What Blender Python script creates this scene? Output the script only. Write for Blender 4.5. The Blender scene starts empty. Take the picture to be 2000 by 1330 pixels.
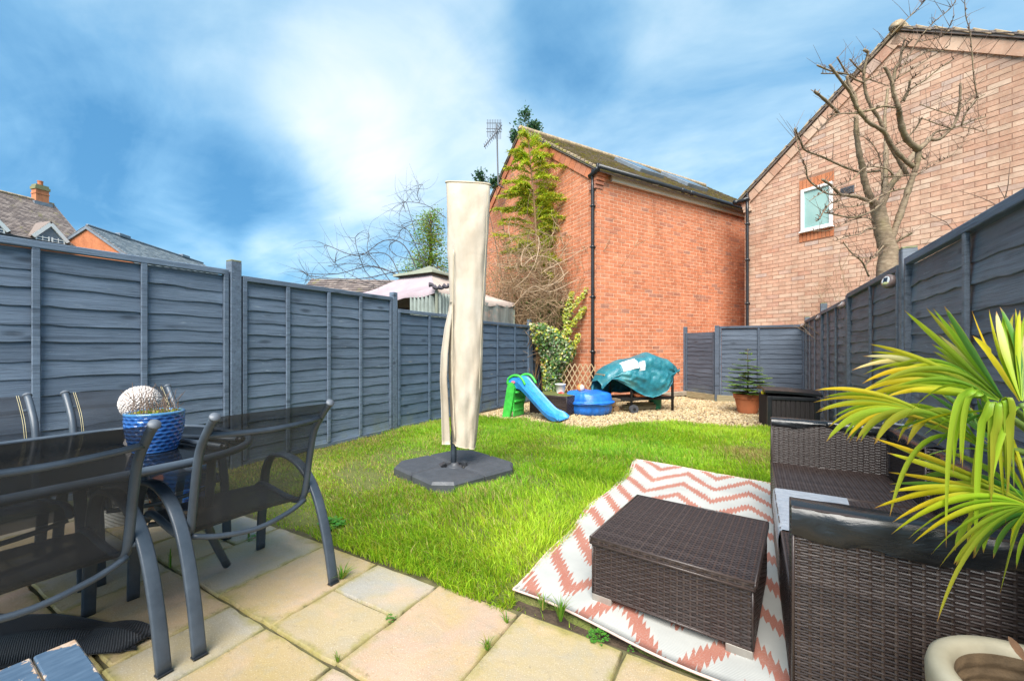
import bpy, math, random
import numpy as np
from mathutils import Vector, Matrix, noise as mnoise

random.seed(7); rng = np.random.default_rng(7)
sc = bpy.context.scene
col = sc.collection
R = math.radians
# ------------------------------------------------------------------ camera
# world frame: x = across the garden, y = along the garden, z = up; the camera stands at x=0, y=0
TH = math.atan2(468.0, 805.0); CT, ST = math.cos(TH), math.sin(TH)
CH = 1.2
cam_d = bpy.data.cameras.new('camera'); cam = bpy.data.objects.new('camera', cam_d); col.objects.link(cam)
cam.location = (0, 0, CH); cam.rotation_euler = (R(90), 0, TH)
cam_d.sensor_width = 36; cam_d.lens = 805 / 2000 * 36; cam_d.shift_y = 15 / 2000
cam_d.clip_start = 0.05; cam_d.clip_end = 3000
sc.camera = cam
sc.render.resolution_x, sc.render.resolution_y = 1024, 680
sc.view_settings.view_transform = 'Standard'; sc.view_settings.look = 'None'
sc.view_settings.exposure = 2.8; sc.view_settings.gamma = 1; sc.view_settings.use_curve_mapping = False
sc.cycles.use_denoising = True
sc.cycles.max_bounces = 8; sc.cycles.transparent_max_bounces = 16
sc.cycles.sample_clamp_indirect = 6
SUN_EL, SUN_AZ = R(50), R(164)          # azimuth measured from +y towards +x

def cam2w(X, Y):                          # camera right / forward metres -> garden x, y
    return (X * CT - Y * ST, X * ST + Y * CT)
def D(u, v, Y):                           # a point Y metres ahead of the camera along the sight line of photo pixel (u, v)
    x, y = cam2w((u - 1000) / 805 * Y, Y)
    return Vector((x, y, CH + (680 - v) / 805 * Y))
def G(u, v, z=0.0):                       # where that sight line meets the height z
    return D(u, v, (CH - z) * 805 / (v - 680))
def dirw(u, v):
    d = D(u, v, 1) - Vector((0, 0, CH)); return d.normalized()

# ------------------------------------------------------------------ node helper
class T:
    def __init__(s, tree): s.t = tree; tree.nodes.clear()
    def n(s, typ, ins=None, out=0, **props):
        nd = s.t.nodes.new('ShaderNode' + typ)
        for k, v in props.items(): setattr(nd, k, v)
        for k, v in (ins or {}).items():
            sk = nd.inputs[k]
            if isinstance(v, bpy.types.NodeSocket): s.t.links.new(v, sk)
            else:
                if isinstance(v, (tuple, list)) and len(v) == 3 and sk.type == 'RGBA': v = (*v, 1)
                sk.default_value = v
        return nd.outputs[out] if len(nd.outputs) else None
    def m(s, op, a, b=0.0, c=None, clamp=False):
        ins = {0: a, 1: b}
        if c is not None: ins[2] = c
        return s.n('Math', ins, operation=op, use_clamp=clamp)
    def vm(s, op, a, b=None, out=0):
        ins = {0: a}
        if b is not None: ins[1] = b
        return s.n('VectorMath', ins, out, operation=op)
    def mix(s, f, a, b, blend='MIX'):
        nd = s.t.nodes.new('ShaderNodeMix'); nd.data_type = 'RGBA'; nd.blend_type = blend
        for i, v in ((0, f), (6, a), (7, b)):
            if isinstance(v, bpy.types.NodeSocket): s.t.links.new(v, nd.inputs[i])
            else: nd.inputs[i].default_value = (*v, 1) if isinstance(v, (tuple, list)) and len(v) == 3 else v
        return nd.outputs[2]
    def ramp(s, f, stops, interp='LINEAR'):
        nd = s.t.nodes.new('ShaderNodeValToRGB'); cr = nd.color_ramp; cr.interpolation = interp
        while len(cr.elements) < len(stops): cr.elements.new(0.5)
        for e, (p, c) in zip(cr.elements, stops):
            e.position = p; e.color = (*c, 1) if not isinstance(c, float) else (c, c, c, 1)
        s.t.links.new(f, nd.inputs[0]); return nd.outputs[0]
    def noise(s, vec, scale, detail=4, rough=0.55, dist=0.0, out=0):
        return s.n('TexNoise', {'Vector': vec, 'Scale': scale, 'Detail': detail, 'Roughness': rough, 'Distortion': dist}, out)
    def mapr(s, v, a, b, c=0.0, d=1.0, smooth=False):
        return s.n('MapRange', {0: v, 1: a, 2: b, 3: c, 4: d}, interpolation_type='SMOOTHSTEP' if smooth else 'LINEAR')
    def obj(s): return s.n('TexCoord', out=3)
    def gen(s): return s.n('TexCoord', out=0)
    def orand(s): return s.n('ObjectInfo', out=5)
    def irand(s): return s.n('NewGeometry', out=8)
    def bump(s, h, strength=0.3, dist=0.01, nrm=None):
        ins = {'Height': h, 'Strength': strength, 'Distance': dist}
        if nrm is not None: ins['Normal'] = nrm
        return s.n('Bump', ins)
    def done(s, color, rough=0.6, nrm=None, **kw):
        ins = {'Base Color': color, 'Roughness': rough}
        if nrm is not None: ins['Normal'] = nrm
        ins.update(kw)
        b = s.n('BsdfPrincipled', ins)
        s.n('OutputMaterial', {0: b}); return b

MATS = {}
def material(name):
    def deco(fn):
        m = bpy.data.materials.new(name); m.use_nodes = True
        fn(T(m.node_tree)); MATS[name] = m; return m
    return deco
def simple(name, c, rough=0.5, var=0.15, scale=8, bump=0.0, bscale=60, **kw):
    m = bpy.data.materials.new(name); m.use_nodes = True; t = T(m.node_tree)
    o = t.obj(); nz = t.noise(o, scale, 5, 0.6)
    c2 = tuple(max(0, x * (1 - var)) for x in c); c3 = tuple(min(1, x * (1 + var)) for x in c)
    cc = t.ramp(nz, [(0.3, c2), (0.7, c3)])
    rr = t.mapr(t.noise(o, scale * 2.7, 3), 0.3, 0.7, max(0, rough - 0.08), min(1, rough + 0.08))
    nr = t.bump(t.noise(o, bscale, 4), bump, 0.01) if bump else None
    t.done(cc, rr, nr, **kw); MATS[name] = m; return m

# ------------------------------------------------------------------ world: overcast sky with blue-grey gaps
w = bpy.data.worlds.new('World'); sc.world = w; w.use_nodes = True
t = T(w.node_tree)
sky = t.n('TexSky', sky_type='NISHITA', sun_disc=False, sun_elevation=SUN_EL, sun_rotation=SUN_AZ, air_density=1.2, dust_density=0.6)
vec = t.n('TexCoord', out=0)
sep = t.n('SeparateXYZ', {0: vec}); sepz = sep.node.outputs[2]
zc = t.m('ADD', t.m('MAXIMUM', sepz, 0.0), 0.22)
flat = t.n('VectorMath', {0: vec, 1: t.n('CombineXYZ', {0: zc, 1: zc, 2: 1.0})}, operation='DIVIDE')
flat = t.n('VectorMath', {0: flat, 1: (1, 1, 0.4)}, operation='MULTIPLY')
# long soft streaks drifting along the wind
rot = t.n('Mapping', {'Vector': flat, 'Rotation': (0, 0, R(28)), 'Scale': (0.75, 1.25, 1)})
n1 = t.noise(rot, 1.25, 7, 0.56, 0.7); n2 = t.noise(flat, 0.8, 4, 0.5, 0.5); n3 = t.noise(rot, 3.2, 6, 0.55, 0.4)
cover = t.m('ADD', t.m('MULTIPLY', n1, 0.56), t.m('ADD', t.m('MULTIPLY', n2, 0.36), t.m('MULTIPLY', n3, 0.22)))
brk = t.m('ADD', 0.15, t.m('MULTIPLY', t.m('ADD', n1, n3), 0.85))
def lobe(u, v, rad, amp):                 # a thicker or thinner place in the cloud deck, fixed in the sky
    d = dirw(u, v)
    dt = t.vm('DOT_PRODUCT', vec, tuple(d), out=1)
    l = t.m('MULTIPLY', t.mapr(dt, math.cos(rad), 1.0, 0, 1, True), amp)
    return t.m('MULTIPLY', l, brk) if amp > 0 else l
for a in [(640, 250, .18, .06), (720, 310, .18, .08), (790, 390, .14, .08), (880, 130, .20, .06), (770, 20, .24, .06), (960, 230, .20, .05), (1030, 320, .2, .07), (545, 489, .08, .16), (640, 490, .11, .07),
          (1350, 280, .45, .05), (330, 190, .30, .05), (130, 250, .2, .05), (1110, 90, .16, -.16), (20, 100, .40, -.14), (530, 390, .16, -.12), (470, 310, .15, -.05),
          (350, 470, .30, -.10), (1600, 120, .3, -.03), (150, 340, .2, -.05)]:
    cover = t.m('ADD', cover, lobe(*a))
SK = 0.35
cc = t.ramp(cover, [(0.38, tuple(c * SK for c in (0.75, 2.45, 4.4))), (0.50, tuple(c * SK for c in (1.9, 4.0, 5.9))), (0.62, tuple(c * SK for c in (3.7, 5.7, 7.0))), (0.735, tuple(c * SK for c in (6.0, 7.4, 8.1))), (0.90, tuple(c * SK for c in (8.6, 8.8, 8.9)))])
csky = t.mix(0.2, cc, t.mix(1.0, sky, (0.30, 0.5, 0.68), 'MULTIPLY'))
bg = t.n('Background', {0: csky, 1: 0.058})
t.n('OutputWorld', {0: bg})
sun_d = bpy.data.lights.new('sun', 'SUN'); sun = bpy.data.objects.new('sun', sun_d); col.objects.link(sun)
sun_d.energy = 1.3; sun_d.angle = R(48); sun_d.color = (1, 0.95, 0.87)
sv = Vector((math.sin(SUN_AZ) * math.cos(SUN_EL), math.cos(SUN_AZ) * math.cos(SUN_EL), math.sin(SUN_EL)))
sun.rotation_euler = sv.to_track_quat('Z', 'Y').to_euler(); sun.location = (0, 0, 30)

# ------------------------------------------------------------------ mesh helpers
class MB:
    def __init__(s): s.v = []; s.f = []; s.c = []
    def add(s, vs, fs, c=None):
        k = len(s.v); s.v.extend([tuple(p) for p in vs]); s.f.extend([tuple(i + k for i in q) for q in fs])
        if c is not None: s.c.extend([c] * len(vs))
        return s
    def box(s, c, size, rz=0.0, ch=0.0, col_=None):
        cr, sr = math.cos(rz), math.sin(rz)
        return s.obox(c, (cr * size[0] / 2, sr * size[0] / 2, 0), (-sr * size[1] / 2, cr * size[1] / 2, 0), (0, 0, size[2] / 2), ch, col_)
    def obox(s, c, ax, ay, az, ch=0.0, col_=None):
        c, ax, ay, az = map(Vector, (c, ax, ay, az))
        if ch <= 0:
            vs = [c + ax * i + ay * j + az * k for i in (-1, 1) for j in (-1, 1) for k in (-1, 1)]
            return s.add(vs, [(0, 1, 3, 2), (4, 6, 7, 5), (0, 4, 5, 1), (2, 3, 7, 6), (0, 2, 6, 4), (1, 5, 7, 3)], col_)
        lx, ly, lz = ax.length, ay.length, az.length
        ch = min(ch, lx * .45, ly * .45, lz * .45)
        vs = []; idx = {}
        for i in (-1, 1):
            for j in (-1, 1):
                for k in (-1, 1):
                    for q in range(3):
                        fx, fy, fz = i * (1 - (ch / lx if q != 0 else 0)), j * (1 - (ch / ly if q != 1 else 0)), k * (1 - (ch / lz if q != 2 else 0))
                        idx[i, j, k, q] = len(vs); vs.append(c + ax * fx + ay * fy + az * fz)
        fs = []
        for a in (-1, 1):
            for q, order in ((0, lambda p, r: (a, p, r)), (1, lambda p, r: (p, a, r)), (2, lambda p, r: (p, r, a))):
                fs.append([idx[(*order(p, r), q)] for p, r in ((-1, -1), (1, -1), (1, 1), (-1, 1))])
        for a in (-1, 1):
            for b in (-1, 1):
                for q0, q1, mk in ((0, 1, lambda k: (a, b, k)), (0, 2, lambda k: (a, k, b)), (1, 2, lambda k: (k, a, b))):
                    fs.append([idx[(*mk(-1), q0)], idx[(*mk(1), q0)], idx[(*mk(1), q1)], idx[(*mk(-1), q1)]])
        for i in (-1, 1):
            for j in (-1, 1):
                for k in (-1, 1): fs.append([idx[i, j, k, q] for q in range(3)])
        ff = []
        for f in fs:
            ctr = sum((vs[i] for i in f), Vector()) / len(f); nn = (vs[f[1]] - vs[f[0]]).cross(vs[f[2]] - vs[f[0]])
            ff.append(f if nn.dot(ctr - c) > 0 else f[::-1])
        return s.add(vs, ff, col_)
    def tube(s, pts, rad, n=8, caps=True, sq=1.0, col_=None):
        pts = [Vector(p) for p in pts]; m = len(pts)
        rs = list(rad) if isinstance(rad, (list, tuple)) else [rad] * m
        if len(rs) == 2 and m > 2: rs = [rs[0] + (rs[1] - rs[0]) * i / (m - 1) for i in range(m)]
        vs = []; prev = None
        for i, p in enumerate(pts):
            tg = (pts[min(i + 1, m - 1)] - pts[max(i - 1, 0)]).normalized()
            if prev is None:
                a = Vector((0, 0, 1)) if abs(tg.z) < 0.9 else Vector((1, 0, 0))
                prev = (a - tg * a.dot(tg)).normalized()
            else:
                prev = prev - tg * prev.dot(tg)
                prev = prev.normalized() if prev.length > 1e-6 else tg.orthogonal().normalized()
            b = tg.cross(prev)
            for k in range(n):
                an = 2 * math.pi * k / n
                vs.append(p + prev * math.cos(an) * rs[i] * sq + b * math.sin(an) * rs[i])
        fs = [(i * n + k, i * n + (k + 1) % n, (i + 1) * n + (k + 1) % n, (i + 1) * n + k) for i in range(m - 1) for k in range(n)]
        if caps: fs += [tuple(range(n))[::-1], tuple((m - 1) * n + k for k in range(n))]
        return s.add(vs, fs, col_)
    def bar(s, pts, wd, wdt, th, col_=None):   # flat bar: width wdt along wd, thickness th
        pts = [Vector(p) for p in pts]; wd = Vector(wd).normalized(); m = len(pts); vs = []
        for i, p in enumerate(pts):
            tg = (pts[min(i + 1, m - 1)] - pts[max(i - 1, 0)]).normalized(); nn = tg.cross(wd).normalized()
            e = .25
            for a, b in ((-1, -1 + e), (-1 + e, -1), (1 - e, -1), (1, -1 + e), (1, 1 - e), (1 - e, 1), (-1 + e, 1), (-1, 1 - e)):
                vs.append(p + wd * a * wdt / 2 + nn * b * th / 2)
        fs = [(i * 8 + k, i * 8 + (k + 1) % 8, (i + 1) * 8 + (k + 1) % 8, (i + 1) * 8 + k) for i in range(m - 1) for k in range(8)]
        fs += [tuple(range(8))[::-1], tuple((m - 1) * 8 + k for k in range(8))]
        return s.add(vs, fs, col_)
    def lathe(s, prof, n=32, c=(0, 0, 0), rfun=None, caps=False, col_=None):
        vs = []
        for j, (r, z) in enumerate(prof):
            for k in range(n):
                an = 2 * math.pi * k / n; rr = r if rfun is None else rfun(r, z, an)
                vs.append((c[0] + rr * math.cos(an), c[1] + rr * math.sin(an), c[2] + z))
        fs = [(j * n + k, j * n + (k + 1) % n, (j + 1) * n + (k + 1) % n, (j + 1) * n + k) for j in range(len(prof) - 1) for k in range(n)]
        if caps: fs += [tuple(range(n))[::-1], tuple((len(prof) - 1) * n + k for k in range(n))]
        return s.add(vs, fs, col_)
    def grid(s, rows, close=False, thick=0.0, col_=None):   # rows of points
        nu, nv = len(rows), len(rows[0]); P = [[Vector(p) for p in r] for r in rows]
        vs = [p for r in P for p in r]
        q = [(i * nv + j, i * nv + (j + 1) % nv, (i + 1) * nv + (j + 1) % nv, (i + 1) * nv + j) for i in range(nu - 1) for j in range(nv if close else nv - 1)]
        if thick:
            N = []
            for i in range(nu):
                for j in range(nv):
                    a = P[min(i + 1, nu - 1)][j] - P[max(i - 1, 0)][j]; b = P[i][min(j + 1, nv - 1)] - P[i][max(j - 1, 0)]
                    nn = a.cross(b); N.append(nn.normalized() if nn.length > 1e-9 else Vector((0, 0, 1)))
            k = len(vs); vs = vs + [p + nn * thick for p, nn in zip(vs, N)]
            q2 = [tuple(k + i for i in f) for f in q]
            edge = [i * nv for i in range(nu)] + [(nu - 1) * nv + j for j in range(1, nv)] + [i * nv + nv - 1 for i in range(nu - 2, -1, -1)] + [j for j in range(nv - 2, 0, -1)]
            sd = [(edge[i], edge[(i + 1) % len(edge)], edge[(i + 1) % len(edge)] + k, edge[i] + k) for i in range(len(edge))]
            q = [f[::-1] for f in q] + q2 + ([f for f in sd] if not close else [])
        return s.add(vs, q, col_)
    def prism(s, poly, z0, z1, ch=0.0, col_=None):           # xy outline (ccw), top edge chamfered
        n = len(poly); cx = sum(p[0] for p in poly) / n; cy = sum(p[1] for p in poly) / n
        lv = [(z0, 0), (z1 - ch, 0), (z1, ch)] if ch else [(z0, 0), (z1, 0)]
        vs = []
        for z, ins in lv:
            for p in poly:
                d = math.hypot(p[0] - cx, p[1] - cy); k = 1 - ins / d if d else 1
                vs.append((cx + (p[0] - cx) * k, cy + (p[1] - cy) * k, z))
        fs = [(j * n + i, j * n + (i + 1) % n, (j + 1) * n + (i + 1) % n, (j + 1) * n + i) for j in range(len(lv) - 1) for i in range(n)]
        fs += [tuple(range(n))[::-1], tuple((len(lv) - 1) * n + i for i in range(n))]
        return s.add(vs, fs, col_)
    def mesh(s, name, off=(0, 0, 0), smooth=False):
        me = bpy.data.meshes.new(name)
        v = s.v if tuple(off) == (0, 0, 0) else [(p[0] - off[0], p[1] - off[1], p[2] - off[2]) for p in s.v]
        me.from_pydata(v, [], s.f)
        if s.c and len(s.c) == len(s.v):
            a = me.attributes.new('col', 'FLOAT_COLOR', 'POINT')
            a.data.foreach_set('color', np.array([(*c, 1) for c in s.c], 'f').ravel())
        if smooth: me.polygons.foreach_set('use_smooth', [True] * len(me.polygons))
        me.update(); return me
    def build(s, name, mat, parent=None, off=(0, 0, 0), smooth=False, kind=None):
        return link(name, s.mesh(name, off, smooth), mat, parent, kind)
def link(name, me, mat, parent=None, kind=None, loc=None, rz=None):
    if mat and not me.materials: me.materials.append(MATS[mat])
    o = bpy.data.objects.new(name, me); col.objects.link(o)
    if parent: o.parent = parent
    if loc is not None: o.location = loc
    if rz is not None: o.rotation_euler = (0, 0, rz)
    if kind: o['kind'] = kind
    return o
def tag(o, label, cat, group=None):
    o['label'] = label; o['category'] = cat
    if group: o['group'] = group
    return o
def thing(name, label, cat, loc=(0, 0, 0), rz=0.0, group=None):
    o = bpy.data.objects.new(name, None); col.objects.link(o); o.empty_display_size = .1
    o.location = loc; o.rotation_euler = (0, 0, rz); return tag(o, label, cat, group)
def copy_tree(o, parent=None):
    c = o.copy(); col.objects.link(c)
    if parent: c.parent = parent
    for ch in list(o.children): copy_tree(ch, c)
    return c
def npmesh(name, V, F, mat, parent=None, kind=None, colr=None, smooth=False):
    V = np.asarray(V, 'f'); F = np.asarray(F, np.int32); k = F.shape[1]
    me = bpy.data.meshes.new(name)
    me.vertices.add(len(V)); me.vertices.foreach_set('co', V.ravel())
    me.loops.add(F.size); me.loops.foreach_set('vertex_index', F.ravel())
    me.polygons.add(len(F)); me.polygons.foreach_set('loop_start', np.arange(len(F), dtype=np.int32) * k)
    if colr is not None:
        a = me.attributes.new('col', 'FLOAT_COLOR', 'POINT')
        a.data.foreach_set('color', np.concatenate([np.asarray(colr, 'f'), np.ones((len(V), 1), 'f')], 1).ravel())
    if smooth: me.polygons.foreach_set('use_smooth', np.ones(len(F), bool))
    me.update(calc_edges=True); return link(name, me, mat, parent, kind)
def interp(x, pts):
    return float(np.interp(x, [p[0] for p in pts], [p[1] for p in pts]))
def fbm(x, y, sc_=1.0, oct_=3, seed=0):
    return mnoise.fractal(Vector((x * sc_ + seed * 13.1, y * sc_ - seed * 7.7, seed * 3.3)), 0.6, 2.0, oct_)
def vnoise(X, Y, cell, seed):
    r = np.random.default_rng(seed); g = r.random((64, 64))
    x = np.asarray(X) / cell + 500; y = np.asarray(Y) / cell + 500
    i = np.floor(x).astype(int); j = np.floor(y).astype(int); fx = x - i; fy = y - j
    fx = fx * fx * (3 - 2 * fx); fy = fy * fy * (3 - 2 * fy)
    a = g[i % 64, j % 64]; b = g[(i + 1) % 64, j % 64]; c = g[i % 64, (j + 1) % 64]; d = g[(i + 1) % 64, (j + 1) % 64]
    return (a * (1 - fx) + b * fx) * (1 - fy) + (c * (1 - fx) + d * fx) * fy
def smooth_pts(pts, k=4):                     # Catmull-Rom through the points
    P = [Vector(p) for p in pts]; P = [P[0] * 2 - P[1]] + P + [P[-1] * 2 - P[-2]]; out = []
    for i in range(1, len(P) - 2):
        for j in range(k):
            u = j / k; a, b, c, d = P[i - 1], P[i], P[i + 1], P[i + 2]
            out.append(0.5 * (b * 2 + (c - a) * u + (a * 2 - b * 5 + c * 4 - d) * u * u + (b * 3 - a - c * 3 + d) * u ** 3))
    out.append(P[-2]); return out
# ------------------------------------------------------------------ materials
def fence_paint(name, base, dark, worn, moss=0.5):
    @material(name)
    def _(t):
        o = t.obj(); r = t.orand()
        p = t.vm('ADD', o, t.n('CombineXYZ', {0: t.m('MULTIPLY', r, 37.0), 1: t.m('MULTIPLY', r, 11.0), 2: t.m('MULTIPLY', r, 53.0)}))
        grain = t.noise(t.vm('MULTIPLY', p, (2.0, 14, 55)), 1.6, 6, 0.62, 0.6)
        fine = t.noise(t.vm('MULTIPLY', p, (7.0, 60, 190)), 1.0, 4, 0.6)
        big = t.noise(p, 2.3, 4, 0.6)
        kv = t.n('TexVoronoi', {'Vector': t.vm('MULTIPLY', p, (2.1, 3, 6.5)), 'Scale': 1.0}, out=0)
        knot = t.mapr(kv, 0.04, 0.20, 1, 0, True)
        c = t.ramp(grain, [(0.28, dark), (0.52, base), (0.8, tuple(x * 1.22 for x in base))])
        c = t.mix(t.m('MULTIPLY', t.mapr(big, 0.35, 0.7), 0.6), c, tuple(x * 1.5 for x in base))
        c = t.mix(t.mapr(r, 0, 1, 0, 0.42), c, dark)
        streak = t.noise(t.vm('MULTIPLY', p, (1.2, 20, 26)), 1.3, 5, 0.7, 0.3)
        c = t.mix(t.mapr(streak, 0.52, 0.66, 0, 0.55), c, tuple(x * .62 for x in dark)); c = t.mix(t.mapr(streak, 0.44, 0.32, 0, 0.4), c, tuple(x * 1.6 for x in base))
        c = t.mix(t.m('MULTIPLY', knot, 0.7), c, tuple(x * 0.45 for x in dark))
        wm = t.mapr(t.noise(t.vm('MULTIPLY', p, (1.5, 3, 9)), 3.1, 6, 0.7), 0.62, 0.72, 0, 1, True)
        c = t.mix(t.m('MULTIPLY', wm, 0.55), c, worn)
        wz = t.n('SeparateXYZ', {0: t.n('NewGeometry', out=0)}); z = wz.node.outputs[2]
        ms = t.m('MULTIPLY', t.mapr(t.noise(o, 5, 5, 0.65), 0.45, 0.65), t.mapr(z, 0.32, 0.02, 0, moss))
        c = t.mix(ms, c, (0.17, 0.19, 0.09))
        h = t.m('ADD', t.m('MULTIPLY', grain, 0.7), t.m('ADD', t.m('MULTIPLY', fine, 0.5), t.m('MULTIPLY', knot, -0.5)))
        t.done(c, t.mapr(grain, 0.3, 0.7, 0.55, 0.8), t.bump(h, 0.6, 0.008), **{'Specular IOR Level': 0.35})
fence_paint('fence_blue', (0.135, 0.176, 0.235), (0.062, 0.085, 0.122), (0.34, 0.39, 0.44))
fence_paint('fence_blue_flat', (0.092, 0.132, 0.188), (0.062, 0.094, 0.142), (0.36, 0.32, 0.22))
fence_paint('fence_charcoal', (0.155, 0.172, 0.200), (0.072, 0.082, 0.100), (0.33, 0.36, 0.39), 0.2)
fence_paint('fence_dark', (0.078, 0.098, 0.130), (0.045, 0.058, 0.082), (0.20, 0.22, 0.25), 0.6)

@material('post_moss')
def _(t):
    o = t.obj(); n = t.noise(t.vm('MULTIPLY', o, (14, 14, 3)), 2, 5, 0.6)
    t.done(t.ramp(n, [(0.35, (0.16, 0.17, 0.09)), (0.6, (0.24, 0.23, 0.12)), (0.8, (0.12, 0.15, 0.16))]), 0.8, t.bump(n, 0.4, 0.006))
@material('weathered_wood')
def _(t):
    o = t.obj(); n = t.noise(t.vm('MULTIPLY', o, (3, 3, 40)), 2, 6, 0.6)
    t.done(t.ramp(n, [(0.3, (0.16, 0.13, 0.07)), (0.6, (0.32, 0.27, 0.16)), (0.8, (0.40, 0.36, 0.26))]), 0.8, t.bump(n, 0.4, 0.005))
@material('trellis_wood')
def _(t):
    n = t.noise(t.obj(), 25, 5); t.done(t.ramp(n, [(0.3, (0.28, 0.19, 0.10)), (0.7, (0.42, 0.31, 0.18))]), 0.75, t.bump(n, 0.2, 0.004))

@material('slab')
def _(t):
    o = t.obj(); r = t.orand(); g = t.gen()
    p = t.vm('ADD', o, t.n('CombineXYZ', {0: t.m('MULTIPLY', r, 91.0), 1: t.m('MULTIPLY', r, 33.0), 2: 0.0}))
    hc = t.n('SeparateXYZ', {0: t.n('ObjectInfo', out=1)}); hue = t.ramp(hc.node.outputs[0], [(0.0, (0.29, 0.275, 0.25)), (0.25, (0.32, 0.285, 0.22)), (0.5, (0.375, 0.285, 0.165)), (0.75, (0.385, 0.275, 0.17)), (1.0, (0.40, 0.275, 0.20))])
    big = t.noise(p, 3.2, 6, 0.6, 0.4); mid = t.noise(p, 9, 7, 0.72, 0.4)
    c = t.mix(t.mapr(big, 0.4, 0.68, 0, 0.7), hue, (0.38, 0.28, 0.105))
    c = t.mix(t.mapr(t.noise(p, 2.1, 4, 0.5, 1.0), 0.5, 0.72, 0, 0.55), c, (0.50, 0.33, 0.24))
    c = t.mix(t.mapr(mid, 0.48, 0.7, 0, 0.55), c, (0.30, 0.27, 0.21))
    sp = t.noise(p, 190, 2, 0.8)
    c = t.mix(t.mapr(sp, 0.58, 0.72, 0, 0.55), c, (0.18, 0.15, 0.11)); c = t.mix(t.mapr(sp, 0.42, 0.3, 0, 0.5), c, (0.66, 0.60, 0.50))
    # dirty streaks and algae creeping in from the joints
    sx = t.n('SeparateXYZ', {0: g}); gx, gy = sx.node.outputs[0], sx.node.outputs[1]
    ex = t.m('MINIMUM', gx, t.m('SUBTRACT', 1.0, gx)); ey = t.m('MINIMUM', gy, t.m('SUBTRACT', 1.0, gy))
    ed = t.m('MINIMUM', ex, ey)
    al = t.m('MULTIPLY', t.mapr(t.m('ADD', ed, t.m('MULTIPLY', t.noise(p, 7, 6, 0.7), -0.42)), -0.12, -0.25, 0, 1, True), 1.0)
    c = t.mix(t.m('MULTIPLY', al, 0.75), c, (0.235, 0.205, 0.045))
    gr = t.m('MULTIPLY', t.mapr(t.noise(p, 26, 5, 0.75), 0.56, 0.68, 0, 1), t.mapr(ed, 0.12, 0.0, 0, 1))
    c = t.mix(t.m('MULTIPLY', gr, 0.8), c, (0.07, 0.065, 0.03))
    dots = t.mapr(t.noise(p, 36, 4, 0.75), 0.62, 0.74, 0, 0.75); c = t.mix(dots, c, (0.16, 0.13, 0.09))
    h = t.m('ADD', t.m('MULTIPLY', t.noise(p, 7, 6, 0.6, 0.8), 1.0), t.m('MULTIPLY', sp, 0.10))
    t.done(c, 0.78, t.bump(h, 0.55, 0.012))
@material('mortar_bed')
def _(t):
    n = t.noise(t.obj(), 9, 5); t.done(t.ramp(n, [(0.4, (0.07, 0.058, 0.03)), (0.65, (0.13, 0.12, 0.045))]), 0.9, t.bump(n, 0.5, 0.01))
@material('soil')
def _(t):
    n = t.noise(t.obj(), 14, 6, 0.7); t.done(t.ramp(n, [(0.3, (0.035, 0.022, 0.014)), (0.7, (0.10, 0.068, 0.042))]), 0.95, t.bump(n, 0.9, 0.03))
@material('lawn_soil')
def _(t):
    o = t.obj(); n = t.noise(o, 6, 6, 0.7); n2 = t.noise(o, 60, 3, 0.7)
    c = t.ramp(n, [(0.3, (0.085, 0.11, 0.022)), (0.55, (0.15, 0.17, 0.035)), (0.75, (0.21, 0.18, 0.075))])
    t.done(t.mix(t.mapr(n2, 0.4, 0.7, 0, 0.5), c, (0.07, 0.075, 0.02)), 0.95, t.bump(n2, 0.9, 0.03))
@material('far_ground')
def _(t):
    n = t.noise(t.obj(), 0.4, 6, 0.7); t.done(t.ramp(n, [(0.3, (0.04, 0.065, 0.015)), (0.7, (0.11, 0.10, 0.05))]), 0.95)
@material('grass')
def _(t):
    a = t.n('Attribute', attribute_name='col', out=0)
    d = t.n('BsdfPrincipled', {'Base Color': a, 'Roughness': 0.55, 'Specular IOR Level': 0.3})
    tr = t.n('BsdfTranslucent', {0: t.mix(1.0, a, (1.25, 1.3, 0.55), 'MULTIPLY')})
    t.n('OutputMaterial', {0: t.n('MixShader', {0: 0.42, 1: d, 2: tr})})
def leafmat(name, rough=0.45, trans=0.3):
    @material(name)
    def _(t):
        a = t.n('Attribute', attribute_name='col', out=0)
        d = t.n('BsdfPrincipled', {'Base Color': a, 'Roughness': rough})
        tr = t.n('BsdfTranslucent', {0: t.mix(1.0, a, (1.2, 1.25, 0.6), 'MULTIPLY')})
        t.n('OutputMaterial', {0: t.n('MixShader', {0: trans, 1: d, 2: tr})})
leafmat('leaf'); leafmat('ivy_leaf', 0.3, 0.2)
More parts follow.
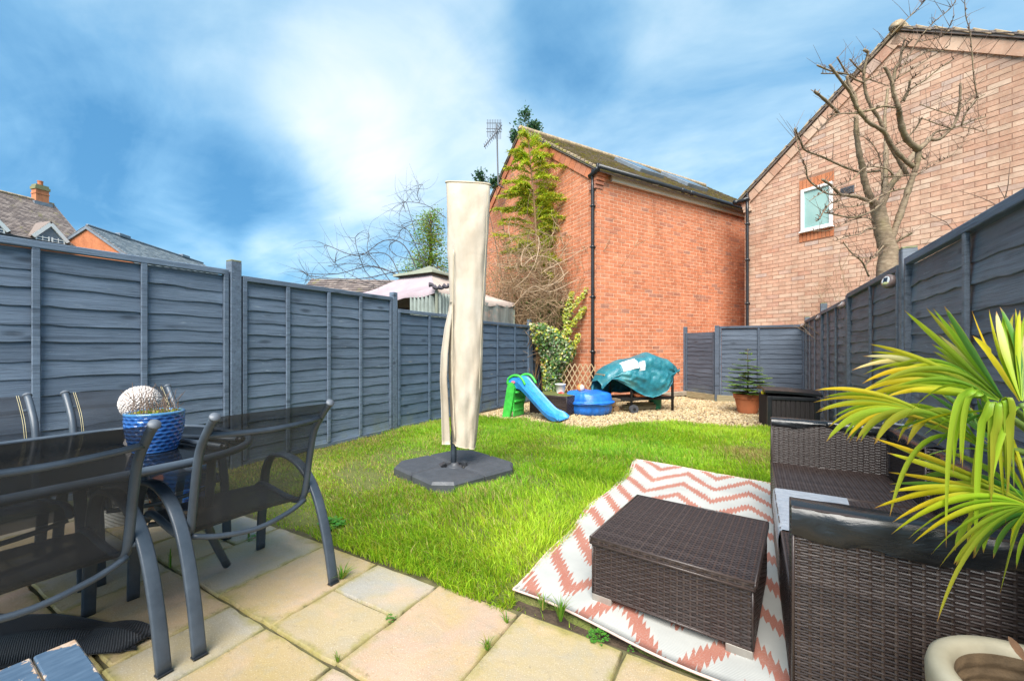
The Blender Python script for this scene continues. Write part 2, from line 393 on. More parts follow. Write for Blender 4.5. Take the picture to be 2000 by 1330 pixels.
@material('palm_leaf')
def _(t):
    a = t.n('Attribute', attribute_name='col', out=0)
    uv = t.n('Attribute', attribute_name='lc', out=0)         # x across, y along the leaflet
    sx = t.n('SeparateXYZ', {0: uv}); ac, al, rr = sx.node.outputs[0], sx.node.outputs[1], sx.node.outputs[2]
    st = t.n('TexNoise', {'Vector': t.n('CombineXYZ', {0: t.m('MULTIPLY', ac, 34.0), 1: t.m('MULTIPLY', al, 1.5), 2: t.m('MULTIPLY', rr, 50.0)}), 'Scale': 1.0, 'Detail': 4.0})
    c = t.mix(t.mapr(st, 0.35, 0.7, 0, 0.5), a, t.mix(1.0, a, (1.35, 1.2, 0.9), 'MULTIPLY'))
    edge = t.m('ABSOLUTE', t.m('SUBTRACT', ac, 0.5))
    c = t.mix(t.mapr(edge, 0.38, 0.5, 0, 0.35), c, (0.50, 0.46, 0.06))
    c = t.mix(t.mapr(t.m('ADD', al, t.m('MULTIPLY', st, 0.1)), 0.985, 1.03, 0, 0.9), c, (0.42, 0.20, 0.06))
    b = t.bump(st, 0.25, 0.004)
    d = t.n('BsdfPrincipled', {'Base Color': c, 'Roughness': 0.38, 'Specular IOR Level': 0.5, 'Normal': b})
    tr = t.n('BsdfTranslucent', {0: t.mix(1.0, c, (1.15, 1.2, 0.5), 'MULTIPLY')})
    t.n('OutputMaterial', {0: t.n('MixShader', {0: 0.3, 1: d, 2: tr})})

def brickmat(name, stops, blotch, bump=0.5):
    @material(name)
    def _(t):
        rnd = t.m('FRACT', t.m('ADD', t.irand(), t.m('MULTIPLY', t.orand(), 7.31)))
        o = t.n('NewGeometry', out=0)
        c = t.ramp(rnd, stops)
        n = t.noise(o, 26, 6, 0.7); n2 = t.noise(o, 7, 4, 0.6)
        c = t.mix(t.mapr(n, 0.48, 0.72, 0, 0.55), c, blotch)
        c = t.mix(1.0, c, t.ramp(n2, [(0.3, (0.82, 0.82, 0.82)), (0.7, (1.12, 1.12, 1.12))]), 'MULTIPLY')
        st_ = t.noise(t.vm('MULTIPLY', o, (1.6, 1.6, 0.55)), 1.1, 6, 0.62, 0.6)
        c = t.mix(1.0, c, t.ramp(st_, [(0.32, (0.80, 0.77, 0.74)), (0.52, (1.0, 1.0, 1.0)), (0.72, (1.10, 1.10, 1.09))]), 'MULTIPLY')
        t.done(c, 0.85, t.bump(t.noise(o, 60, 5, 0.7), bump, 0.006))
brickmat('brick_red', [(0, (0.53, 0.165, 0.075)), (0.3, (0.61, 0.21, 0.10)), (0.6, (0.56, 0.18, 0.082)), (0.8, (0.63, 0.24, 0.125)), (0.93, (0.45, 0.16, 0.09)), (1.0, (0.37, 0.17, 0.115))], (0.62, 0.27, 0.155))
brickmat('brick_buff', [(0, (0.50, 0.275, 0.185)), (0.2, (0.56, 0.345, 0.24)), (0.4, (0.52, 0.295, 0.20)), (0.6, (0.57, 0.375, 0.265)), (0.76, (0.60, 0.43, 0.32)), (0.85, (0.49, 0.27, 0.18)), (0.94, (0.48, 0.36, 0.30)), (1.0, (0.50, 0.24, 0.15))], (0.60, 0.45, 0.34))
brickmat('brick_orange', [(0, (0.48, 0.16, 0.065)), (1, (0.52, 0.20, 0.09))], (0.5, 0.22, 0.12))
simple('mortar', (0.30, 0.165, 0.11), 0.9, 0.2, 5, 0.3)
simple('mortar_red', (0.70, 0.44, 0.30), 0.9, 0.2, 5, 0.3)
simple('concrete_foot', (0.30, 0.25, 0.19), 0.9, 0.25, 9, 0.5, 30)
@material('roof_moss')
def _(t):
    o = t.n('NewGeometry', out=0); r = t.irand(); n = t.noise(o, 5, 6, 0.7)
    c = t.ramp(r, [(0, (0.17, 0.13, 0.10)), (0.5, (0.25, 0.20, 0.15)), (1, (0.33, 0.26, 0.19))])
    c = t.mix(t.mapr(n, 0.47, 0.58), c, t.ramp(t.noise(o, 18, 4), [(0.35, (0.19, 0.17, 0.03)), (0.65, (0.36, 0.30, 0.08))]))
    t.done(c, 0.9, t.bump(t.noise(o, 40, 5, 0.7), 0.8, 0.02))
@material('roof_brown')
def _(t):
    o = t.n('NewGeometry', out=0); r = t.irand(); n = t.noise(o, 1.1, 6, 0.7)
    c = t.ramp(r, [(0, (0.12, 0.095, 0.09)), (0.5, (0.19, 0.15, 0.135)), (1, (0.27, 0.22, 0.195))])
    c = t.mix(t.mapr(n, 0.60, 0.68, 0, .8), c, (0.23, 0.22, 0.06))
    t.done(c, 0.85)
@material('roof_slate')
def _(t):
    o = t.n('NewGeometry', out=0); r = t.irand(); n = t.noise(o, 1.5, 6, 0.7)
    c = t.ramp(r, [(0, (0.13, 0.155, 0.18)), (0.5, (0.18, 0.215, 0.245)), (1, (0.27, 0.30, 0.32))])
    t.done(t.mix(t.mapr(n, 0.5, 0.7, 0, 0.5), c, (0.30, 0.32, 0.31)), 0.6)
simple('verge_tile', (0.36, 0.27, 0.17), 0.85, 0.45, 9, 0.5, 40)
simple('white_paint', (0.78, 0.78, 0.77), 0.4, 0.06, 3)
simple('cream_soffit', (0.75, 0.68, 0.58), 0.6, 0.1, 2)
simple('black_plastic', (0.016, 0.017, 0.020), 0.35, 0.3, 6)
simple('lead_grey', (0.16, 0.19, 0.23), 0.55, 0.2, 5)
@material('frosted_glass')
def _(t):
    o = t.obj(); n = t.noise(o, 1.8, 3)
    t.done(t.ramp(n, [(0.3, (0.24, 0.40, 0.38)), (0.7, (0.33, 0.50, 0.47))]), 0.35, t.bump(t.noise(o, 90, 2), 0.06, 0.003), **{'Specular IOR Level': 0.3})
@material('sky_glass')
def _(t):
    t.done((0.05, 0.08, 0.12), 0.12, **{'Specular IOR Level': 0.5})
@material('dark_glass')
def _(t):
    t.done((0.05, 0.06, 0.075), 0.05, **{'Specular IOR Level': 0.8})

@material('rattan')
def _(t):
    o = t.obj(); r = t.irand(); n = t.noise(o, 40, 4)
    c = t.ramp(r, [(0, (0.026, 0.017, 0.015)), (0.5, (0.040, 0.027, 0.024)), (1, (0.058, 0.042, 0.038))])
    c = t.mix(t.mapr(n, 0.55, 0.75, 0, 0.3), c, (0.075, 0.058, 0.052))
    t.done(c, t.mapr(n, 0.3, 0.7, 0.26, 0.40), t.bump(t.noise(t.vm('MULTIPLY', o, (1, 1, 1)), 420, 2), 0.12, 0.002), **{'Specular IOR Level': 0.45})
simple('rattan_core', (0.010, 0.008, 0.007), 0.7, 0.2)
@material('bin_wrap')
def _(t):
    o = t.obj(); n = t.noise(t.vm('MULTIPLY', o, (1.2, 5, 5)), 3, 5, 0.6, 1.5)
    t.done((0.012, 0.013, 0.015), t.mapr(n, 0.3, 0.7, 0.22, 0.36), t.bump(n, 0.3, 0.012), **{'Specular IOR Level': 0.6})
@material('white_wrap')
def _(t):
    o = t.obj(); n = t.noise(t.vm('MULTIPLY', o, (2, 8, 5)), 6, 5, 0.65, 1.2)
    t.done(t.ramp(n, [(0.3, (0.27, 0.31, 0.37)), (0.7, (0.45, 0.48, 0.53))]), 0.3, t.bump(n, 0.8, 0.02))
simple('aluminium', (0.33, 0.30, 0.265), 0.4, 0.1, 20, 0.0, 60, Metallic=0.4)
@material('chair_paint')
def _(t):
    o = t.obj(); n = t.noise(o, 9, 5, 0.7); r2 = t.noise(o, 21, 5, 0.75)
    c = t.ramp(n, [(0.3, (0.042, 0.055, 0.074)), (0.7, (0.070, 0.090, 0.117))])
    rust = t.mapr(r2, 0.685, 0.74, 0, 0.8, True)
    c = t.mix(rust, c, (0.15, 0.075, 0.035))
    t.done(c, t.mapr(n, 0.3, 0.7, 0.32, 0.5), t.bump(t.noise(o, 160, 3), 0.08, 0.002), **{'Specular IOR Level': 0.55})
simple('cap_grey', (0.12, 0.135, 0.16), 0.5, 0.1)
@material('sling_mesh')
def _(t):
    o = t.obj()
    wv = t.m('MULTIPLY', t.n('TexWave', {'Vector': o, 'Scale': 160.0}, out=1, bands_direction='Y'), t.n('TexWave', {'Vector': o, 'Scale': 160.0}, out=1, bands_direction='Z'))
    n = t.noise(o, 8, 4)
    c = t.ramp(n, [(0.3, (0.014, 0.017, 0.024)), (0.7, (0.026, 0.031, 0.042))])
    d = t.n('BsdfPrincipled', {'Base Color': c, 'Roughness': 0.55, 'Normal': t.bump(t.noise(o, 420, 2), 0.3, 0.002)})
    tr = t.n('BsdfTransparent', {0: (0.9, 0.92, 0.95, 1)})
    lw = t.n('LayerWeight', {0: 0.35}, out=1)
    fac = t.m('MULTIPLY', t.mapr(n, 0.3, 0.7, 0.17, 0.26), t.m('SUBTRACT', 1.0, t.m('POWER', lw, 3.0)))
    t.n('OutputMaterial', {0: t.n('MixShader', {0: fac, 1: d, 2: tr})})
simple('stitch', (0.55, 0.47, 0.27), 0.7)
@material('table_glass')
def _(t):
    o = t.obj(); n = t.noise(o, 10, 5, 0.7)
    d = t.n('BsdfPrincipled', {'Base Color': (0.012, 0.015, 0.019, 1), 'Roughness': t.mapr(n, 0.3, 0.7, 0.03, 0.12), 'Specular IOR Level': 0.9, 'Normal': t.bump(t.noise(o, 5, 3), 0.03, 0.01)})
    tr = t.n('BsdfTransparent', {0: (0.30, 0.36, 0.42, 1)})
    t.n('OutputMaterial', {0: t.n('MixShader', {0: 0.42, 1: d, 2: tr})})
@material('blue_glaze')
def _(t):
    o = t.obj(); a = t.n('Attribute', attribute_name='col', out=0); n = t.noise(o, 30, 4)
    c = t.mix(1.0, a, t.ramp(n, [(0.3, (0.75, 0.8, 0.85)), (0.7, (1.2, 1.2, 1.15))]), 'MULTIPLY')
    t.done(c, 0.13, None, **{'Coat Weight': 0.5})
simple('knobbly_stone', (0.55, 0.49, 0.46), 0.7, 0.25, 22, 0.3, 90)
@material('chipped_paint')
def _(t):
    o = t.obj(); r = t.orand(); p = t.vm('ADD', o, t.n('CombineXYZ', {0: t.m('MULTIPLY', r, 9.0), 1: 0.0, 2: 0.0}))
    g = t.noise(t.vm('MULTIPLY', p, (9, 2, 9)), 9, 5)
    c = t.ramp(g, [(0.3, (0.045, 0.08, 0.13)), (0.7, (0.075, 0.12, 0.18))])
    sx = t.n('SeparateXYZ', {0: t.gen()}); gx, gy = sx.node.outputs[0], sx.node.outputs[1]
    e = t.m('MINIMUM', t.m('MINIMUM', gx, t.m('SUBTRACT', 1.0, gx)), t.m('MINIMUM', gy, t.m('SUBTRACT', 1.0, gy)))
    chip = t.mapr(t.m('ADD', t.noise(p, 13, 6, 0.7), t.mapr(e, 0, 0.12, 0.17, 0)), 0.64, 0.67, 0, 1)
    c = t.mix(chip, c, t.ramp(t.noise(p, 60, 3), [(0.3, (0.33, 0.20, 0.12)), (0.7, (0.50, 0.42, 0.35))]))
    t.done(c, 0.42, t.bump(t.m('ADD', t.m('MULTIPLY', g, 0.3), t.m('MULTIPLY', chip, -1.0)), 0.3, 0.004))
@material('dark_weave')
def _(t):
    o = t.obj(); wv = t.n('TexWave', {'Vector': o, 'Scale': 55.0, 'Distortion': 0.6, 'Detail': 1.0}, out=1, bands_direction='DIAGONAL')
    n = t.noise(o, 300, 2)
    t.done(t.ramp(wv, [(0.2, (0.006, 0.007, 0.009)), (0.8, (0.035, 0.037, 0.043))]), 0.5, t.bump(t.m('ADD', wv, n), 0.7, 0.004))
@material('cover_cream')
def _(t):
    o = t.obj()
    st = t.noise(t.vm('MULTIPLY', o, (1.2, 1.2, 0.5)), 3.2, 5, 0.6); n2 = t.noise(o, 14, 5, 0.7)
    c = t.ramp(st, [(0.3, (0.40, 0.32, 0.235)), (0.55, (0.50, 0.43, 0.345)), (0.8, (0.55, 0.50, 0.43))])
    c = t.mix(t.mapr(n2, 0.62, 0.8, 0, 0.3), c, (0.50, 0.45, 0.30))
    wr = t.noise(t.vm('MULTIPLY', o, (1.5, 1.5, 1.0)), 4, 4, 0.5, 0.8)
    t.done(c, 0.85, t.bump(t.m('ADD', wr, t.m('MULTIPLY', t.noise(o, 300, 2), 0.05)), 0.35, 0.02))
simple('hem', (0.50, 0.42, 0.30), 0.85, 0.15, 12)
simple('base_plastic', (0.058, 0.062, 0.072), 0.5, 0.18, 12, 0.15, 120)
@material('rug')
def _(t):
    o = t.obj(); s = t.n('SeparateXYZ', {0: o}); x, y = s.node.outputs[0], s.node.outputs[1]
    tri = t.m('MULTIPLY', t.m('ABSOLUTE', t.m('SUBTRACT', t.m('FRACT', t.m('ADD', t.m('DIVIDE', t.m('ADD', x, 0.77), 0.5), 0.5)), 0.5)), 2.0)
    wob = t.m('MULTIPLY', t.m('SUBTRACT', t.noise(o, 1.7, 2), 0.5), 0.12)
    q = t.m('DIVIDE', t.m('SUBTRACT', t.m('ADD', y, wob), t.m('ADD', t.m('MULTIPLY', tri, 0.365), 1.835)), 0.325)
    # toothed edges of the woven pattern
    saw = t.m('MULTIPLY', t.m('SUBTRACT', t.m('PINGPONG', t.m('MULTIPLY', x, 1.0), 0.011), 0.0055), 14.0)
    jag = t.m('MULTIPLY', t.m('SUBTRACT', t.noise(t.n('CombineXYZ', {0: t.m('SNAP', t.m('MULTIPLY', x, 1.0), 0.011), 1: t.m('SNAP', y, 0.05), 2: 0.0}), 90, 1), 0.5), 0.30)
    fr = t.m('FRACT', t.m('ADD', q, t.m('ADD', saw, jag)))
    mk = t.mapr(t.m('ABSOLUTE', t.m('SUBTRACT', fr, 0.2)), 0.17, 0.185, 1, 0)
    wv = t.n('TexWave', {'Vector': o, 'Scale': 42.0}, out=1, bands_direction='Y')
    n = t.noise(o, 5, 4); fl = t.noise(t.vm('MULTIPLY', o, (1, 3, 1)), 140, 2)
    wh = t.ramp(n, [(0.3, (0.37, 0.37, 0.35)), (0.7, (0.45, 0.445, 0.415))])
    rd = t.ramp(n, [(0.3, (0.31, 0.092, 0.058)), (0.7, (0.37, 0.14, 0.092))])
    rd = t.mix(t.mapr(fl, 0.55, 0.68, 0, 0.65), rd, (0.40, 0.29, 0.25))
    c = t.mix(mk, wh, rd); c = t.mix(t.mapr(wv, 0.0, 0.35, 0.22, 0), c, (0.40, 0.37, 0.35))
    t.done(c, 0.8, t.bump(wv, 0.25, 0.003))
simple('rug_edge', (0.58, 0.42, 0.36), 0.8, 0.2, 30)
@material('pebble')
def _(t):
    r = t.irand(); o = t.n('NewGeometry', out=0)
    c = t.ramp(r, [(0, (0.20, 0.13, 0.06)), (0.12, (0.38, 0.28, 0.14)), (0.4, (0.47, 0.37, 0.205)), (0.62, (0.54, 0.45, 0.30)), (0.82, (0.41, 0.27, 0.12)), (0.95, (0.32, 0.25, 0.17)), (1, (0.16, 0.11, 0.07))])
    t.done(t.mix(t.mapr(t.noise(o, 90, 4), 0.5, 0.7, 0, 0.3), c, (0.42, 0.32, 0.20)), 0.75)
simple('gravel_base', (0.34, 0.25, 0.14), 0.95, 0.35, 60, 0.6, 90)
simple('dead_leaf', (0.16, 0.085, 0.045), 0.8, 0.4, 30)
simple('toy_blue', (0.016, 0.145, 0.53), 0.38, 0.30, 9, 0.12, 40)
simple('toy_light_blue', (0.03, 0.25, 0.66), 0.38, 0.28, 9, 0.1, 40)
simple('toy_green', (0.05, 0.42, 0.055), 0.4, 0.28, 9, 0.1, 40)
simple('toy_red', (0.60, 0.03, 0.02), 0.3, 0.08); simple('toy_yellow', (0.75, 0.55, 0.02), 0.3, 0.08)
simple('badge', (0.62, 0.16, 0.22), 0.4, 0.1)
@material('ball_orange')
def _(t):
    s = t.n('SeparateXYZ', {0: t.gen()}); f = t.mapr(s.node.outputs[0], 0.62, 0.66)
    c = t.mix(f, (0.72, 0.24, 0.075), (0.60, 0.50, 0.46)); t.done(c, 0.45)
@material('tarp')
def _(t):
    o = t.obj(); n = t.noise(o, 4, 6, 0.65, 0.8); n2 = t.noise(o, 15, 5, 0.7, 0.5)
    c = t.ramp(n, [(0.3, (0.012, 0.115, 0.16)), (0.55, (0.022, 0.17, 0.215)), (0.75, (0.06, 0.245, 0.27))])
    c = t.mix(t.mapr(t.noise(o, 2.4, 5, 0.7), 0.56, 0.72, 0, 0.45), c, (0.12, 0.20, 0.15))
    t.done(c, t.mapr(n2, 0.3, 0.7, 0.25, 0.45), t.bump(t.m('ADD', n, t.m('MULTIPLY', n2, 0.6)), 0.55, 0.03))
simple('label_white', (0.70, 0.71, 0.72), 0.4, 0.12, 9)
simple('iron_black', (0.014, 0.014, 0.015), 0.45, 0.3, 20)
simple('green_plastic', (0.02, 0.24, 0.12), 0.4, 0.12)
simple('terracotta', (0.45, 0.14, 0.055), 0.7, 0.15, 7, 0.15, 60)
simple('fir_bark', (0.10, 0.075, 0.05), 0.9, 0.3, 20)
@material('box_resin')
def _(t):
    o = t.obj(); wv = t.n('TexWave', {'Vector': o, 'Scale': 14.0}, out=1, bands_direction='X')
    n = t.noise(t.vm('MULTIPLY', o, (30, 30, 4)), 3, 4)
    t.done(t.ramp(n, [(0.3, (0.030, 0.026, 0.026)), (0.7, (0.050, 0.044, 0.044))]), 0.8, t.bump(wv, 0.4, 0.006), **{'Specular IOR Level': 0.03})
@material('beige_pot')
def _(t):
    o = t.obj(); n = t.noise(o, 6, 5, 0.6)
    t.done(t.ramp(n, [(0.3, (0.30, 0.265, 0.185)), (0.7, (0.41, 0.365, 0.265))]), 0.5, t.bump(t.noise(o, 140, 3), 0.1, 0.003))
@material('bark_cherry')
def _(t):
    o = t.n('NewGeometry', out=0); n = t.noise(t.vm('MULTIPLY', o, (6, 6, 22)), 2.2, 6, 0.65); n2 = t.noise(o, 4, 4)
    c = t.ramp(n, [(0.3, (0.12, 0.08, 0.05)), (0.55, (0.25, 0.18, 0.115)), (0.75, (0.38, 0.30, 0.215))])
    c = t.mix(t.mapr(n2, 0.5, 0.7, 0, 0.35), c, (0.30, 0.25, 0.10))
    t.done(c, 0.8, t.bump(n, 0.6, 0.008))
simple('bark_twig', (0.15, 0.095, 0.065), 0.8, 0.35, 12)
simple('bark_grey', (0.075, 0.07, 0.075), 0.85, 0.3, 12)
simple('bark_tan', (0.36, 0.24, 0.14), 0.85, 0.35, 9)
simple('bark_cane', (0.22, 0.13, 0.06), 0.8, 0.4, 6)
simple('vine_pale', (0.46, 0.33, 0.22), 0.8, 0.25, 6)
simple('palm_fibre', (0.10, 0.065, 0.035), 0.95, 0.4, 40, 0.8, 120)
@material('canopy')
def _(t):
    o = t.obj(); n = t.noise(o, 1.6, 5, 0.65, 0.5)
    t.done(t.ramp(n, [(0.3, (0.29, 0.225, 0.245)), (0.6, (0.38, 0.305, 0.325)), (0.8, (0.42, 0.36, 0.365))]), 0.8, t.bump(t.noise(o, 6, 5, 0.6, 1), 0.4, 0.03))
simple('canopy_green', (0.22, 0.23, 0.175), 0.8, 0.15, 3, 0.2, 12)
simple('canopy_tan', (0.46, 0.37, 0.32), 0.8, 0.12, 3, 0.2, 12)
simple('curtain', (0.30, 0.34, 0.31), 0.85, 0.25, 5)
simple('curtain_pink', (0.44, 0.35, 0.36), 0.85, 0.2, 5)
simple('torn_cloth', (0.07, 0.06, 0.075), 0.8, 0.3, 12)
@material('net')
def _(t):
    o = t.obj(); n = t.noise(t.vm('MULTIPLY', o, (6, 6, 1)), 3, 4)
    d = t.n('BsdfPrincipled', {'Base Color': t.ramp(n, [(0.3, (0.24, 0.26, 0.23)), (0.7, (0.40, 0.42, 0.38))]), 'Roughness': 0.8})
    t.n('OutputMaterial', {0: t.n('MixShader', {0: 0.30, 1: d, 2: t.n('BsdfTransparent')})})
simple('solar_body', (0.20, 0.14, 0.125), 0.35, 0.1); simple('solar_face', (0.02, 0.025, 0.04), 0.15, 0.2)
simple('solar_lens', (0.52, 0.50, 0.24), 0.25, 0.2)
simple('antenna_metal', (0.10, 0.105, 0.12), 0.5, 0.2)
simple('wicker_white', (0.60, 0.58, 0.52), 0.7, 0.15, 30)

simple('pot_inner', (0.13, 0.085, 0.045), 0.8, 0.35, 14, 0.3, 60)
# ------------------------------------------------------------------ ground, patio, lawn, gravel
def flat_poly(name, pts, z, mat):
    me = bpy.data.meshes.new(name); me.from_pydata([(x, y, z) for x, y in pts], [], [tuple(range(len(pts)))]); me.update()
    return link(name, me, mat, None, 'structure')
flat_poly('ground', [(-400, -300), (400, -300), (400, 700), (-400, 700)], -0.09, 'far_ground')
LAWN_FAR = [(-4.5, 5.95), (-3.7, 5.93), (-3.0, 5.86), (-2.44, 5.82), (-1.95, 5.9), (-1.7, 6.2), (-1.6, 6.72), (-1.0, 7.0), (-0.48, 7.0), (0.2, 7.15), (1.1, 7.1)]
LAWN_NEAR = 1.635
def lawn_far(x): return interp(x, LAWN_FAR) + 0.05 * math.sin(x * 9.3) + 0.03 * math.sin(x * 21)
def lawn_near(x): return LAWN_NEAR + 0.018 * math.sin(x * 7.1) + 0.012 * math.sin(x * 17.3 + 1)
def under_rug(x, y): return x > -1.06 and 1.58 < y < 4.46 - .15 * (x + 1.03)
def lawn_z(x, y):
    if x > -.97 and y <= 1.77 - .104 * (x + 1.03): return -0.065
    if under_rug(x, y): return -0.014
    return 0.010 + 0.016 * (mnoise.noise(Vector((x * 1.1, y * 1.1, 3))) + 0.6 * mnoise.noise(Vector((x * 3.1, y * 3.1, 9))))
NX, NY = 70, 70
rows = []
for j in range(NY + 1):
    r = []
    for i in range(NX + 1):
        x = -4.44 + 5.46 * i / NX; y0, y1 = lawn_near(x), lawn_far(x); y = y0 + (y1 - y0) * j / NY
        e = min(j, NY - j)
        r.append((x, y, lawn_z(x, y) - (0.055 if e == 0 else 0)))
    rows.append(r)
m = MB(); m.grid([r[::-1] for r in rows]); m.build('lawn', 'lawn_soil', None, smooth=True, kind='structure')
m = MB(); m.grid([[(-4.6 + 5.8 * i / 30, 5.6 + 6.2 * j / 30, -0.035 + 0.02 * fbm(-4.6 + 5.8 * i / 30, 5.6 + 6.2 * j / 30, 1.2, 2, 4)) for i in range(31)][::-1] for j in range(31)])
m.build('gravel_bed', 'gravel_base', None, smooth=True, kind='structure')
flat_poly('soil_strip', [(-4.44, 1.50), (1.02, 1.50), (1.02, 2.2), (-4.44, 2.2)], -0.03, 'soil')

patio = flat_poly('patio', [(-4.44, -1.4), (1.4, -1.4), (1.4, 1.66), (-4.44, 1.66)], -0.014, 'mortar_bed')
SL = [(-2.73, -2.245, 1.015, 1.612), (-2.245, -1.80, 1.015, 1.607), (-1.80, -1.37, 1.33, 1.612), (-1.80, -1.37, 1.015, 1.33), (-1.37, -0.907, 1.02, 1.63), (-0.907, -0.437, 1.03, 1.642),
      (-0.437, 0.03, 1.03, 1.64), (0.03, 0.49, 1.03, 1.64), (0.49, 0.96, 1.03, 1.63),
      (-3.18, -2.73, 1.33, 1.60), (-3.18, -2.73, 1.015, 1.33), (-3.63, -3.18, 1.015, 1.60), (-4.08, -3.63, 1.015, 1.60), (-4.42, -4.08, 1.015, 1.60),
      (-2.72, -2.10, 0.585, 1.005), (-2.10, -1.80, 0.56, 1.005), (-1.80, -1.37, 0.42, 1.005), (-1.37, -0.907, 0.72, 1.01), (-1.37, -0.907, 0.42, 0.72), (-0.907, -0.437, 0.42, 1.02), (-0.437, 0.03, 0.72, 1.02), (-0.437, 0.03, 0.42, 0.72), (0.03, 0.49, 0.42, 1.02), (0.49, 0.96, 0.42, 1.02),
      (-3.18, -2.72, 0.585, 1.005), (-3.63, -3.18, 0.585, 1.005), (-4.08, -3.63, 0.585, 1.005), (-4.42, -4.08, 0.585, 1.005),
      (-2.72, -2.10, 0.13, 0.575), (-2.10, -1.80, 0.13, 0.55), (-3.18, -2.72, 0.13, 0.575), (-3.63, -3.18, 0.13, 0.575), (-4.08, -3.63, 0.13, 0.575), (-1.80, -1.37, -0.1, 0.41), (-1.37, -0.907, -0.1, 0.41), (-0.907, -0.437, -0.1, 0.41), (-0.437, 0.03, -0.1, 0.41), (0.03, 0.49, -0.1, 0.41), (0.49, 0.96, -0.1, 0.41)]
HUE = [.12, .62, .05, .42, .95, .40, .62, .5, .7, .05, .55, .7, .5, .8, .68, .22, .58, .15, .8, .6, .66, .4, .5, .7]
for si, (x0, x1, y0, y1) in enumerate(SL):
    m = MB(); g = random.uniform(0.002, 0.004); a, b, nn = (x1 - x0) / 2 - g, (y1 - y0) / 2 - g, 7
    # riven top: slightly uneven, rounded worn arrises
    def jig(): return random.uniform(-.0035, .0035)
    P = [[(-a + 2 * a * i / nn + (jig() if i in (0, nn) else 0), -b + 2 * b * j / nn + (jig() if j in (0, nn) else 0), 0.0) for j in range(nn + 1)] for i in range(nn + 1)]
    s0 = random.random() * 50
    top = [[(p[0] * (1 - .006 / a), p[1] * (1 - .006 / b), 0.002 * mnoise.noise(Vector((p[0] * 6 + s0, p[1] * 6, s0)))) for p in r] for r in P]
    m.grid([r[::-1] for r in top])
    ed = [(i, 0) for i in range(nn)] + [(nn, j) for j in range(nn)] + [(i, nn) for i in range(nn, 0, -1)] + [(0, j) for j in range(nn, 0, -1)]
    E0 = [top[i][j] for i, j in ed]; E1 = [(P[i][j][0], P[i][j][1], -0.006) for i, j in ed]; E2 = [(x, y, -0.035) for x, y, z in E1]
    m.grid([r + [r[0]] for r in (E0, E1, E2)])
    o = m.build('paving_slab', 'slab', patio, smooth=True); o.color = (HUE[si] if si < len(HUE) else random.random(), 0, 0, 1)
    o.location = ((x0 + x1) / 2, (y0 + y1) / 2, random.uniform(-.0015, .0015))
    o.rotation_euler = (random.uniform(-.002, .002), random.uniform(-.002, .002), 0)

# ------------------------------------------------------------------ fences
SLATS = {}
def slat_mesh(L, v, wav):
    k = (round(L, 3), v, wav)
    if k in SLATS: return SLATS[k]
    r = random.Random(v * 17 + int(L * 100)); n = 20; m = MB(); H = 0.158; rows = []
    ph = [r.uniform(0, 6.28) for _ in range(4)]; kn = [(r.uniform(0.1, L - .1), r.uniform(-.014, .010), r.uniform(.04, .12)) for _ in range(3)]
    for i in range(n + 1):
        x = L * i / n
        d = wav * (0.006 * math.sin(x * 3.1 + ph[0]) + 0.004 * math.sin(x * 7.7 + ph[1]) + 0.0025 * math.sin(x * 17 + ph[2]) + sum(a * math.exp(-((x - c) / w_) ** 2) for c, a, w_ in kn))
        bow = 0.003 * math.sin(x * 4 + ph[3])
        rows.append([(x, 0.008, H), (x, 0.013 + bow * .4, H * .62), (x, 0.022 + bow, d + .002), (x, 0.0195 + bow, d - .002), (x, 0.006, d), (x, 0.0, H)])
    m.grid(rows, close=True); m.add([], [])
    m.f += [tuple(range(6)), tuple(n * 6 + i for i in range(6))[::-1]]
    SLATS[k] = m.mesh('slat', smooth=False); return SLATS[k]
BOXES = {}
def bar_mesh(name, sx, sy, sz, ch=.004):
    k = (name, round(sx, 3), round(sy, 3), round(sz, 3))
    if k not in BOXES: BOXES[k] = MB().box((0, 0, 0), (sx, sy, sz), 0, ch).mesh(name)
    return BOXES[k]
def fence_panel(fence, p0, p1, nrm, zb, zt, batt, mat, pitch=.128, wav=1.0, cap=True, capmat=None, seed=0, zt1=None):
    """a lap panel between ground points p0, p1; nrm faces the garden; batt are fractions along p0->p1 as seen from the garden's left"""
    r = random.Random(seed)
    a = Vector((-nrm[1], nrm[0])) * -1                  # local X -> along, local Y -> nrm
    a = Vector((nrm[1], -nrm[0]))
    P0, P1 = Vector(p0), Vector(p1); st = P0 if (P1 - P0).dot(a) > 0 else P1
    L = (P1 - P0).length; rz = math.atan2(a.y, a.x)
    H = zt - zb
    fr = MB()
    fr.box((L / 2, 0.014, 0.022), (L, 0.05, 0.045), 0, .003)                 # bottom rail
    fr.box((0.02, 0.018, H / 2), (0.04, 0.055, H - .1), 0, .003); fr.box((L - 0.02, 0.018, H / 2), (0.04, 0.055, H - .1), 0, .003)
    pn = fr.build('fence_panel', mat, fence); pn.location = (st.x - fence.location.x, st.y - fence.location.y, zb); pn.rotation_euler = (0, 0, rz)
    Li = L - 0.085; n = int((H - 0.14) / pitch)
    for k in range(n + 1):
        o = link('slat', slat_mesh(Li, r.randrange(18), wav), mat, pn)
        z = 0.038 + k * (H - 0.16 - .09) / n + r.uniform(-.007, .007)
        o.location = (0.0425, -0.004, z); o.rotation_euler = (0, r.uniform(-.003, .003), 0)
        if r.random() < .5: o.scale = (-1, 1, 1); o.location.x += Li
    for f in batt:
        o = link('batten', bar_mesh('batten', 0.042, 0.022, H - 0.10), mat, pn); o.location = (L * f, 0.0345, H / 2 - .003)
    if cap:
        o = link('top_rail', bar_mesh('top_rail', L, 0.052, 0.052), capmat or mat, pn); o.location = (L / 2, 0.020, H - 0.026)
    return pn
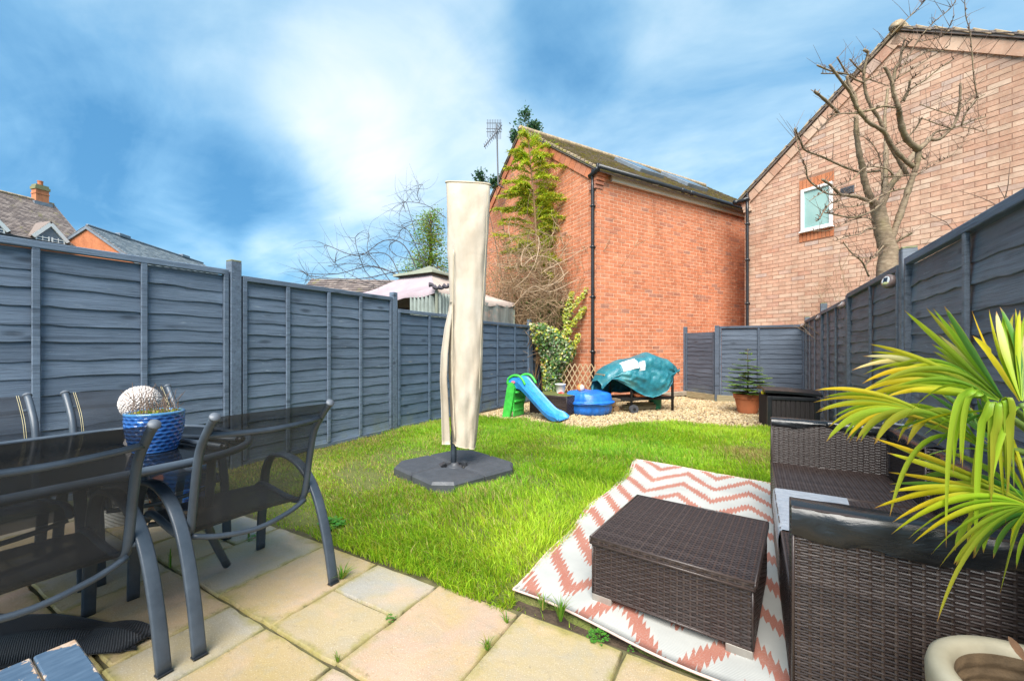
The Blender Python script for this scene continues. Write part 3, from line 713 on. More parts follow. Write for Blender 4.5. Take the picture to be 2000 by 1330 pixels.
def fence_post(fence, p, zt, mat, s=.085, capmat=None):
    o = MB().box((0, 0, zt / 2 - .05), (s, s, zt + .1), 0, .006).build('fence_post', mat, fence)
    o.location = (p[0] - fence.location.x, p[1] - fence.location.y, 0)
    if capmat: MB().box((0, 0, zt + .006), (s * .98, s * .98, .016), 0, .004).build('post_cap', capmat, o)
    return o
XL, XR = -4.42, 1.0
lf = thing('lap_fence', 'long slate blue lap panel fence stepping down behind the dining set and parasol', 'fence', (XL - .03, 0.1, 0))
XF = XL - .025
fence_panel(lf, (XF, 0.1), (XF, 2.085), (1, 0), 0.06, 1.965, [0.325, 0.63], 'fence_blue', seed=1)
fence_panel(lf, (XF, 2.215), (XF, 4.205), (1, 0), 0.02, 1.925, [0.275, 0.51, 0.765], 'fence_blue', seed=2)
fence_panel(lf, (XF, 4.315), (XF, 6.30), (1, 0), 0.03, 1.765, [0.32, 0.66], 'fence_blue_flat', pitch=.15, wav=.35, seed=3)
fence_panel(lf, (XF, 6.40), (XF, 8.37), (1, 0), 0.0, 1.72, [0.33, 0.69], 'fence_blue_flat', pitch=.15, wav=.35, seed=4)
fence_panel(lf, (XF, 8.50), (XF, 9.25), (1, 0), 0.0, 1.66, [0.5], 'fence_blue_flat', pitch=.15, wav=.35, seed=5)
for y, z, s in ((0.05, 2.05, .085), (2.15, 2.055, .10), (4.26, 2.0, .085), (6.35, 1.82, .085), (8.435, 1.86, .085)):
    fence_post(lf, (XF, y), z, 'fence_blue', s, 'post_moss' if y > 8 or y == 2.15 else None)
bf = thing('lap_fence', 'slate blue lap fence across the end of the garden behind the potted fir', 'fence', (-0.7, 10.6, 0))
fence_panel(bf, (-0.64, 10.60), (0.97, 10.72), Vector((0.074, -0.997)), 0.09, 1.70, [0.52], 'fence_dark', pitch=.105, seed=6)
fence_panel(bf, (-1.43, 11.28), (-0.73, 10.66), Vector((-.66, -.75)), 0.09, 1.63, [], 'fence_dark', pitch=.105, cap=False, seed=7)
for p, z in (((-0.69, 10.61), 1.72), ((-1.46, 11.30), 1.74)): fence_post(bf, p, z, 'fence_dark', .095)
m = MB(); m.obox((0.15, 10.62, 0.05), (0.84, 0.062, 0), (-.002, .022, 0), (0, 0, .075), .005); m.build('gravel_board', 'weathered_wood', bf, off=tuple(bf.location))
m = MB(); m.obox((-1.1, 10.95, 0.05), (0.36, -0.33, 0), (.015, .015, 0), (0, 0, .075), .005); m.build('gravel_board', 'weathered_wood', bf, off=tuple(bf.location))
rf = thing('lap_fence', 'charcoal waney lap fence rising behind the rattan sofa and palm', 'fence', (XR + .03, 0.2, 0))
XG = XR + .025
fence_panel(rf, (XG, 2.13), (XG, 4.12), (-1, 0), 0.02, 1.868, [0.50], 'fence_charcoal', seed=11, wav=1.15)
fence_panel(rf, (XG, 0.05), (XG, 2.03), (-1, 0), 0.02, 1.89, [0.50], 'fence_charcoal', seed=12, wav=1.15)
fence_panel(rf, (XG, 4.30), (XG, 6.26), (-1, 0), 0.02, 1.85, [0.45], 'fence_charcoal', seed=13, wav=1.0)
fence_panel(rf, (XG, 6.34), (XG, 8.40), (-1, 0), 0.02, 1.80, [0.36, 0.69], 'fence_charcoal', pitch=.12, seed=14, wav=1.0)
fence_panel(rf, (XG, 8.49), (XG, 10.72), (-1, 0), 0.02, 1.79, [0.34, 0.67], 'fence_charcoal', pitch=.12, seed=15)
for y, z, cm in ((2.08, 1.93, None), (4.21, 1.95, 'post_moss'), (6.30, 1.84, None), (8.445, 1.93, 'post_moss'), (10.78, 1.86, 'post_moss')):
    fence_post(rf, (XG, y), z, 'fence_charcoal', .09, cm)

# ------------------------------------------------------------------ brick houses
def clip_poly(poly, planes):
    for a, b, c in planes:                      # keep a*x+b*z<=c
        out = []
        for i in range(len(poly)):
            p, q = poly[i - 1], poly[i]; dp, dq = a * p[0] + b * p[1] - c, a * q[0] + b * q[1] - c
            if (dp <= 0) != (dq <= 0):
                k = dp / (dp - dq); out.append((p[0] + (q[0] - p[0]) * k, p[1] + (q[1] - p[1]) * k))
            if dq <= 0: out.append(q)
        poly = out
        if len(poly) < 3: return []
    return poly
def brick_wall(house, o, u, smax, zmax, planes, holes, bmat, mmat, n_single=0, zvis=0.0, seed=0, bw=.240, bh=.0705, j=.0135):
    """real bricks over a mortar face; s runs to the right as seen from outside"""
    r = random.Random(seed); o = Vector(o); u = Vector(u); n = Vector((u.y, -u.x)); off = house.location; rz = math.atan2(u.y, u.x)
    def P(s, z, d): return (o.x + u.x * s + n.x * d, o.y + u.y * s + n.y * d, z)
    full = clip_poly([(0, 0), (smax, 0), (smax, zmax), (0, zmax)], planes)
    m = MB(); full = clip_poly(full, [(1, 0, smax - .014), (-1, 0, -.014)]); k = len(full)
    m.add([P(s, z, -.0025) for s, z in full] + [P(s, z, -.26) for s, z in full], [tuple(range(k)), tuple(range(2 * k - 1, k - 1, -1))] + [(i, k + i, k + (i + 1) % k, (i + 1) % k) for i in range(k)])
    wall = m.build('wall', mmat, house, off=off)
    st = MB(); cand = []
    for ci in range(int(zmax / (bh + j)) + 1):
        z0 = ci * (bh + j); z1 = z0 + bh; s = -(bw + j) * (0.5 if ci % 2 else 0) - .002
        while s < smax:
            a, b = max(s, 0), min(s + bw, smax); s += bw + j
            segs = [(a, b)] if b - a > .02 else []
            for hs0, hs1, hz0, hz1 in holes:
                if z1 <= hz0 + .01 or z0 >= hz1 - .01: continue
                ns = []
                for p, q in segs:
                    if q <= hs0 or p >= hs1: ns.append((p, q)); continue
                    if p < hs0 - .015: ns.append((p, hs0 - .004))
                    if q > hs1 + .015: ns.append((hs1 + .004, q))
                segs = ns
            for p, q in segs:
                poly = [(p, z0), (q, z0), (q, z1), (p, z1)]; pc = clip_poly(poly, planes)
                if len(pc) < 3: continue
                e = r.uniform(-.002, .003); whole = (len(pc) == 4 and abs(q - p - bw) < .004)
                c = P((p + q) / 2, (z0 + z1) / 2, e)
                if whole and z0 > zvis:
                    X = c[0] * CT + c[1] * ST; Y = -c[0] * ST + c[1] * CT; uu = 1000 + 805 * X / Y; vv = 680 - 805 * (c[2] - CH) / Y
                    if Y > .5 and 0 < uu < 1995 and 5 < vv < 1330:
                        view = Vector((c[0], c[1])).normalized(); cand.append((abs(view.dot(n)) / Y ** 2, c, pc, e)); continue
                kk = len(pc); st.add([P(s_, z_, e) for s_, z_ in pc] + [P(s_, z_, -.009) for s_, z_ in pc], [tuple(range(kk))] + [(i, kk + i, kk + (i + 1) % kk, (i + 1) % kk) for i in range(kk)])
    cand.sort(key=lambda q: -q[0])
    bm = MB(); bm.add([(-bw / 2, 0, -bh / 2), (bw / 2, 0, -bh / 2), (bw / 2, 0, bh / 2), (-bw / 2, 0, bh / 2), (-bw / 2, .012, -bh / 2), (bw / 2, .012, -bh / 2), (bw / 2, .012, bh / 2), (-bw / 2, .012, bh / 2)],
                  [(0, 1, 2, 3), (0, 4, 5, 1), (1, 5, 6, 2), (2, 6, 7, 3), (3, 7, 4, 0)])
    bme = bm.mesh('brick')
    for q, c, pc, e in cand[:n_single]:
        b = link('brick', bme, bmat, wall); b.location = (c[0] - off.x, c[1] - off.y, c[2] - off.z); b.rotation_euler = (0, 0, rz)
    for q, c, pc, e in cand[n_single:]:
        kk = len(pc); st.add([P(s_, z_, e) for s_, z_ in pc] + [P(s_, z_, -.009) for s_, z_ in pc], [tuple(range(kk))] + [(i, kk + i, kk + (i + 1) % kk, (i + 1) % kk) for i in range(kk)])
    st.build('brickwork', bmat, wall, off=off, kind='stuff'); return wall
def tiles(house, p0, ua, ub, na, nb, ta, tb, mat, seed=0, name='roof_tiles', th=.018, lift=.02, camber=0.0):
    """lapped tiles: columns along ua from p0, courses up ub"""
    r = random.Random(seed); ua = Vector(ua).normalized(); ub = Vector(ub).normalized(); nn = ua.cross(ub).normalized()
    if nn.z < 0: nn = -nn
    m = MB(); off = house.location
    for b in range(nb):
        for a in range(-1 if b % 2 else 0, na):
            x0 = a * ta + (ta / 2 if b % 2 else 0); x1 = min(x0 + ta - .006, na * ta); x0 = max(x0, 0)
            if x1 - x0 < .02: continue
            l = lift + r.uniform(-.003, .006); t0 = p0 + ua * x0 + ub * (b * tb - .01); t1 = p0 + ua * x1 + ub * (b * tb - .01 + r.uniform(-.004, .004)); up = ub * (tb + .04)
            vs = [t0, t1, t1 + nn * (l + th), t0 + nn * (l + th), t0 + up + nn * .001, t1 + up + nn * .001]
            m.add(vs, [(0, 1, 2, 3), (3, 2, 5, 4), (0, 3, 4), (1, 5, 2)])
    return m.build(name, mat, house, off=off, kind='stuff')
def C3(X, Y, z=0.0): x, y = cam2w(X, Y); return Vector((x, y, z))
def house_frame(corner, gl):
    """corner in camera metres; g runs along the gable (right seen from outside), r runs back along the ridge"""
    g = Vector(cam2w(.5, -.866)); rr = Vector(cam2w(.866, .5)); return Vector(cam2w(*corner)), g.normalized(), rr.normalized()
def V3(p, z): return Vector((p.x, p.y, z))

# --- red brick house at the end of the garden
cB, g, rr = house_frame((1.853, 9.04), 6.24); GW, EZ, AZ = 6.24, 5.10, 7.34; HL = 8.2
oB = cB - g * GW
hB = thing('brick_house', 'orange red brick house with mossy roof and black gutter at the garden end', 'house', (cB.x, cB.y, 0))
sl = (AZ - EZ) / (GW / 2)
pl = [(-sl, 1, EZ), (sl, 1, EZ + sl * GW)]
brick_wall(hB, oB, g, GW, AZ, pl, [], 'brick_red', 'mortar_red', 0, 1.2, 21)
brick_wall(hB, cB, rr, HL, EZ, [], [], 'brick_red', 'mortar_red', 290, 0.1, 22)
def rake(house, o, g, GW, EZ, AZ, bmat, out=.03, w_=.17, name='rake_band'):
    nb = Vector((g.y, -g.x)); sl = (AZ - EZ) / (GW / 2)
    for sgn in (0, 1):
        a = V3(o + (g * (GW + .12) if sgn else g * -.12), EZ - .02 - sl * .12); b = V3(o + g * GW / 2, AZ - .02)
        d = (b - a).normalized(); up = Vector((0, 0, 1)) - d * d.z; up.normalize()
        m = MB()
        k = int((b - a).length / .225)
        for i in range(k):
            c = a + (b - a) * ((i + .5) / k) - up * (w_ / 2) + V3(nb, 0) * out
            m.obox(c, d * (b - a).length / k / 2 * .96, V3(nb, 0) * .02, up * w_ / 2)
        m.build(name, bmat, house, off=house.location)
rake(hB, oB, g, GW, EZ, AZ, 'brick_red', .016, .20)
# corbelled eaves corner
m = MB()
for k in range(4):
    ln = .10 + .055 * k; c = V3(cB, EZ - .40 + k * .085) + V3(rr, 0) * (ln / 2 - .03) - V3(g, 0) * .12
    m.obox(V3(cB, EZ - .36 + k * .082) + V3(rr, 0) * .06 + V3(g, 0) * (.012 + .03 * k) - V3(g, 0) * .10, V3(rr, 0) * .11, V3(g, 0) * .11, (0, 0, .036))
m.build('corbel', 'brick_red', hB, off=hB.location)
nB = Vector((rr.y, -rr.x))
m = MB(); m.obox(V3(cB + rr * (HL / 2 + .2), EZ - .07) + V3(nB, 0) * .045, V3(rr, 0) * (HL / 2 - .2), V3(nB, 0) * .03, (0, 0, .11)); m.build('soffit', 'cream_soffit', hB, off=hB.location)
# roof slab and tiles
ov = .22
def roof_side(house, base, along, outw, L, half, EZ, AZ, ov, mat, ta, tb, seed, ridge=True, deckmat='roof_brown', lift=.02):
    e = V3(base + outw * ov, EZ - ov * (AZ - EZ) / half + .06) - V3(along, 0) * .09; t_ = V3(base - outw * half, AZ + .06) - V3(along, 0) * .09
    ub = t_ - e; S = ub.length; n = V3(along, 0).cross(ub).normalized(); n = n if n.z > 0 else -n
    m = MB(); m.obox((e + t_) / 2 + V3(along, 0) * (L / 2 + .09) - n * .02, V3(along, 0) * (L / 2 + .07), ub / 2, n * .018); m.build('roof_deck', deckmat, house, off=house.location)
    tiles(house, e, V3(along, 0), ub, int((L + .18) / ta), int(S / tb), ta, tb, mat, seed, lift=lift)
    return e, t_
roof_side(hB, cB, rr, nB, HL, GW / 2, EZ, AZ, .20, 'roof_moss', .20, .165, 31, lift=.03)
roof_side(hB, cB - g * GW, rr, -nB, HL, GW / 2, EZ, AZ, .20, 'roof_moss', .30, .30, 32)
def gutter(house, a, b, nrm, name='gutter', rad=.062):
    m = MB(); m.tube([a, a + (b - a) * .5, b], rad, 10); k = int((b - a).length / .9)
    for i in range(k + 1): c = a + (b - a) * (i / max(k, 1)); m.box(c + V3(nrm, 0) * -.02, (.05, .05, .15), math.atan2(nrm.y, nrm.x), .006)
    for i in (0.32, 0.36, .7): m.tube([a + (b - a) * i, a + (b - a) * (i + .012)], rad * 1.15, 10)
    return m.build(name, 'black_plastic', house, off=house.location, smooth=True)
ga = V3(cB + nB * .19 - rr * .12, EZ - .02); gutter(hB, ga, V3(cB + nB * .19 + rr * HL, EZ - .02), nB)
def downpipe(house, top, foot, bend=None):
    m = MB(); m.tube(smooth_pts([p for p in (top, bend) if p] + [Vector((foot.x, foot.y, top.z - .3)), foot], 3), .036, 10)
    for z in (.32, 1.1, 2.3, 3.4, 4.3): m.tube([(foot.x, foot.y, z), (foot.x, foot.y, z + .05)], .047, 10); m.box((foot.x, foot.y, z + .025), (.13, .035, .03), TH, .004)
    return m.build('downpipe', 'black_plastic', house, off=house.location, smooth=True)
nG = Vector((g.y, -g.x))
dp = cB - g * .06 + nG * .06; downpipe(hB, V3(dp, EZ - .1), V3(dp, 0), None)
m = MB(); m.tube([V3(cB + nB * .19 - rr * .12, EZ - .05), V3(dp, EZ - .08), V3(dp - g * .1, EZ - .10)], .055, 10); m.build('gutter_outlet', 'black_plastic', hB, off=hB.location, smooth=True)
# skylights
for k in (3.1, 5.1):
    e0 = V3(cB + nB * .0, EZ); e1 = V3(cB - nB * GW / 2, AZ); ub = (e1 - e0).normalized(); n = V3(rr, 0).cross(ub); n = n if n.z > 0 else -n
    c = e0 + ub * 2.15 + V3(rr, 0) * k + n * .13
    sk = MB().obox(c, V3(rr, 0) * .48, ub * .62, n * .06, .012).build('skylight', 'lead_grey', hB, off=hB.location)
    MB().obox(c + n * .055, V3(rr, 0) * .40, ub * .53, n * .012).build('pane', 'sky_glass', sk, off=hB.location)
# verge tiles and ridge
for sgn in (0, 1):
    a = V3(oB + g * (GW + .2 if sgn else -.2), EZ - .2 * sl + .07); b = V3(oB + g * GW / 2, AZ + .07); d = (b - a).normalized(); up = (Vector((0, 0, 1)) - d * d.z).normalized(); k = 22
    vm = MB().obox((0, 0, .012), (.115, 0, .010), (0, .05, 0), (0, 0, .016), .005).mesh('verge_tile')
    for i in range(k):
        c = a + (b - a) * ((i + .5) / k) + V3(nG, 0) * .02
        o = link('verge_tile', vm, 'verge_tile', hB); q = Matrix((d, V3(nG, 0) * (1 if d.cross(V3(nG, 0)).dot(up) > 0 else -1), up)).transposed().to_euler(); o.rotation_euler = q; s_ = (b - a).length / k / .225; o.scale = (s_, 1, 1); o.location = c - hB.location
def ridge(house, a, b, mat, rad=.10, seg=.42):
    k = max(1, int((b - a).length / seg)); me = MB().tube([(-.5, 0, 0), (.5, 0, 0)], 1.0, 10).mesh('ridge_tile', smooth=True); d = (b - a).normalized()
    for i in range(k):
        o = link('ridge_tile', me, mat, house); o.location = a + (b - a) * ((i + .5) / k) - house.location; o.rotation_euler = (0, 0, math.atan2(d.y, d.x)); o.scale = ((b - a).length / k * .97, rad, rad * .8)
pk = cB - g * GW / 2
ridge(hB, V3(pk - rr * .1, AZ + .09), V3(pk + rr * HL, AZ + .09), 'verge_tile')
m = MB(); m.obox(V3(cB + rr * (HL / 2), .06) + V3(nB, 0) * .05, V3(rr, 0) * (HL / 2), V3(nB, 0) * .045, (0, 0, .055), .01); m.build('footing', 'concrete_foot', hB, off=hB.location)

# --- buff brick house on the right
cR, g, rr = house_frame((5.93, 10.5), 5.97); GW, EZ, AZ = 5.97, 5.02, 7.27
hR = thing('brick_house', 'pale buff brick gable house with small white window beyond the right fence', 'house', (cR.x, cR.y, 0))
sl = (AZ - EZ) / (GW / 2); pl = [(-sl, 1, EZ), (sl, 1, EZ + sl * GW)]; nR = Vector((g.y, -g.x))
WS0, WS1, WZ0, WZ1 = 1.30, 1.915, 3.825, 4.78
VS = (2.05, 2.29, 4.42, 4.57)
brick_wall(hR, cR, g, GW, AZ, pl, [(WS0 - .04, WS1 + .02, WZ0 - .225, WZ1 + .225), VS], 'brick_buff', 'mortar', 290, 1.9, 41, bw=.262, bh=.079, j=.013)
m = MB(); m.obox(V3(cR + rr * 3.5 , EZ / 2) + V3(g, 0) * .14, V3(rr, 0) * 3.2, V3(g, 0) * .12, (0, 0, EZ / 2)); m.build('side_wall', 'brick_buff', hR, off=hR.location)
rake(hR, cR, g, GW, EZ, AZ, 'brick_buff', .016, .20)
sb = MB().obox((0, 0, 0), (.032, 0, 0), (0, .006, 0), (0, 0, .104)).mesh('soldier_brick')
for zc_ in (WZ1 + .113, WZ0 - .113):
    for k in range(9):
        p = cR + g * (WS0 - .005 + k * .0748) + nR * .002
        o = link('soldier_brick', sb, 'brick_orange', hR); o.location = V3(p, zc_) - hR.location; o.rotation_euler = (0, 0, math.atan2(g.y, g.x))
wc = cR + g * (WS0 + WS1) / 2 + nR * .006; hw, hz = (WS1 - WS0) / 2, (WZ1 - WZ0) / 2; zc_ = (WZ0 + WZ1) / 2
m = MB()
for dx in (-1, 1): m.obox(V3(wc + g * dx * (hw - .032), zc_), V3(g, 0) * .032, V3(nR, 0) * .035, (0, 0, hz), .006)
for dz in (-1, 1): m.obox(V3(wc, zc_ + dz * (hz - .032)), V3(g, 0) * (hw - .066), V3(nR, 0) * .034, (0, 0, .032), .006)
wn = m.build('window', 'white_paint', hR, off=hR.location)
MB().obox(V3(wc, zc_) - V3(nR, 0) * .004, V3(g, 0) * (hw - .05), V3(nR, 0) * .006, (0, 0, hz - .05)).build('pane', 'frosted_glass', wn, off=hR.location)
MB().obox(V3(wc, WZ0 - .012) + V3(nR, 0) * .035, V3(g, 0) * (hw + .02), V3(nR, 0) * .045, (0, 0, .014), .004).build('sill', 'white_paint', wn, off=hR.location)
vc = cR + g * (VS[0] + VS[1]) / 2 - nR * .004
vt = MB().obox(V3(vc, (VS[2] + VS[3]) / 2), V3(g, 0) * .118, V3(nR, 0) * .02, (0, 0, .073)).build('air_vent', 'antenna_metal', hR, off=hR.location)
for k in range(6):
    MB().obox(V3(vc + nR * .022, VS[2] + .02 + k * .022), V3(g, 0) * .105, V3(nR, 0) * .008, (0, 0, .004)).build('louvre', 'antenna_metal', vt, off=hR.location)
nL = -g
roof_side(hR, cR, rr, nL, 6.5, GW / 2, EZ, AZ, .16, 'roof_brown', .30, .30, 51)
roof_side(hR, cR + g * GW, rr, g, 6.5, GW / 2, EZ, AZ, .16, 'roof_brown', .30, .30, 52)
for sgn in (0, 1):
    a = V3(cR + g * (GW + .16 if sgn else -.16), EZ - .16 * sl + .07); b = V3(cR + g * GW / 2, AZ + .07); d = (b - a).normalized(); up = (Vector((0, 0, 1)) - d * d.z).normalized(); k = 13
    vm = MB().obox((0, 0, .010), (.15, 0, .016), (0, .06, 0), (0, 0, .022), .007).mesh('verge_tile')
    for i in range(k):
        c = a + (b - a) * ((i + .5) / k) + V3(nR, 0) * .03
        o = link('verge_tile', vm, 'verge_tile', hR); o.rotation_euler = Matrix((d, V3(nR, 0) * (1 if d.cross(V3(nR, 0)).dot(up) > 0 else -1), up)).transposed().to_euler()
        o.scale = ((b - a).length / k / .30, 1, 1); o.location = c - hR.location
ridge(hR, V3(cR + g * GW / 2 + nR * .12, AZ + .08), V3(cR + g * GW / 2 + rr * 6.5, AZ + .08), 'verge_tile', .12)
m = MB(); m.tube([V3(cR + nL * .17 + nR * .16, EZ - .08), V3(cR + nL * .17 + rr * 6, EZ - .08)], .06, 10); m.tube([V3(cR + nL * .20 + nR * .10, EZ - .10), V3(cR + g * .15 + nR * .07, EZ - .06)], .05, 10)
m.build('gutter', 'black_plastic', hR, off=hR.location, smooth=True)
dp = cR + g * .10 + nR * .06; downpipe(hR, V3(dp, EZ - .05), V3(dp, 0))
m = MB()
for k in range(4): m.obox(V3(cR, EZ - .34 + k * .08) + V3(g, 0) * (.09 - .025 * k) + V3(nR, 0) * .02, V3(g, 0) * .10, V3(nR, 0) * .022, (0, 0, .035))
m.build('corbel', 'brick_buff', hR, off=hR.location)

# --- far houses on the left
def loc_frame(Xc, Yc, deg):                    # a runs away along the ridge, b to the right of it
    a = Vector(cam2w(math.sin(R(deg)), math.cos(R(deg)))); b = Vector(cam2w(math.cos(R(deg)), -math.sin(R(deg)))); return Vector(cam2w(Xc, Yc)), a, b
p0, a, b = loc_frame(-1.112 * 32, 32, 17); WD, RZ_, EZ_ = 4.22, 12.24, 8.62
hT = thing('terraced_house', 'steep brown tiled roof with chimney and white dormer far behind the left fence', 'house', (p0.x, p0.y, 0))
LL = 15
m = MB(); m.obox(V3(p0 - a * LL / 2, EZ_ / 2 - .1), V3(a, 0) * (LL / 2 - .1), V3(b, 0) * (WD - .25), (0, 0, EZ_ / 2 - .1)); m.build('wall', 'brick_orange', hT, off=hT.location)
m = MB(); e = [V3(p0 - b * (WD - .2), EZ_ - .1), V3(p0 + b * (WD - .2), EZ_ - .1), V3(p0, RZ_ - .12)]
m.add(e + [p - V3(a, 0) * .2 for p in e], [(0, 1, 2), (5, 4, 3), (0, 2, 5, 3), (1, 4, 5, 2)]); m.build('gable_wall', 'brick_orange', hT, off=hT.location)
st0 = p0 - a * LL
roof_side(hT, st0 + b * WD, a, b, LL, WD, EZ_, RZ_, .12, 'roof_brown', .26, .19, 61, lift=.02)
roof_side(hT, st0 - b * WD, a, -b, LL, WD, EZ_, RZ_, .12, 'roof_brown', .26, .26, 62)
ridge(hT, V3(st0, RZ_ + .1), V3(p0, RZ_ + .1), 'verge_tile', .13, .5)
MB().obox(V3(st0 + b * (WD + .16) + a * LL / 2, EZ_ - .12), V3(a, 0) * LL / 2, V3(b, 0) * .06, (0, 0, .06)).build('gutter', 'black_plastic', hT, off=hT.location)
MB().obox(V3(st0 + b * (WD + .02) + a * LL / 2, EZ_ - .30), V3(a, 0) * LL / 2, V3(b, 0) * .10, (0, 0, .09)).build('fascia', 'cream_soffit', hT, off=hT.location)
cc_ = p0 - a * .75
ch = MB().obox(V3(cc_, RZ_ + .35), V3(a, 0) * .36, V3(b, 0) * .28, (0, 0, .75))
ch.obox(V3(cc_, RZ_ + .62), V3(a, 0) * .39, V3(b, 0) * .31, (0, 0, .04)); chim = ch.build('chimney', 'brick_orange', hT, off=hT.location)
cm = MB().obox(V3(cc_, RZ_ + 1.02), V3(a, 0) * .42, V3(b, 0) * .34, (0, 0, .10)); cm.obox(V3(cc_, RZ_ + 1.18), V3(a, 0) * .36, V3(b, 0) * .28, (0, 0, .10)); cm.build('chimney_cap', 'post_moss', chim, off=hT.location)
MB().lathe([(.16, 0), (.15, .30), (.17, .30), (.17, .36), (.12, .36)], 12, V3(cc_, RZ_ + 1.26)).build('chimney_pot', 'terracotta', chim, off=hT.location)
MB().obox(V3(cc_ + b * .22, RZ_ - .18), V3(a, 0) * .5, V3(b, 0) * .22, (0, 0, .16)).build('flashing', 'lead_grey', hT, off=hT.location)
def dormer(tt):
    f = p0 + b * (WD + .10) - a * tt; w2 = .80
    m = MB(); pts = [(-w2 * .86, -.25), (w2 * .86, -.25), (w2 * .86, .32), (0, 1.12), (-w2 * .86, .32)]
    k = len(pts); fr_ = [V3(f + a * s, EZ_ + z) for s, z in pts]; bk = [p - V3(b, 0) * 2.2 for p in fr_]
    m.add(fr_ + bk, [tuple(range(k)), tuple(range(2 * k - 1, k - 1, -1))] + [(i, k + i, k + (i + 1) % k, (i + 1) % k) for i in range(k)])
    d = m.build('dormer', 'lead_grey', hT, off=hT.location)
    m = MB()
    for s in (-1, 1):
        p = V3(f + a * s * w2 * 1.12 + b * .08, EZ_ + .12); q = V3(f + b * .08, EZ_ + 1.20); dd = q - p; up = (Vector((0, 0, 1)) - dd.normalized() * dd.normalized().z).normalized()
        m.obox((p + q) / 2, dd / 2, V3(b, 0) * .05, up * .11)
    m.build('bargeboard', 'white_paint', d, off=hT.location)
    m = MB()
    for s in (-1, 1):
        p = V3(f + a * s * w2 * 1.25, EZ_ + .13); q = V3(f, EZ_ + 1.36); up = Vector((0, 0, 1)); dd = q - p
        m.obox((p + q) / 2 - V3(b, 0) * .9, dd / 2, V3(b, 0) * 1.02, up * .05)
    m.build('dormer_roof', 'roof_brown', d, off=hT.location)
    for s in (-1, 1):
        c = f + a * s * .40 + b * .03; m = MB()
        for dx in (-1, 0, 1): m.obox(V3(c + a * dx * .31, EZ_ - .08), V3(a, 0) * (.035 if dx else .018), V3(b, 0) * .04, (0, 0, .36))
        for dz in (-.34, .08, .26): m.obox(V3(c, EZ_ - .08 + dz), V3(a, 0) * .30, V3(b, 0) * .038, (0, 0, .03 if abs(dz) > .2 else .015))
        m.build('window', 'white_paint', d, off=hT.location)
        MB().obox(V3(c, EZ_ - .08), V3(a, 0) * .31, V3(b, 0) * .012, (0, 0, .35)).build('pane', 'sky_glass', d, off=hT.location)
dormer(2.19); dormer(5.1)
p1, a, b = loc_frame(-1.031 * 30, 30, -7); WD, RZ_, EZ_ = 4.2, 10.05, 6.9; LL = 13.5
hS = thing('slate_roof_house', 'orange brick gable with long grey slate roof far behind the left fence', 'house', (p1.x, p1.y, 0))
m = MB(); pts = [(-WD, 0), (WD, 0), (WD, EZ_), (0, RZ_), (-WD, EZ_)]; k = 5; f0 = [V3(p1 + b * s, z) for s, z in pts]; f1 = [p + V3(a, 0) * LL for p in f0]
m.add(f0 + f1, [tuple(range(k)), tuple(range(2 * k - 1, k - 1, -1))] + [(i, k + i, k + (i + 1) % k, (i + 1) % k) for i in range(k)]); wl = m.build('wall', 'brick_orange', hS, off=hS.location)
m = MB()
for s in (-1, 1):
    p = V3(p1 + b * s * WD - a * .06, EZ_ - .1); q = V3(p1 - a * .06, RZ_ - .1); m.obox((p + q) / 2, (q - p) / 2, V3(a, 0) * .05, (0, 0, .10))
m.build('bargeboard', 'lead_grey', hS, off=hS.location)
roof_side(hS, p1 + b * WD, a, b, LL, WD, EZ_, RZ_, .1, 'roof_slate', .32, .24, 63); roof_side(hS, p1 - b * WD, a, -b, LL, WD, EZ_, RZ_, .1, 'roof_slate', .6, .4, 64)
ridge(hS, V3(p1, RZ_ + .1), V3(p1 + a * LL, RZ_ + .1), 'lead_grey', .12, .6)
for tt in (3.2, 10.6): MB().obox(V3(p1 + a * tt, RZ_ + .16), V3(a, 0) * .55, V3(b, 0) * .20, (0, 0, .13), .03).build('ridge_vent', 'lead_grey', hS, off=hS.location)
# low tiled roof beyond the gazebo
q0 = D(705, 545, 17); hO = thing('outbuilding', 'low outbuilding with brown tiled roof beyond the gazebo', 'outbuilding', (q0.x, q0.y, 0))
ax_ = Vector(cam2w(1, .1)).normalized(); bx_ = Vector((-ax_.y, ax_.x))
m = MB(); m.obox(V3(Vector((q0.x, q0.y)) + bx_ * .2, 1.5), V3(ax_, 0) * 1.9, V3(bx_, 0) * 1.2, (0, 0, 1.5)); m.build('wall', 'brick_orange', hO, off=hO.location)
lo = Vector((q0.x, q0.y)) - ax_ * 2.0 - bx_ * 1.4; e = V3(lo, 3.05); up = V3(bx_ * 1.5, .98)
MB().obox(e + V3(ax_, 0) * 2.0 + up / 2 - Vector((0, 0, .05)), V3(ax_, 0) * 2, up / 2, (0, 0, .04)).build('roof_deck', 'roof_brown', hO, off=hO.location)
tiles(hO, e, V3(ax_, 0), up, 14, 9, .285, .2, 'roof_brown', 65)
up2 = V3(bx_ * 1.5, -.98)
MB().obox(e + up + V3(ax_, 0) * 2.0 + up2 / 2 - Vector((0, 0, .05)), V3(ax_, 0) * 2, up2 / 2, (0, 0, .04)).build('roof_deck', 'roof_brown', hO, off=hO.location)
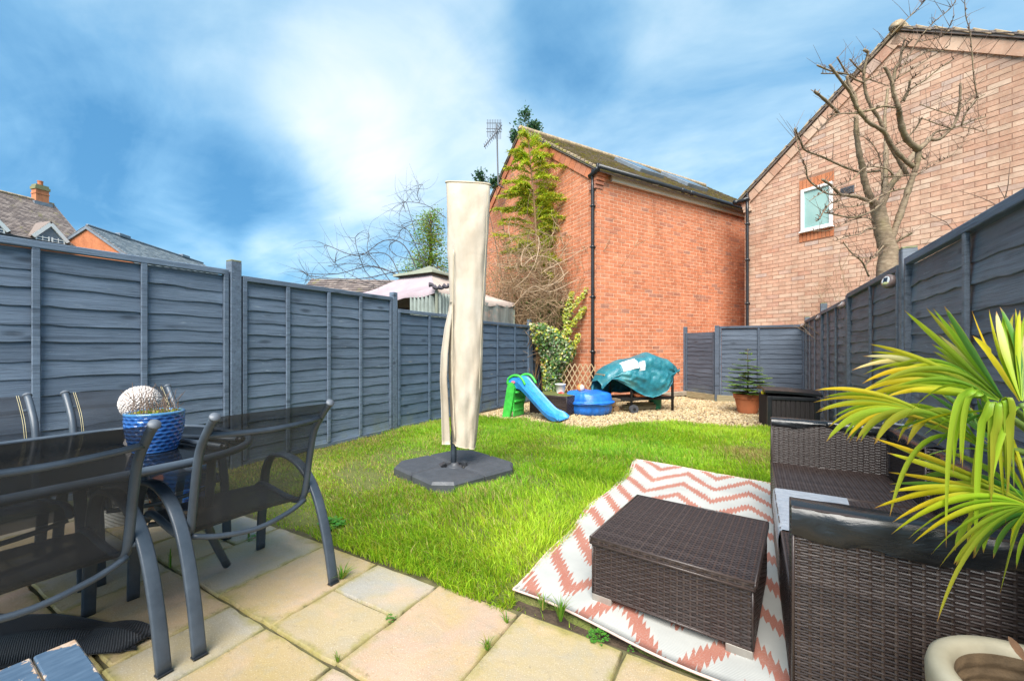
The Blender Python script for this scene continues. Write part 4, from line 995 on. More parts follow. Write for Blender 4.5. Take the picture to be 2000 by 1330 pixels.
# tv aerial on the gable
q = D(972, 352, 11.9); aer = thing('tv_aerial', 'tall television aerial with comb reflector standing on the red gable', 'aerial', (q.x, q.y, q.z))
S_ = 11.9 / 805
def A(u, v, dd=0): return D(u, v, 11.9 + dd)
MB().tube([A(973, 362), A(971.5, 300), A(970.5, 243)], .022, 8).build('mast', 'antenna_metal', aer, off=q)
MB().tube([A(980, 245, .1), A(946, 287, -.5)], .018, 6).build('boom', 'antenna_metal', aer, off=q)
m = MB()
for k in range(9):
    f = k / 8; c = A(952 + f * 26, 234 + 0, 0); m.tube([c, A(952 + f * 26, 272 - 4 * (f < .2), 0)], .008, 5)
for vv in (241, 252, 258): m.tube([A(950, vv), A(980, vv)], .009, 5)
m.build('reflector', 'antenna_metal', aer, off=q)
for k in range(11):
    f = k / 10; c = A(978 - 31 * f, 248 + 38 * f, .1 - .6 * f); w_ = .10 - .03 * f
    MB().tube([c + Vector((0, 0, -w_)) + V3(Vector(cam2w(.35, .2)) * w_, 0), c - Vector((0, 0, -w_)) - V3(Vector(cam2w(.35, .2)) * w_, 0)], .008, 5).build('director', 'antenna_metal', aer, off=q)
MB().tube([A(973, 362), A(984, 367, .1)], .02, 6).build('bracket', 'antenna_metal', aer, off=q)
# ------------------------------------------------------------------ dining set
def make_chair(label):
    c = thing('dining_chair', label, 'chair', (0, 0, 0), 0, 'dining chairs around the glass table')
    prof = smooth_pts([(.335, 0, .925), (.275, 0, .865), (.205, 0, .775), (.165, 0, .64), (.135, 0, .50), (.105, 0, .415), (.03, 0, .385), (-.10, 0, .392), (-.25, 0, .412), (-.335, 0, .405), (-.365, 0, .365)], 4)
    for s in (-1, 1):
        m = MB(); m.tube([Vector((p.x, s * .252, p.z)) for p in prof], .0165, 10); rail = m.build('side_rail', 'chair_paint', c, smooth=True)
        d = (prof[0] - prof[1]).normalized(); q = Vector((prof[0].x, s * .252, prof[0].z))
        MB().tube([q - d * .004, q + d * .007], [.0205, .019], 12).build('end_cap', 'cap_grey', rail, smooth=True)
        path = smooth_pts([(.305, 0, .0), (.262, 0, .18), (.205, 0, .34), (.14, 0, .455), (.05, 0, .54), (-.06, 0, .585), (-.18, 0, .592), (-.275, 0, .565), (-.335, 0, .48), (-.365, 0, .33), (-.385, 0, .15), (-.395, 0, 0)], 4)
        m = MB(); m.bar([Vector((p.x, s * .292, p.z)) for p in path], (0, 1, 0), .046, .020); leg = m.build('arm_leg', 'chair_paint', c, smooth=True)
        m = MB(); m.tube([(.12, s * .255, .44), (.135, s * .292, .455)], .012, 8); m.tube([(-.30, s * .25, .395), (-.352, s * .29, .40)], .012, 8); m.build('bracket', 'chair_paint', leg, smooth=True)
        MB().box((.304, s * .292, .003), (.03, .05, .007), 0, .002).build('foot_pad', 'black_plastic', leg)
    rows = []
    for i, p in enumerate(prof):
        f = i / (len(prof) - 1); sg = .010 * math.sin(math.pi * min(1, f * 2.2)) if f < .45 else .018 * math.sin(math.pi * (f - .45) / .55)
        nrm = Vector((prof[min(i + 1, len(prof) - 1)] - prof[max(i - 1, 0)])).normalized(); nn = Vector((nrm.z, 0, -nrm.x))
        rows.append([Vector((p.x, y, p.z)) + nn * (sg * (1 - (y / .25) ** 2)) * (1 if f < .45 else 1) for y in (-.25, -.2, -.12, 0, .12, .2, .25)])
    m = MB(); m.grid(rows); sling = m.build('sling', 'sling_mesh', c, smooth=True)
    arch = lambda x, z, sag, dx=0.0: smooth_pts([(x, -.25, z), (x + dx * .6, -.15, z - sag * .62), (x + dx, 0, z - sag), (x + dx * .6, .15, z - sag * .62), (x, .25, z)], 4)
    MB().tube(arch(.262, .845, .012, .03), .0125, 8).build('back_bar', 'chair_paint', c, smooth=True)
    MB().tube(arch(.125, .405, .050, .03), .0125, 8).build('rear_stretcher', 'chair_paint', c, smooth=True)
    MB().tube(arch(-.34, .35, .03, .0), .0125, 8).build('front_stretcher', 'chair_paint', c, smooth=True)
    return c
ch1 = make_chair('mesh dining chair nearest the lawn with its back turned to us'); ch1.location = (-2.155, 1.075, .003); ch1.rotation_euler = (0, 0, R(-1.5))
for lab, x, y, rz in (('mesh dining chair at the left edge with its back turned, on the crumpled mat', -2.165, .365, R(2)),
                      ('mesh dining chair by the fence behind the knobbly white ornament, facing us', -3.24, 1.045, R(180)),
                      ('mesh dining chair by the fence, leftmost of the two facing us', -3.25, .40, R(181))):
    c = copy_tree(ch1); c['label'] = lab; c.location = (x, y, .003); c.rotation_euler = (0, 0, rz)
    if x < -3:
        sl0 = [o for o in c.children if o.name.startswith('sling')][0]
        for s in (-1, 1):
            m = MB()
            for dy in (.034, .042):
                pts = [Vector((p[0], s * (.252 - dy), p[1])) + Vector((-.0045, 0, .003)) for p in ((.335, .925), (.275, .865), (.205, .775), (.165, .64), (.135, .50), (.105, .415))]
                m.tube(smooth_pts(pts, 3), .0010, 4, False)
            m.build('stitching', 'stitch', sl0)

tb = thing('dining_table', 'dark glass topped garden table with grey metal rim', 'table', (-2.69, .38, 0))
def rrect(cx, cy, hx, hy, r, n=8):
    out = []
    for qx, qy, a0 in ((1, 1, 0), (-1, 1, 90), (-1, -1, 180), (1, -1, 270)):
        for k in range(n + 1):
            an = R(a0 + 90 * k / n); out.append((cx + qx * (hx - r) + r * math.cos(an), cy + qy * (hy - r) + r * math.sin(an)))
    return out
ol = rrect(-2.69, .38, .60, .87, .44, 10); ofs = tuple(tb.location)
m = MB(); m.tube([(x, y, .708) for x, y in ol + ol[:2]], .019, 8, False); m.build('rim', 'chair_paint', tb, off=ofs, smooth=True)
m = MB(); m.prism(rrect(-2.69, .38, .592, .862, .435, 10), .710, .718, .002); m.build('glass_top', 'table_glass', tb, off=ofs)
for sx in (-1, 1):
    for sy in (-1, 1):
        m = MB(); m.tube(smooth_pts([(-2.69 + sx * .42, .38 + sy * .62, .695), (-2.69 + sx * .40, .38 + sy * .62, .5), (-2.69 + sx * .30, .38 + sy * .66, .28), (-2.69 + sx * .22, .38 + sy * .78, .02)], 4), .019, 10)
        m.build('leg', 'chair_paint', tb, off=ofs, smooth=True)
m = MB(); m.tube([(-2.27, -.24, .67), (-3.11, -.24, .67)], .014, 8); m.tube([(-2.27, 1.0, .67), (-3.11, 1.0, .67)], .014, 8)
m.tube([(-2.27, 1.0, .67), (-2.27, -.24, .67)], .014, 8); m.tube([(-3.11, 1.0, .67), (-3.11, -.24, .67)], .014, 8); m.build('under_frame', 'chair_paint', tb, off=ofs, smooth=True)

def blue_pot(name, label, c, r0, r1, h, cat='pot', soil=True, group=None):
    t = thing(name, label, cat, c, 0, group); n = 96; prof = []; NZ = 44
    m = MB(); rows = []
    for j in range(NZ + 1):
        f = j / NZ; z = h * f; r = r0 + (r1 - r0) * math.sin(min(1, f * 1.25) * math.pi / 2) ** .8; row = []
        for k in range(n):
            an = 2 * math.pi * k / n
            # hammered dimples laid in staggered rows
            rw = f * 10; ii = math.floor(rw); ph = an * 20 / (2 * math.pi) + .5 * (ii % 2)
            d = math.sqrt((((ph % 1) - .5) * 1.9) ** 2 + (((rw % 1) - .5) * 1.9) ** 2); dim = max(0, 1 - d) if .03 < f < .95 else 0
            rr_ = r - .0085 * dim ** .8; row.append((rr_ * math.cos(an), rr_ * math.sin(an), z))
            m.c.append((.004 + .03 * (1 - dim) ** 2, .040 + .09 * (1 - dim) ** 2, .20 + .18 * (1 - dim) ** 2) if f < .97 else (.05, .16, .32))
        rows.append(row)
    for r_, z in ((r1 - .006, h + .004), (r1 - .014, h), (r1 - .018, h - .04)):
        rows.append([(r_ * math.cos(2 * math.pi * k / n), r_ * math.sin(2 * math.pi * k / n), z) for k in range(n)]); m.c.extend([(.06, .18, .34)] * n)
    cs = m.c; m.c = []; m.grid([r[::-1] for r in rows], close=True); m.c = [cc for cc in cs]
    m.c = [m.c[(i // n) * n + (n - 1 - i % n)] for i in range(len(m.v))]
    m.build('body', 'blue_glaze', t, smooth=True)
    if soil: MB().lathe([(r1 - .017, h - .03), (r1 * .5, h - .022), (.001, h - .018)], 24).build('soil', 'soil', t, smooth=True)
    return t
PC = G(303, 878, .72); PC = Vector((PC.x, PC.y, .72))
bp = blue_pot('planter_pot', 'blue dimpled glazed pot of moss and dry stems standing on the glass table', PC, .082, .113, .180)
m = MB(); r = random.Random(3)
for i in range(420):
    a = r.uniform(0, 6.28); q = r.random() ** .5 * .105; x, y = q * math.cos(a), q * math.sin(a); s = r.uniform(.006, .013); z = .165 + r.uniform(0, .016)
    d = Vector((r.uniform(-1, 1), r.uniform(-1, 1), r.uniform(.2, 1))).normalized() * s; e = d.orthogonal().normalized() * s * .5
    cc = r.choice([(.28, .33, .02), (.20, .26, .02), (.38, .36, .04), (.12, .17, .03), (.30, .2, .06)])
    m.add([Vector((x, y, z)) - d - e, Vector((x, y, z)) + d - e * .3, Vector((x, y, z)) + d * .3 + e], [(0, 1, 2)], cc)
m.build('moss', 'leaf', bp, kind='stuff')
m = MB()
for i in range(46):
    a = r.uniform(0, 6.28); q = r.random() ** .5 * .09; x, y = q * math.cos(a), q * math.sin(a); h = r.uniform(.03, .13) if x * .8 - y * .2 < .01 else r.uniform(.06, .17)
    m.tube([(x, y, .16), (x + r.uniform(-.02, .02), y + r.uniform(-.02, .02), .16 + h * .6), (x + r.uniform(-.035, .035), y + r.uniform(-.035, .035), .16 + h)], [.0018, .0008], 4, False)
m.build('dry_stems', 'bark_twig', bp, kind='stuff')

OC = Vector((-2.66, .855, .72)); orn = thing('knobbly_ornament', 'white knobbly stone head shaped ornament standing behind the blue pot', 'ornament', OC)
m = MB(); r = random.Random(5)
def orn_r(d):      # a rounded head with a lower bulge
    return .080 * (1 + .16 * d.z) * (1 - .08 * abs(d.x))
core = [[Vector((math.cos(a) * math.cos(b), math.sin(a) * math.cos(b), math.sin(b))) for a in [2 * math.pi * k / 28 for k in range(28)]] for b in [math.pi * (j / 14 - .5) * .98 for j in range(15)]]
OCZ = Vector((0, 0, .192)); m.grid([[OCZ + d * orn_r(d) * .97 + Vector((0, 0, -.03 if d.z < -.3 else 0)) for d in rw] for rw in core], close=True)
m.lathe([(.06, 0), (.066, .01), (.050, .06), (.06, .14)], 20); m.build('body', 'knobbly_stone', orn, smooth=True)
kn = MB(); ico = [Vector((math.sin(p) * math.cos(q), math.sin(p) * math.sin(q), math.cos(p))) for p in (0.0, .75, 1.5) for q in ([0] if p == 0 else [2 * math.pi * k / 6 + p for k in range(6)])]
icf = [(0, 1 + k, 1 + (k + 1) % 6) for k in range(6)] + [(1 + k, 7 + k, 7 + (k + 1) % 6, 1 + (k + 1) % 6) for k in range(6)]
N_ = 560
for i in range(N_):
    z = 1 - 1.72 * (i + .5) / N_; ph = i * 2.39996; d = Vector((math.sqrt(1 - z * z) * math.cos(ph), math.sqrt(1 - z * z) * math.sin(ph), z)); d = (d + Vector((r.uniform(-.02, .02), r.uniform(-.02, .02), r.uniform(-.02, .02)))).normalized()
    a = d.orthogonal().normalized(); b = d.cross(a); s = r.uniform(.0072, .0092)
    kn.add([OCZ + d * (orn_r(d) - .002) + (a * p.x + b * p.y + d * p.z * 1.1) * s for p in ico], icf)
kn.build('knobs', 'knobbly_stone', orn, smooth=True, kind='stuff')
# furled tubes lying on the table, pots below it
for i, (a, b) in enumerate(((G(352, 852, .735), G(470, 858, .735)), (G(345, 858, .735), G(440, 872, .735)))):
    d = (b - a).normalized(); t_ = thing('metal_tube', ['thin grey metal tube on the table, farther of two behind the blue pot', 'thin grey metal tube on the table, nearer of two beside the blue pot'][i], 'tube', tuple(a), 0, 'tubes lying on the table')
    MB().tube([a, b], .012, 10).build('tube', 'chair_paint', t_, off=tuple(a), smooth=True); MB().tube([b - d * .02, b + d * .012], .0135, 10).build('end_plug', 'black_plastic', t_, off=tuple(a), smooth=True)
blue_pot('planter_pot', 'blue dimpled pot on the paving beyond the table, by the fence', (-3.70, 1.48, .002), .11, .155, .32)
m = MB(); bk = thing('wicker_basket', 'pale woven basket standing on the paving by the left fence', 'basket', (-3.80, 1.12, .002))
rows = []
for j in range(25):
    f = j / 24; rows.append([((.13 + .03 * f + .004 * (1 if (k + j) % 2 else -1)) * math.cos(2 * math.pi * k / 44), (.13 + .03 * f + .004 * (1 if (k + j) % 2 else -1)) * math.sin(2 * math.pi * k / 44), .30 * f) for k in range(44)][::-1])
m.grid(rows, close=True); m.build('weave', 'wicker_white', bk); MB().tube([(.162 * math.cos(R(a)), .162 * math.sin(R(a)), .30) for a in range(0, 375, 15)], .010, 6, False).build('rim', 'wicker_white', bk, smooth=True)
tp = thing('terracotta_pot', 'small terracotta pot by the fence beside the woven basket', 'pot', (-3.95, 1.36, .002))
MB().lathe([(.06, 0), (.085, .15), (.097, .15), (.10, .20), (.088, .20), (.08, .14)], 24).build('body', 'terracotta', tp, smooth=False)
MB().lathe([(.083, .17), (.001, .175)], 24).build('soil', 'soil', tp)
# crumpled woven mat under the chairs
mt = MB(); rows = []
for i in range(41):
    f = i / 40; row = []
    for j in range(25):
        q = j / 24; x = -3.0 + .87 * f; y0 = interp(f, [(0, -.05), (.6, .30), (1, .62)]); y1 = interp(f, [(0, .40), (.35, .57), (.6, .64), (1, .745)])
        y = y0 + (y1 - y0) * q; z = .008 + .010 * (1 + math.sin(f * 9 + q * 3)) * .5 + .018 * max(0, math.sin(f * 5.5 - q * 4 + .7)) ** 2
        if f > .72: z += .055 * math.sin((f - .72) / .28 * math.pi * .9) * (1 - abs(q - .62) * 1.4 if abs(q - .62) < .7 else 0)
        row.append((x, y, z))
    rows.append(row)
mt.grid(rows, thick=-.005)
mat_o = mt.build('woven_mat', 'dark_weave', None, smooth=True); tag(mat_o, 'dark crumpled woven mat lying on the paving under a chair', 'mat')
fold = MB(); fold.grid([[(-2.52 + .42 * i / 24 - .10 * math.sin(math.pi * j / 9), .36 + .33 * i / 24 + .11 * (j / 8 - .5) * (1 - .5 * i / 24), .010 + .062 * math.sin(math.pi * j / 8) * math.sin(math.pi * (.25 + .75 * i / 24))) for j in range(9)] for i in range(25)], thick=.004)
fo = fold.build('rolled_fold', 'dark_weave', mat_o, smooth=True)
# painted slatted stool cut by the frame
S0 = G(155, 1247, .43); e1 = (G(215, 1330, .43) - S0).normalized(); e1.z = 0; e1.normalize(); e2 = Vector((e1.y, -e1.x, 0)); e2 = e2 if e2.x < 0 or e2.y < 0 else -e2
b0 = (G(0, 1318, .43) - S0); e2 = (b0 - e1 * b0.dot(e1)).normalized()
st = thing('slatted_stool', 'blue painted slatted wooden stool with chipped paint at the corner of the photo', 'stool', (S0.x, S0.y, 0)); so = tuple(st.location)
for k in range(4):
    c = S0 + e2 * (.042 + k * .079) + e1 * .19; o = MB().box((0, 0, 0), (.40, .0745, .018), 0, .003).build('slat', 'chipped_paint', st)
    o.location = (c.x - so[0], c.y - so[1], .421); o.rotation_euler = (0, 0, math.atan2(e1.y, e1.x))
for i in (.03, .35):
    for k in (.03, .28):
        c = S0 + e2 * k + e1 * i; MB().obox((c.x, c.y, .205), e1 * .018, e2 * .018, (0, 0, .205), .003).build('leg', 'chipped_paint', st, off=so)
for k in (.03, .28):
    c = S0 + e2 * k + e1 * .19; MB().obox((c.x, c.y, .385), e1 * .14, e2 * .010, (0, 0, .022), .003).build('apron', 'chipped_paint', st, off=so)

# ------------------------------------------------------------------ rattan furniture
def weave(m, o, U, V, rib=.032, pitch=.0088, A=.0022, seed=0):
    """flat strands woven over upright ribs; U along the strands, V across them, outward = U x V"""
    o, U, V = Vector(o), Vector(U), Vector(V); L, H = U.length, V.length; u, v = U / L, V / H; n = u.cross(v); r = random.Random(seed)
    nr = max(2, int(H / pitch)); nx = max(2, int(L / rib)); dx = L / nx; dv = H / nr
    for k in range(nx):
        c = o + u * ((k + .5) * dx) + n * A
        m.add([c - u * .0045 - n * .001, c + n * .0006, c + u * .0045 - n * .001, c - u * .0045 - n * .001 + V, c + n * .0006 + V, c + u * .0045 - n * .001 + V], [(0, 1, 4, 3), (1, 2, 5, 4)])
    for i in range(nr):
        vs = []; e = r.uniform(-.0006, .0006); w_ = dv * r.uniform(.41, .46)
        for k in range(nx * 2 + 1):
            x = k * dx / 2; ph = (k // 2 + i) % 2
            d = A * (1 if ph == 0 else -1) if k % 2 == 1 else 0.0
            c = o + u * x + v * ((i + .5) * dv + e) + n * (d + A)
            vs += [c - v * w_ - n * .0016, c, c + v * w_ - n * .0016]
        m.add(vs, [q for k in range(nx * 2) for q in ((k * 3, k * 3 + 3, k * 3 + 4, k * 3 + 1), (k * 3 + 1, k * 3 + 4, k * 3 + 5, k * 3 + 2))])
def rbox(t, name, c, size, faces, rz=0.0, off=(0, 0, 0), rib=.030, pitch=.0088, edge=True):
    """rattan covered block: a dark core, woven faces ('x+','y-','z+' ...) and corner strands"""
    hx, hy, hz = (s / 2 for s in size); cr, sr = math.cos(rz), math.sin(rz); X = Vector((cr, sr, 0)); Y = Vector((-sr, cr, 0)); Z = Vector((0, 0, 1)); c = Vector(c)
    core = MB().obox(c, X * (hx - .002), Y * (hy - .002), Z * (hz - .002)).build(name, 'rattan_core', t, off=off)
    m = MB(); sd = int(abs(c.x * 131 + c.y * 71 + hz * 1000)) % 99
    for f in faces:
        s = 1 if f[1] == '+' else -1
        if f[0] == 'x': weave(m, c + X * hx * s - Y * hy * s - Z * hz, Y * 2 * hy * s, Z * 2 * hz, rib, pitch, seed=sd)
        if f[0] == 'y': weave(m, c + Y * hy * s + X * hx * s - Z * hz, X * -2 * hx * s, Z * 2 * hz, rib, pitch, seed=sd + 1)
        if f[0] == 'z': weave(m, c + Z * hz - X * hx - Y * hy, X * 2 * hx, Y * 2 * hy, rib, pitch, seed=sd + 2)
    m.build('weave', 'rattan', core, off=off, kind='stuff')
    if edge:
        e = MB()
        for a in (-1, 1):
            for b in (-1, 1):
                e.tube([c + X * hx * a + Y * hy * b - Z * hz, c + X * hx * a + Y * hy * b + Z * hz], .0055, 6)
                e.tube([c + X * hx * a + Z * hz * b - Y * hy, c + X * hx * a + Z * hz * b + Y * hy], .0055, 6)
                e.tube([c + Y * hy * a + Z * hz * b - X * hx, c + Y * hy * a + Z * hz * b + X * hx], .0055, 6)
        e.build('edging', 'rattan', core, off=off, smooth=True)
    return core
def wrap(t, name, mat, a, b, nrm, zt, drop0, drop1, th, off, seed=0, puff=.010):
    """plastic film pulled over a panel top from a to b; nrm is its outer side"""
    a, b, n = Vector(a), Vector(b), Vector(nrm).normalized(); m = MB(); rows = []; L = (b - a).length; K = max(10, int(L / .018)); z0 = zt
    for i in range(K + 1):
        f = i / K; p = a + (b - a) * f; dr = drop0 + .034 * fbm(f * L * 2.2, seed, 1.6, 3, seed + 2); dr2 = drop1 + .01 * fbm(f * L * 4, seed, 2.0, 2, seed + 5); row = []
        prof = [(-th - .005, -dr2), (-th - .006, -dr2 * .5), (-th - .004, -.006), (-th + .006, .006), (-th * .5, .010), (-.006, .007), (.006, -.006), (.009, -dr * .3), (.012, -dr * .6), (.010, -dr * .85), (.006, -dr)]
        for k, (d, z) in enumerate(prof):
            w_ = (puff * 1.3 * fbm(f * L * 5 + k * .5, k * .55, 1.0, 3, seed) + .0035 * math.sin(k * 2.1 + f * L * 7 + 2 * math.sin(f * L * 5))) * (1 if 1 < k else .4); q = p + n * (d + abs(w_) * (1 if d > -.003 else .2)); row.append((q.x, q.y, z0 + z + w_ * .35))
        rows.append(row)
    m.grid(rows); return m.build(name, mat, t, off=off, smooth=True)
sf = thing('rattan_sofa', 'dark brown rattan sofa seat nearest us, its end panel top wrapped in black plastic', 'sofa', (.50, 2.3, 0), 0, 'rattan sofa sections along the fence'); so = tuple(sf.location)
rbox(sf, 'end_panel', (.515, 1.705, .36), (.79, .09, .62), ['y-', 'x-', 'y+'], off=so)
rbox(sf, 'seat', (.465, 2.345, .20), (.69, 1.19, .30), ['x-', 'z+'], off=so)
rbox(sf, 'back_panel', (.865, 2.345, .36), (.09, 1.19, .62), ['x-', 'y+'], off=so)
wrap(sf, 'plastic_wrap', 'bin_wrap', (.115, 1.66, 0), (.915, 1.66, 0), (0, -1, 0), .672, .078, .05, .09, so, 3)
wrap(sf, 'plastic_wrap', 'bin_wrap', (.82, 1.76, 0), (.82, 2.94, 0), (-1, 0, 0), .672, .03, .03, .09, so, 5)
m = MB(); rows = []
for i in range(33):
    f = i / 32; y = 2.28 + .66 * f; row = []
    for k, (x, z) in enumerate([(.112, .215), (.111, .26), (.110, .31), (.113, .349), (.125, .359), (.19, .360), (.27, .361), (.36, .360), (.45, .3575)]):
        w_ = .004 * fbm(y * 6, k * .6, 2.0, 3, 8); row.append((x - abs(w_) * (k < 4) + (.012 * math.sin(y * 9) if k == 8 else 0), y, z + abs(w_) * (k > 3) + (.012 * math.sin(y * 7) if k == 0 else 0)))
    rows.append(row)
m.grid([r_[::-1] for r_ in rows]); m.build('plastic_sheet', 'white_wrap', sf, off=so, smooth=True)
for x in (.16, .80):
    for y in (1.72, 2.88): MB().box((x, y, .025), (.06, .06, .05), 0, .004).build('foot', 'aluminium', sf, off=so)
s2 = thing('rattan_sofa', 'dark brown rattan corner seat farther from us, next to the storage box', 'sofa', (.50, 3.35, 0), 0, 'rattan sofa sections along the fence'); so = tuple(s2.location)
rbox(s2, 'seat', (.455, 3.29, .20), (.65, .66, .30), ['x-', 'z+', 'y-'], off=so)
rbox(s2, 'back_panel', (.505, 3.675, .36), (.75, .09, .62), ['y-', 'x-', 'x+'], off=so)
rbox(s2, 'side_panel', (.835, 3.29, .36), (.09, .66, .62), ['x-', 'y-'], off=so)
wrap(s2, 'plastic_wrap', 'bin_wrap', (.128, 3.628, 0), (.88, 3.628, 0), (0, -1, 0), .672, .055, .05, .09, so, 11, .006)
wrap(s2, 'plastic_wrap', 'bin_wrap', (.788, 2.97, 0), (.788, 3.62, 0), (-1, 0, 0), .672, .03, .03, .09, so, 13, .006)
for x in (.17, .84):
    for y in (3.0, 3.68): MB().box((x, y, .025), (.06, .06, .05), 0, .004).build('foot', 'aluminium', s2, off=so)
tl = D(1742, 843, 3.05); tt = thing('bag_clip', 'small grey knotted cord end lying on the sofa\'s back corner', 'cord', (.80, 3.63, .684)); 
m = MB(); m.tube(smooth_pts([(-.03, -.02, .012), (0, 0, .018), (.05, .01, .010), (.12, .015, .008)], 3), .007, 6); m.lathe([(.006, -.01), (.016, 0), (.018, .02), (.008, .03)], 10, (-.03, -.02, .0)); m.build('cord', 'white_wrap', tt, smooth=True)
# storage footstool
RZ = R(-5.2); CX = Vector((-.293, 2.172, 0)); ct = thing('rattan_footstool', 'low rectangular brown rattan storage footstool standing on the rug', 'footstool', (CX.x, CX.y, .004), RZ)
rbox(ct, 'body', (0, 0, .160), (.655, .655, .23), ['x+', 'x-', 'y+', 'y-'], pitch=.0105, rib=.026)
rbox(ct, 'lid', (0, 0, .293), (.672, .672, .028), ['z+', 'x+', 'x-', 'y-', 'y+'], pitch=.0115, rib=.026)
for sx in (-1, 1):
    for sy in (-1, 1): MB().box((sx * .282, sy * .318, .0225), (.095, .03, .045), 0, .003).build('foot', 'aluminium', ct)
# rug
def rug_xy(f, q):
    nl, nr_, fl_, fr_ = Vector((-1.03, 1.755)), Vector((.70, 1.575)), Vector((-1.04, 4.46)), Vector((.72, 4.20))
    p = (nl * (1 - f) + nr_ * f) * (1 - q) + (fl_ * (1 - f) + fr_ * f) * q
    wv = (.020 * math.sin(q * 11) + .012 * math.sin(q * 23 + 1)) * (1 - f) ** 3; wn_ = .018 * math.sin(f * 9 + .5) * (1 - q) ** 3
    z = .015 + .007 * fbm(p.x, p.y, 1.6, 2, 6) + .007 * math.sin(q * 14) * (1 - f) ** 3
    if q < .03: z -= .004
    return Vector((p.x + wv, p.y + wn_, z))
m = MB(); m.grid([[rug_xy(i / 40, j / 60) for j in range(61)] for i in range(41)], thick=-.006)
rug = m.build('rug', 'rug', None, smooth=True); tag(rug, 'white rug with terracotta zigzag pattern spread over lawn edge', 'rug')
ed = [(0, j / 60) for j in range(61)] + [(i / 40, 1) for i in range(41)] + [(1, 1 - j / 60) for j in range(61)] + [(1 - i / 40, 0) for i in range(41)]
MB().tube([rug_xy(*e) + Vector((0, 0, -.001)) for e in ed], .0055, 6, False).build('binding', 'rug_edge', rug, smooth=True)
m = MB(); m.grid([[rug_xy(.012 + .006 * k, j / 60) + Vector((0, 0, .0012)) for j in range(61)] for k in range(2)]); m.build('border_stripe', 'rug_edge', rug)

# ------------------------------------------------------------------ parasol
YU = 3.97
PB = G(886, 908, .08); PB.z = 0; um = thing('garden_parasol', 'closed parasol in a long cream zip cover standing on the lawn', 'parasol', (PB.x, PB.y, 0)); uo = tuple(um.location)
XC = Vector((CT, ST, 0)); YC = Vector((-ST, CT, 0))
def UP(u, v, d=0.0): p = D(u, v, YU + d); return p
# base of four weights
bs = thing('parasol_base', 'dark grey plastic parasol base of four chamfered weights on the grass', 'parasol base', (PB.x + .02, PB.y - .01, .01), R(-17))
for k in range(4):
    g_ = .009; q = [(.135, g_), (.46, g_), (.46, .325), (.325, .46), (g_, .46), (g_, .135), (.085, .105)]
    an = R(90 * k); pl_ = [(x * math.cos(an) - y * math.sin(an), x * math.sin(an) + y * math.cos(an)) for x, y in q]
    MB().prism(pl_, 0, .088, .022).build('weight', 'base_plastic', bs)
MB().box((0, 0, .012), (.28, .28, .024), 0, .004).build('centre_plate', 'iron_black', bs)
MB().lathe([(.0, .024), (.075, .024), (.078, .06), (.060, .072), (.040, .075), (.036, .095), (.030, .10), (.0, .10)], 28).build('collar', 'base_plastic', bs, smooth=True)
m = MB()
for k in range(8): an = R(45 * k); m.lathe([(0, .03), (.012, .03), (.012, .042), (0, .044)], 8, (.098 * math.cos(an), .098 * math.sin(an), 0))
m.build('bolts', 'aluminium', bs)
MB().tube([(um.location.x, um.location.y, .06), (um.location.x, um.location.y, .40)], .028, 14).build('pole', 'chair_paint', um, off=uo, smooth=True)
MB().tube([UP(886, 870), UP(905, 500), UP(915, 372)], .026, 10).build('pole', 'chair_paint', um, off=uo, smooth=True)
def ring(v, uL, uR, dp, seed, n=56, fold=.012, slant=0.0):
    pL, pR = UP(uL, v), UP(uR, v); c = (pL + pR) / 2; hw = (pR - pL).length / 2; row = []
    for k in range(n):
        an = 2 * math.pi * k / n; ca, sa = math.cos(an), math.sin(an)
        f = fold * fbm(an * 1.9 if an < math.pi else (2 * math.pi - an) * 1.9 + 9, (680 - v) / 150.0, 1.0, 3, seed)
        rw = hw * (1 + (f / max(hw, .05)) * .25); rd = dp * (1 + f / dp * .9)
        p = c + XC * (rw * math.copysign(abs(ca) ** .8, ca)) + YC * (rd * math.copysign(abs(sa) ** .9, sa)); p.z += slant * ca; wz = -((v - 600) / 190.0); p += (XC * ca * .5 + YC * sa) * (.0050 * math.sin(an * 3 + wz * 9 + 1.5 * math.sin(wz * 5)) + .0045 * math.sin(an * 5 - wz * 13 + seed + 2 * math.sin(wz * 3)) + .009 * fbm(an * 2.2 + wz * 2.5, wz * 4, 1.0, 3, 15)) * min(1, max(0, (v - 362) / 30)); row.append(p)
    return row
Lm = [(358, 871), (370, 872), (430, 873), (500, 875), (560, 878), (600, 878), (640, 876), (680, 876), (720, 877), (760, 878), (800, 880), (840, 882), (876, 886)]
Rm = [(358, 957), (370, 957), (430, 955), (480, 952), (540, 949), (600, 946), (640, 944), (680, 942), (720, 942), (760, 940), (800, 936), (840, 932), (862, 930), (876, 926)]
lv = [358 + (868 - 358) * (j / 46) for j in range(47)]; rows = []
for v in lv:
    uL, uR = interp(v, Lm), interp(v, Rm); dp = interp(v, [(358, .035), (380, .07), (450, .105), (600, .12), (760, .115), (868, .12)])
    rows.append(ring(v, uL, uR, dp, 4, fold=interp(v, [(358, .004), (500, .016), (868, .03)]), slant=-.012 if v < 375 else (-.03 * (v - 840) / 28 if v > 840 else 0)))
m = MB(); m.grid(rows, close=True); cov = m.build('cover', 'cover_cream', um, off=uo, smooth=True)
m = MB(); m.tube([p + Vector((0, 0, -.004)) for p in rows[0] + rows[0][:1]], .010, 6, False); m.build('top_hem', 'hem', cov, off=uo, smooth=True)
m = MB(); m.grid([rows[0][k:k + 1] + rows[0][(56 - k) % 56:(56 - k) % 56 + 1] for k in range(0, 29)]); m.build('top_panel', 'cover_cream', cov, off=uo)
m = MB(); m.tube([p for p in rows[-1] + rows[-1][:1]], .006, 6, False); m.build('bottom_hem', 'hem', cov, off=uo, smooth=True)
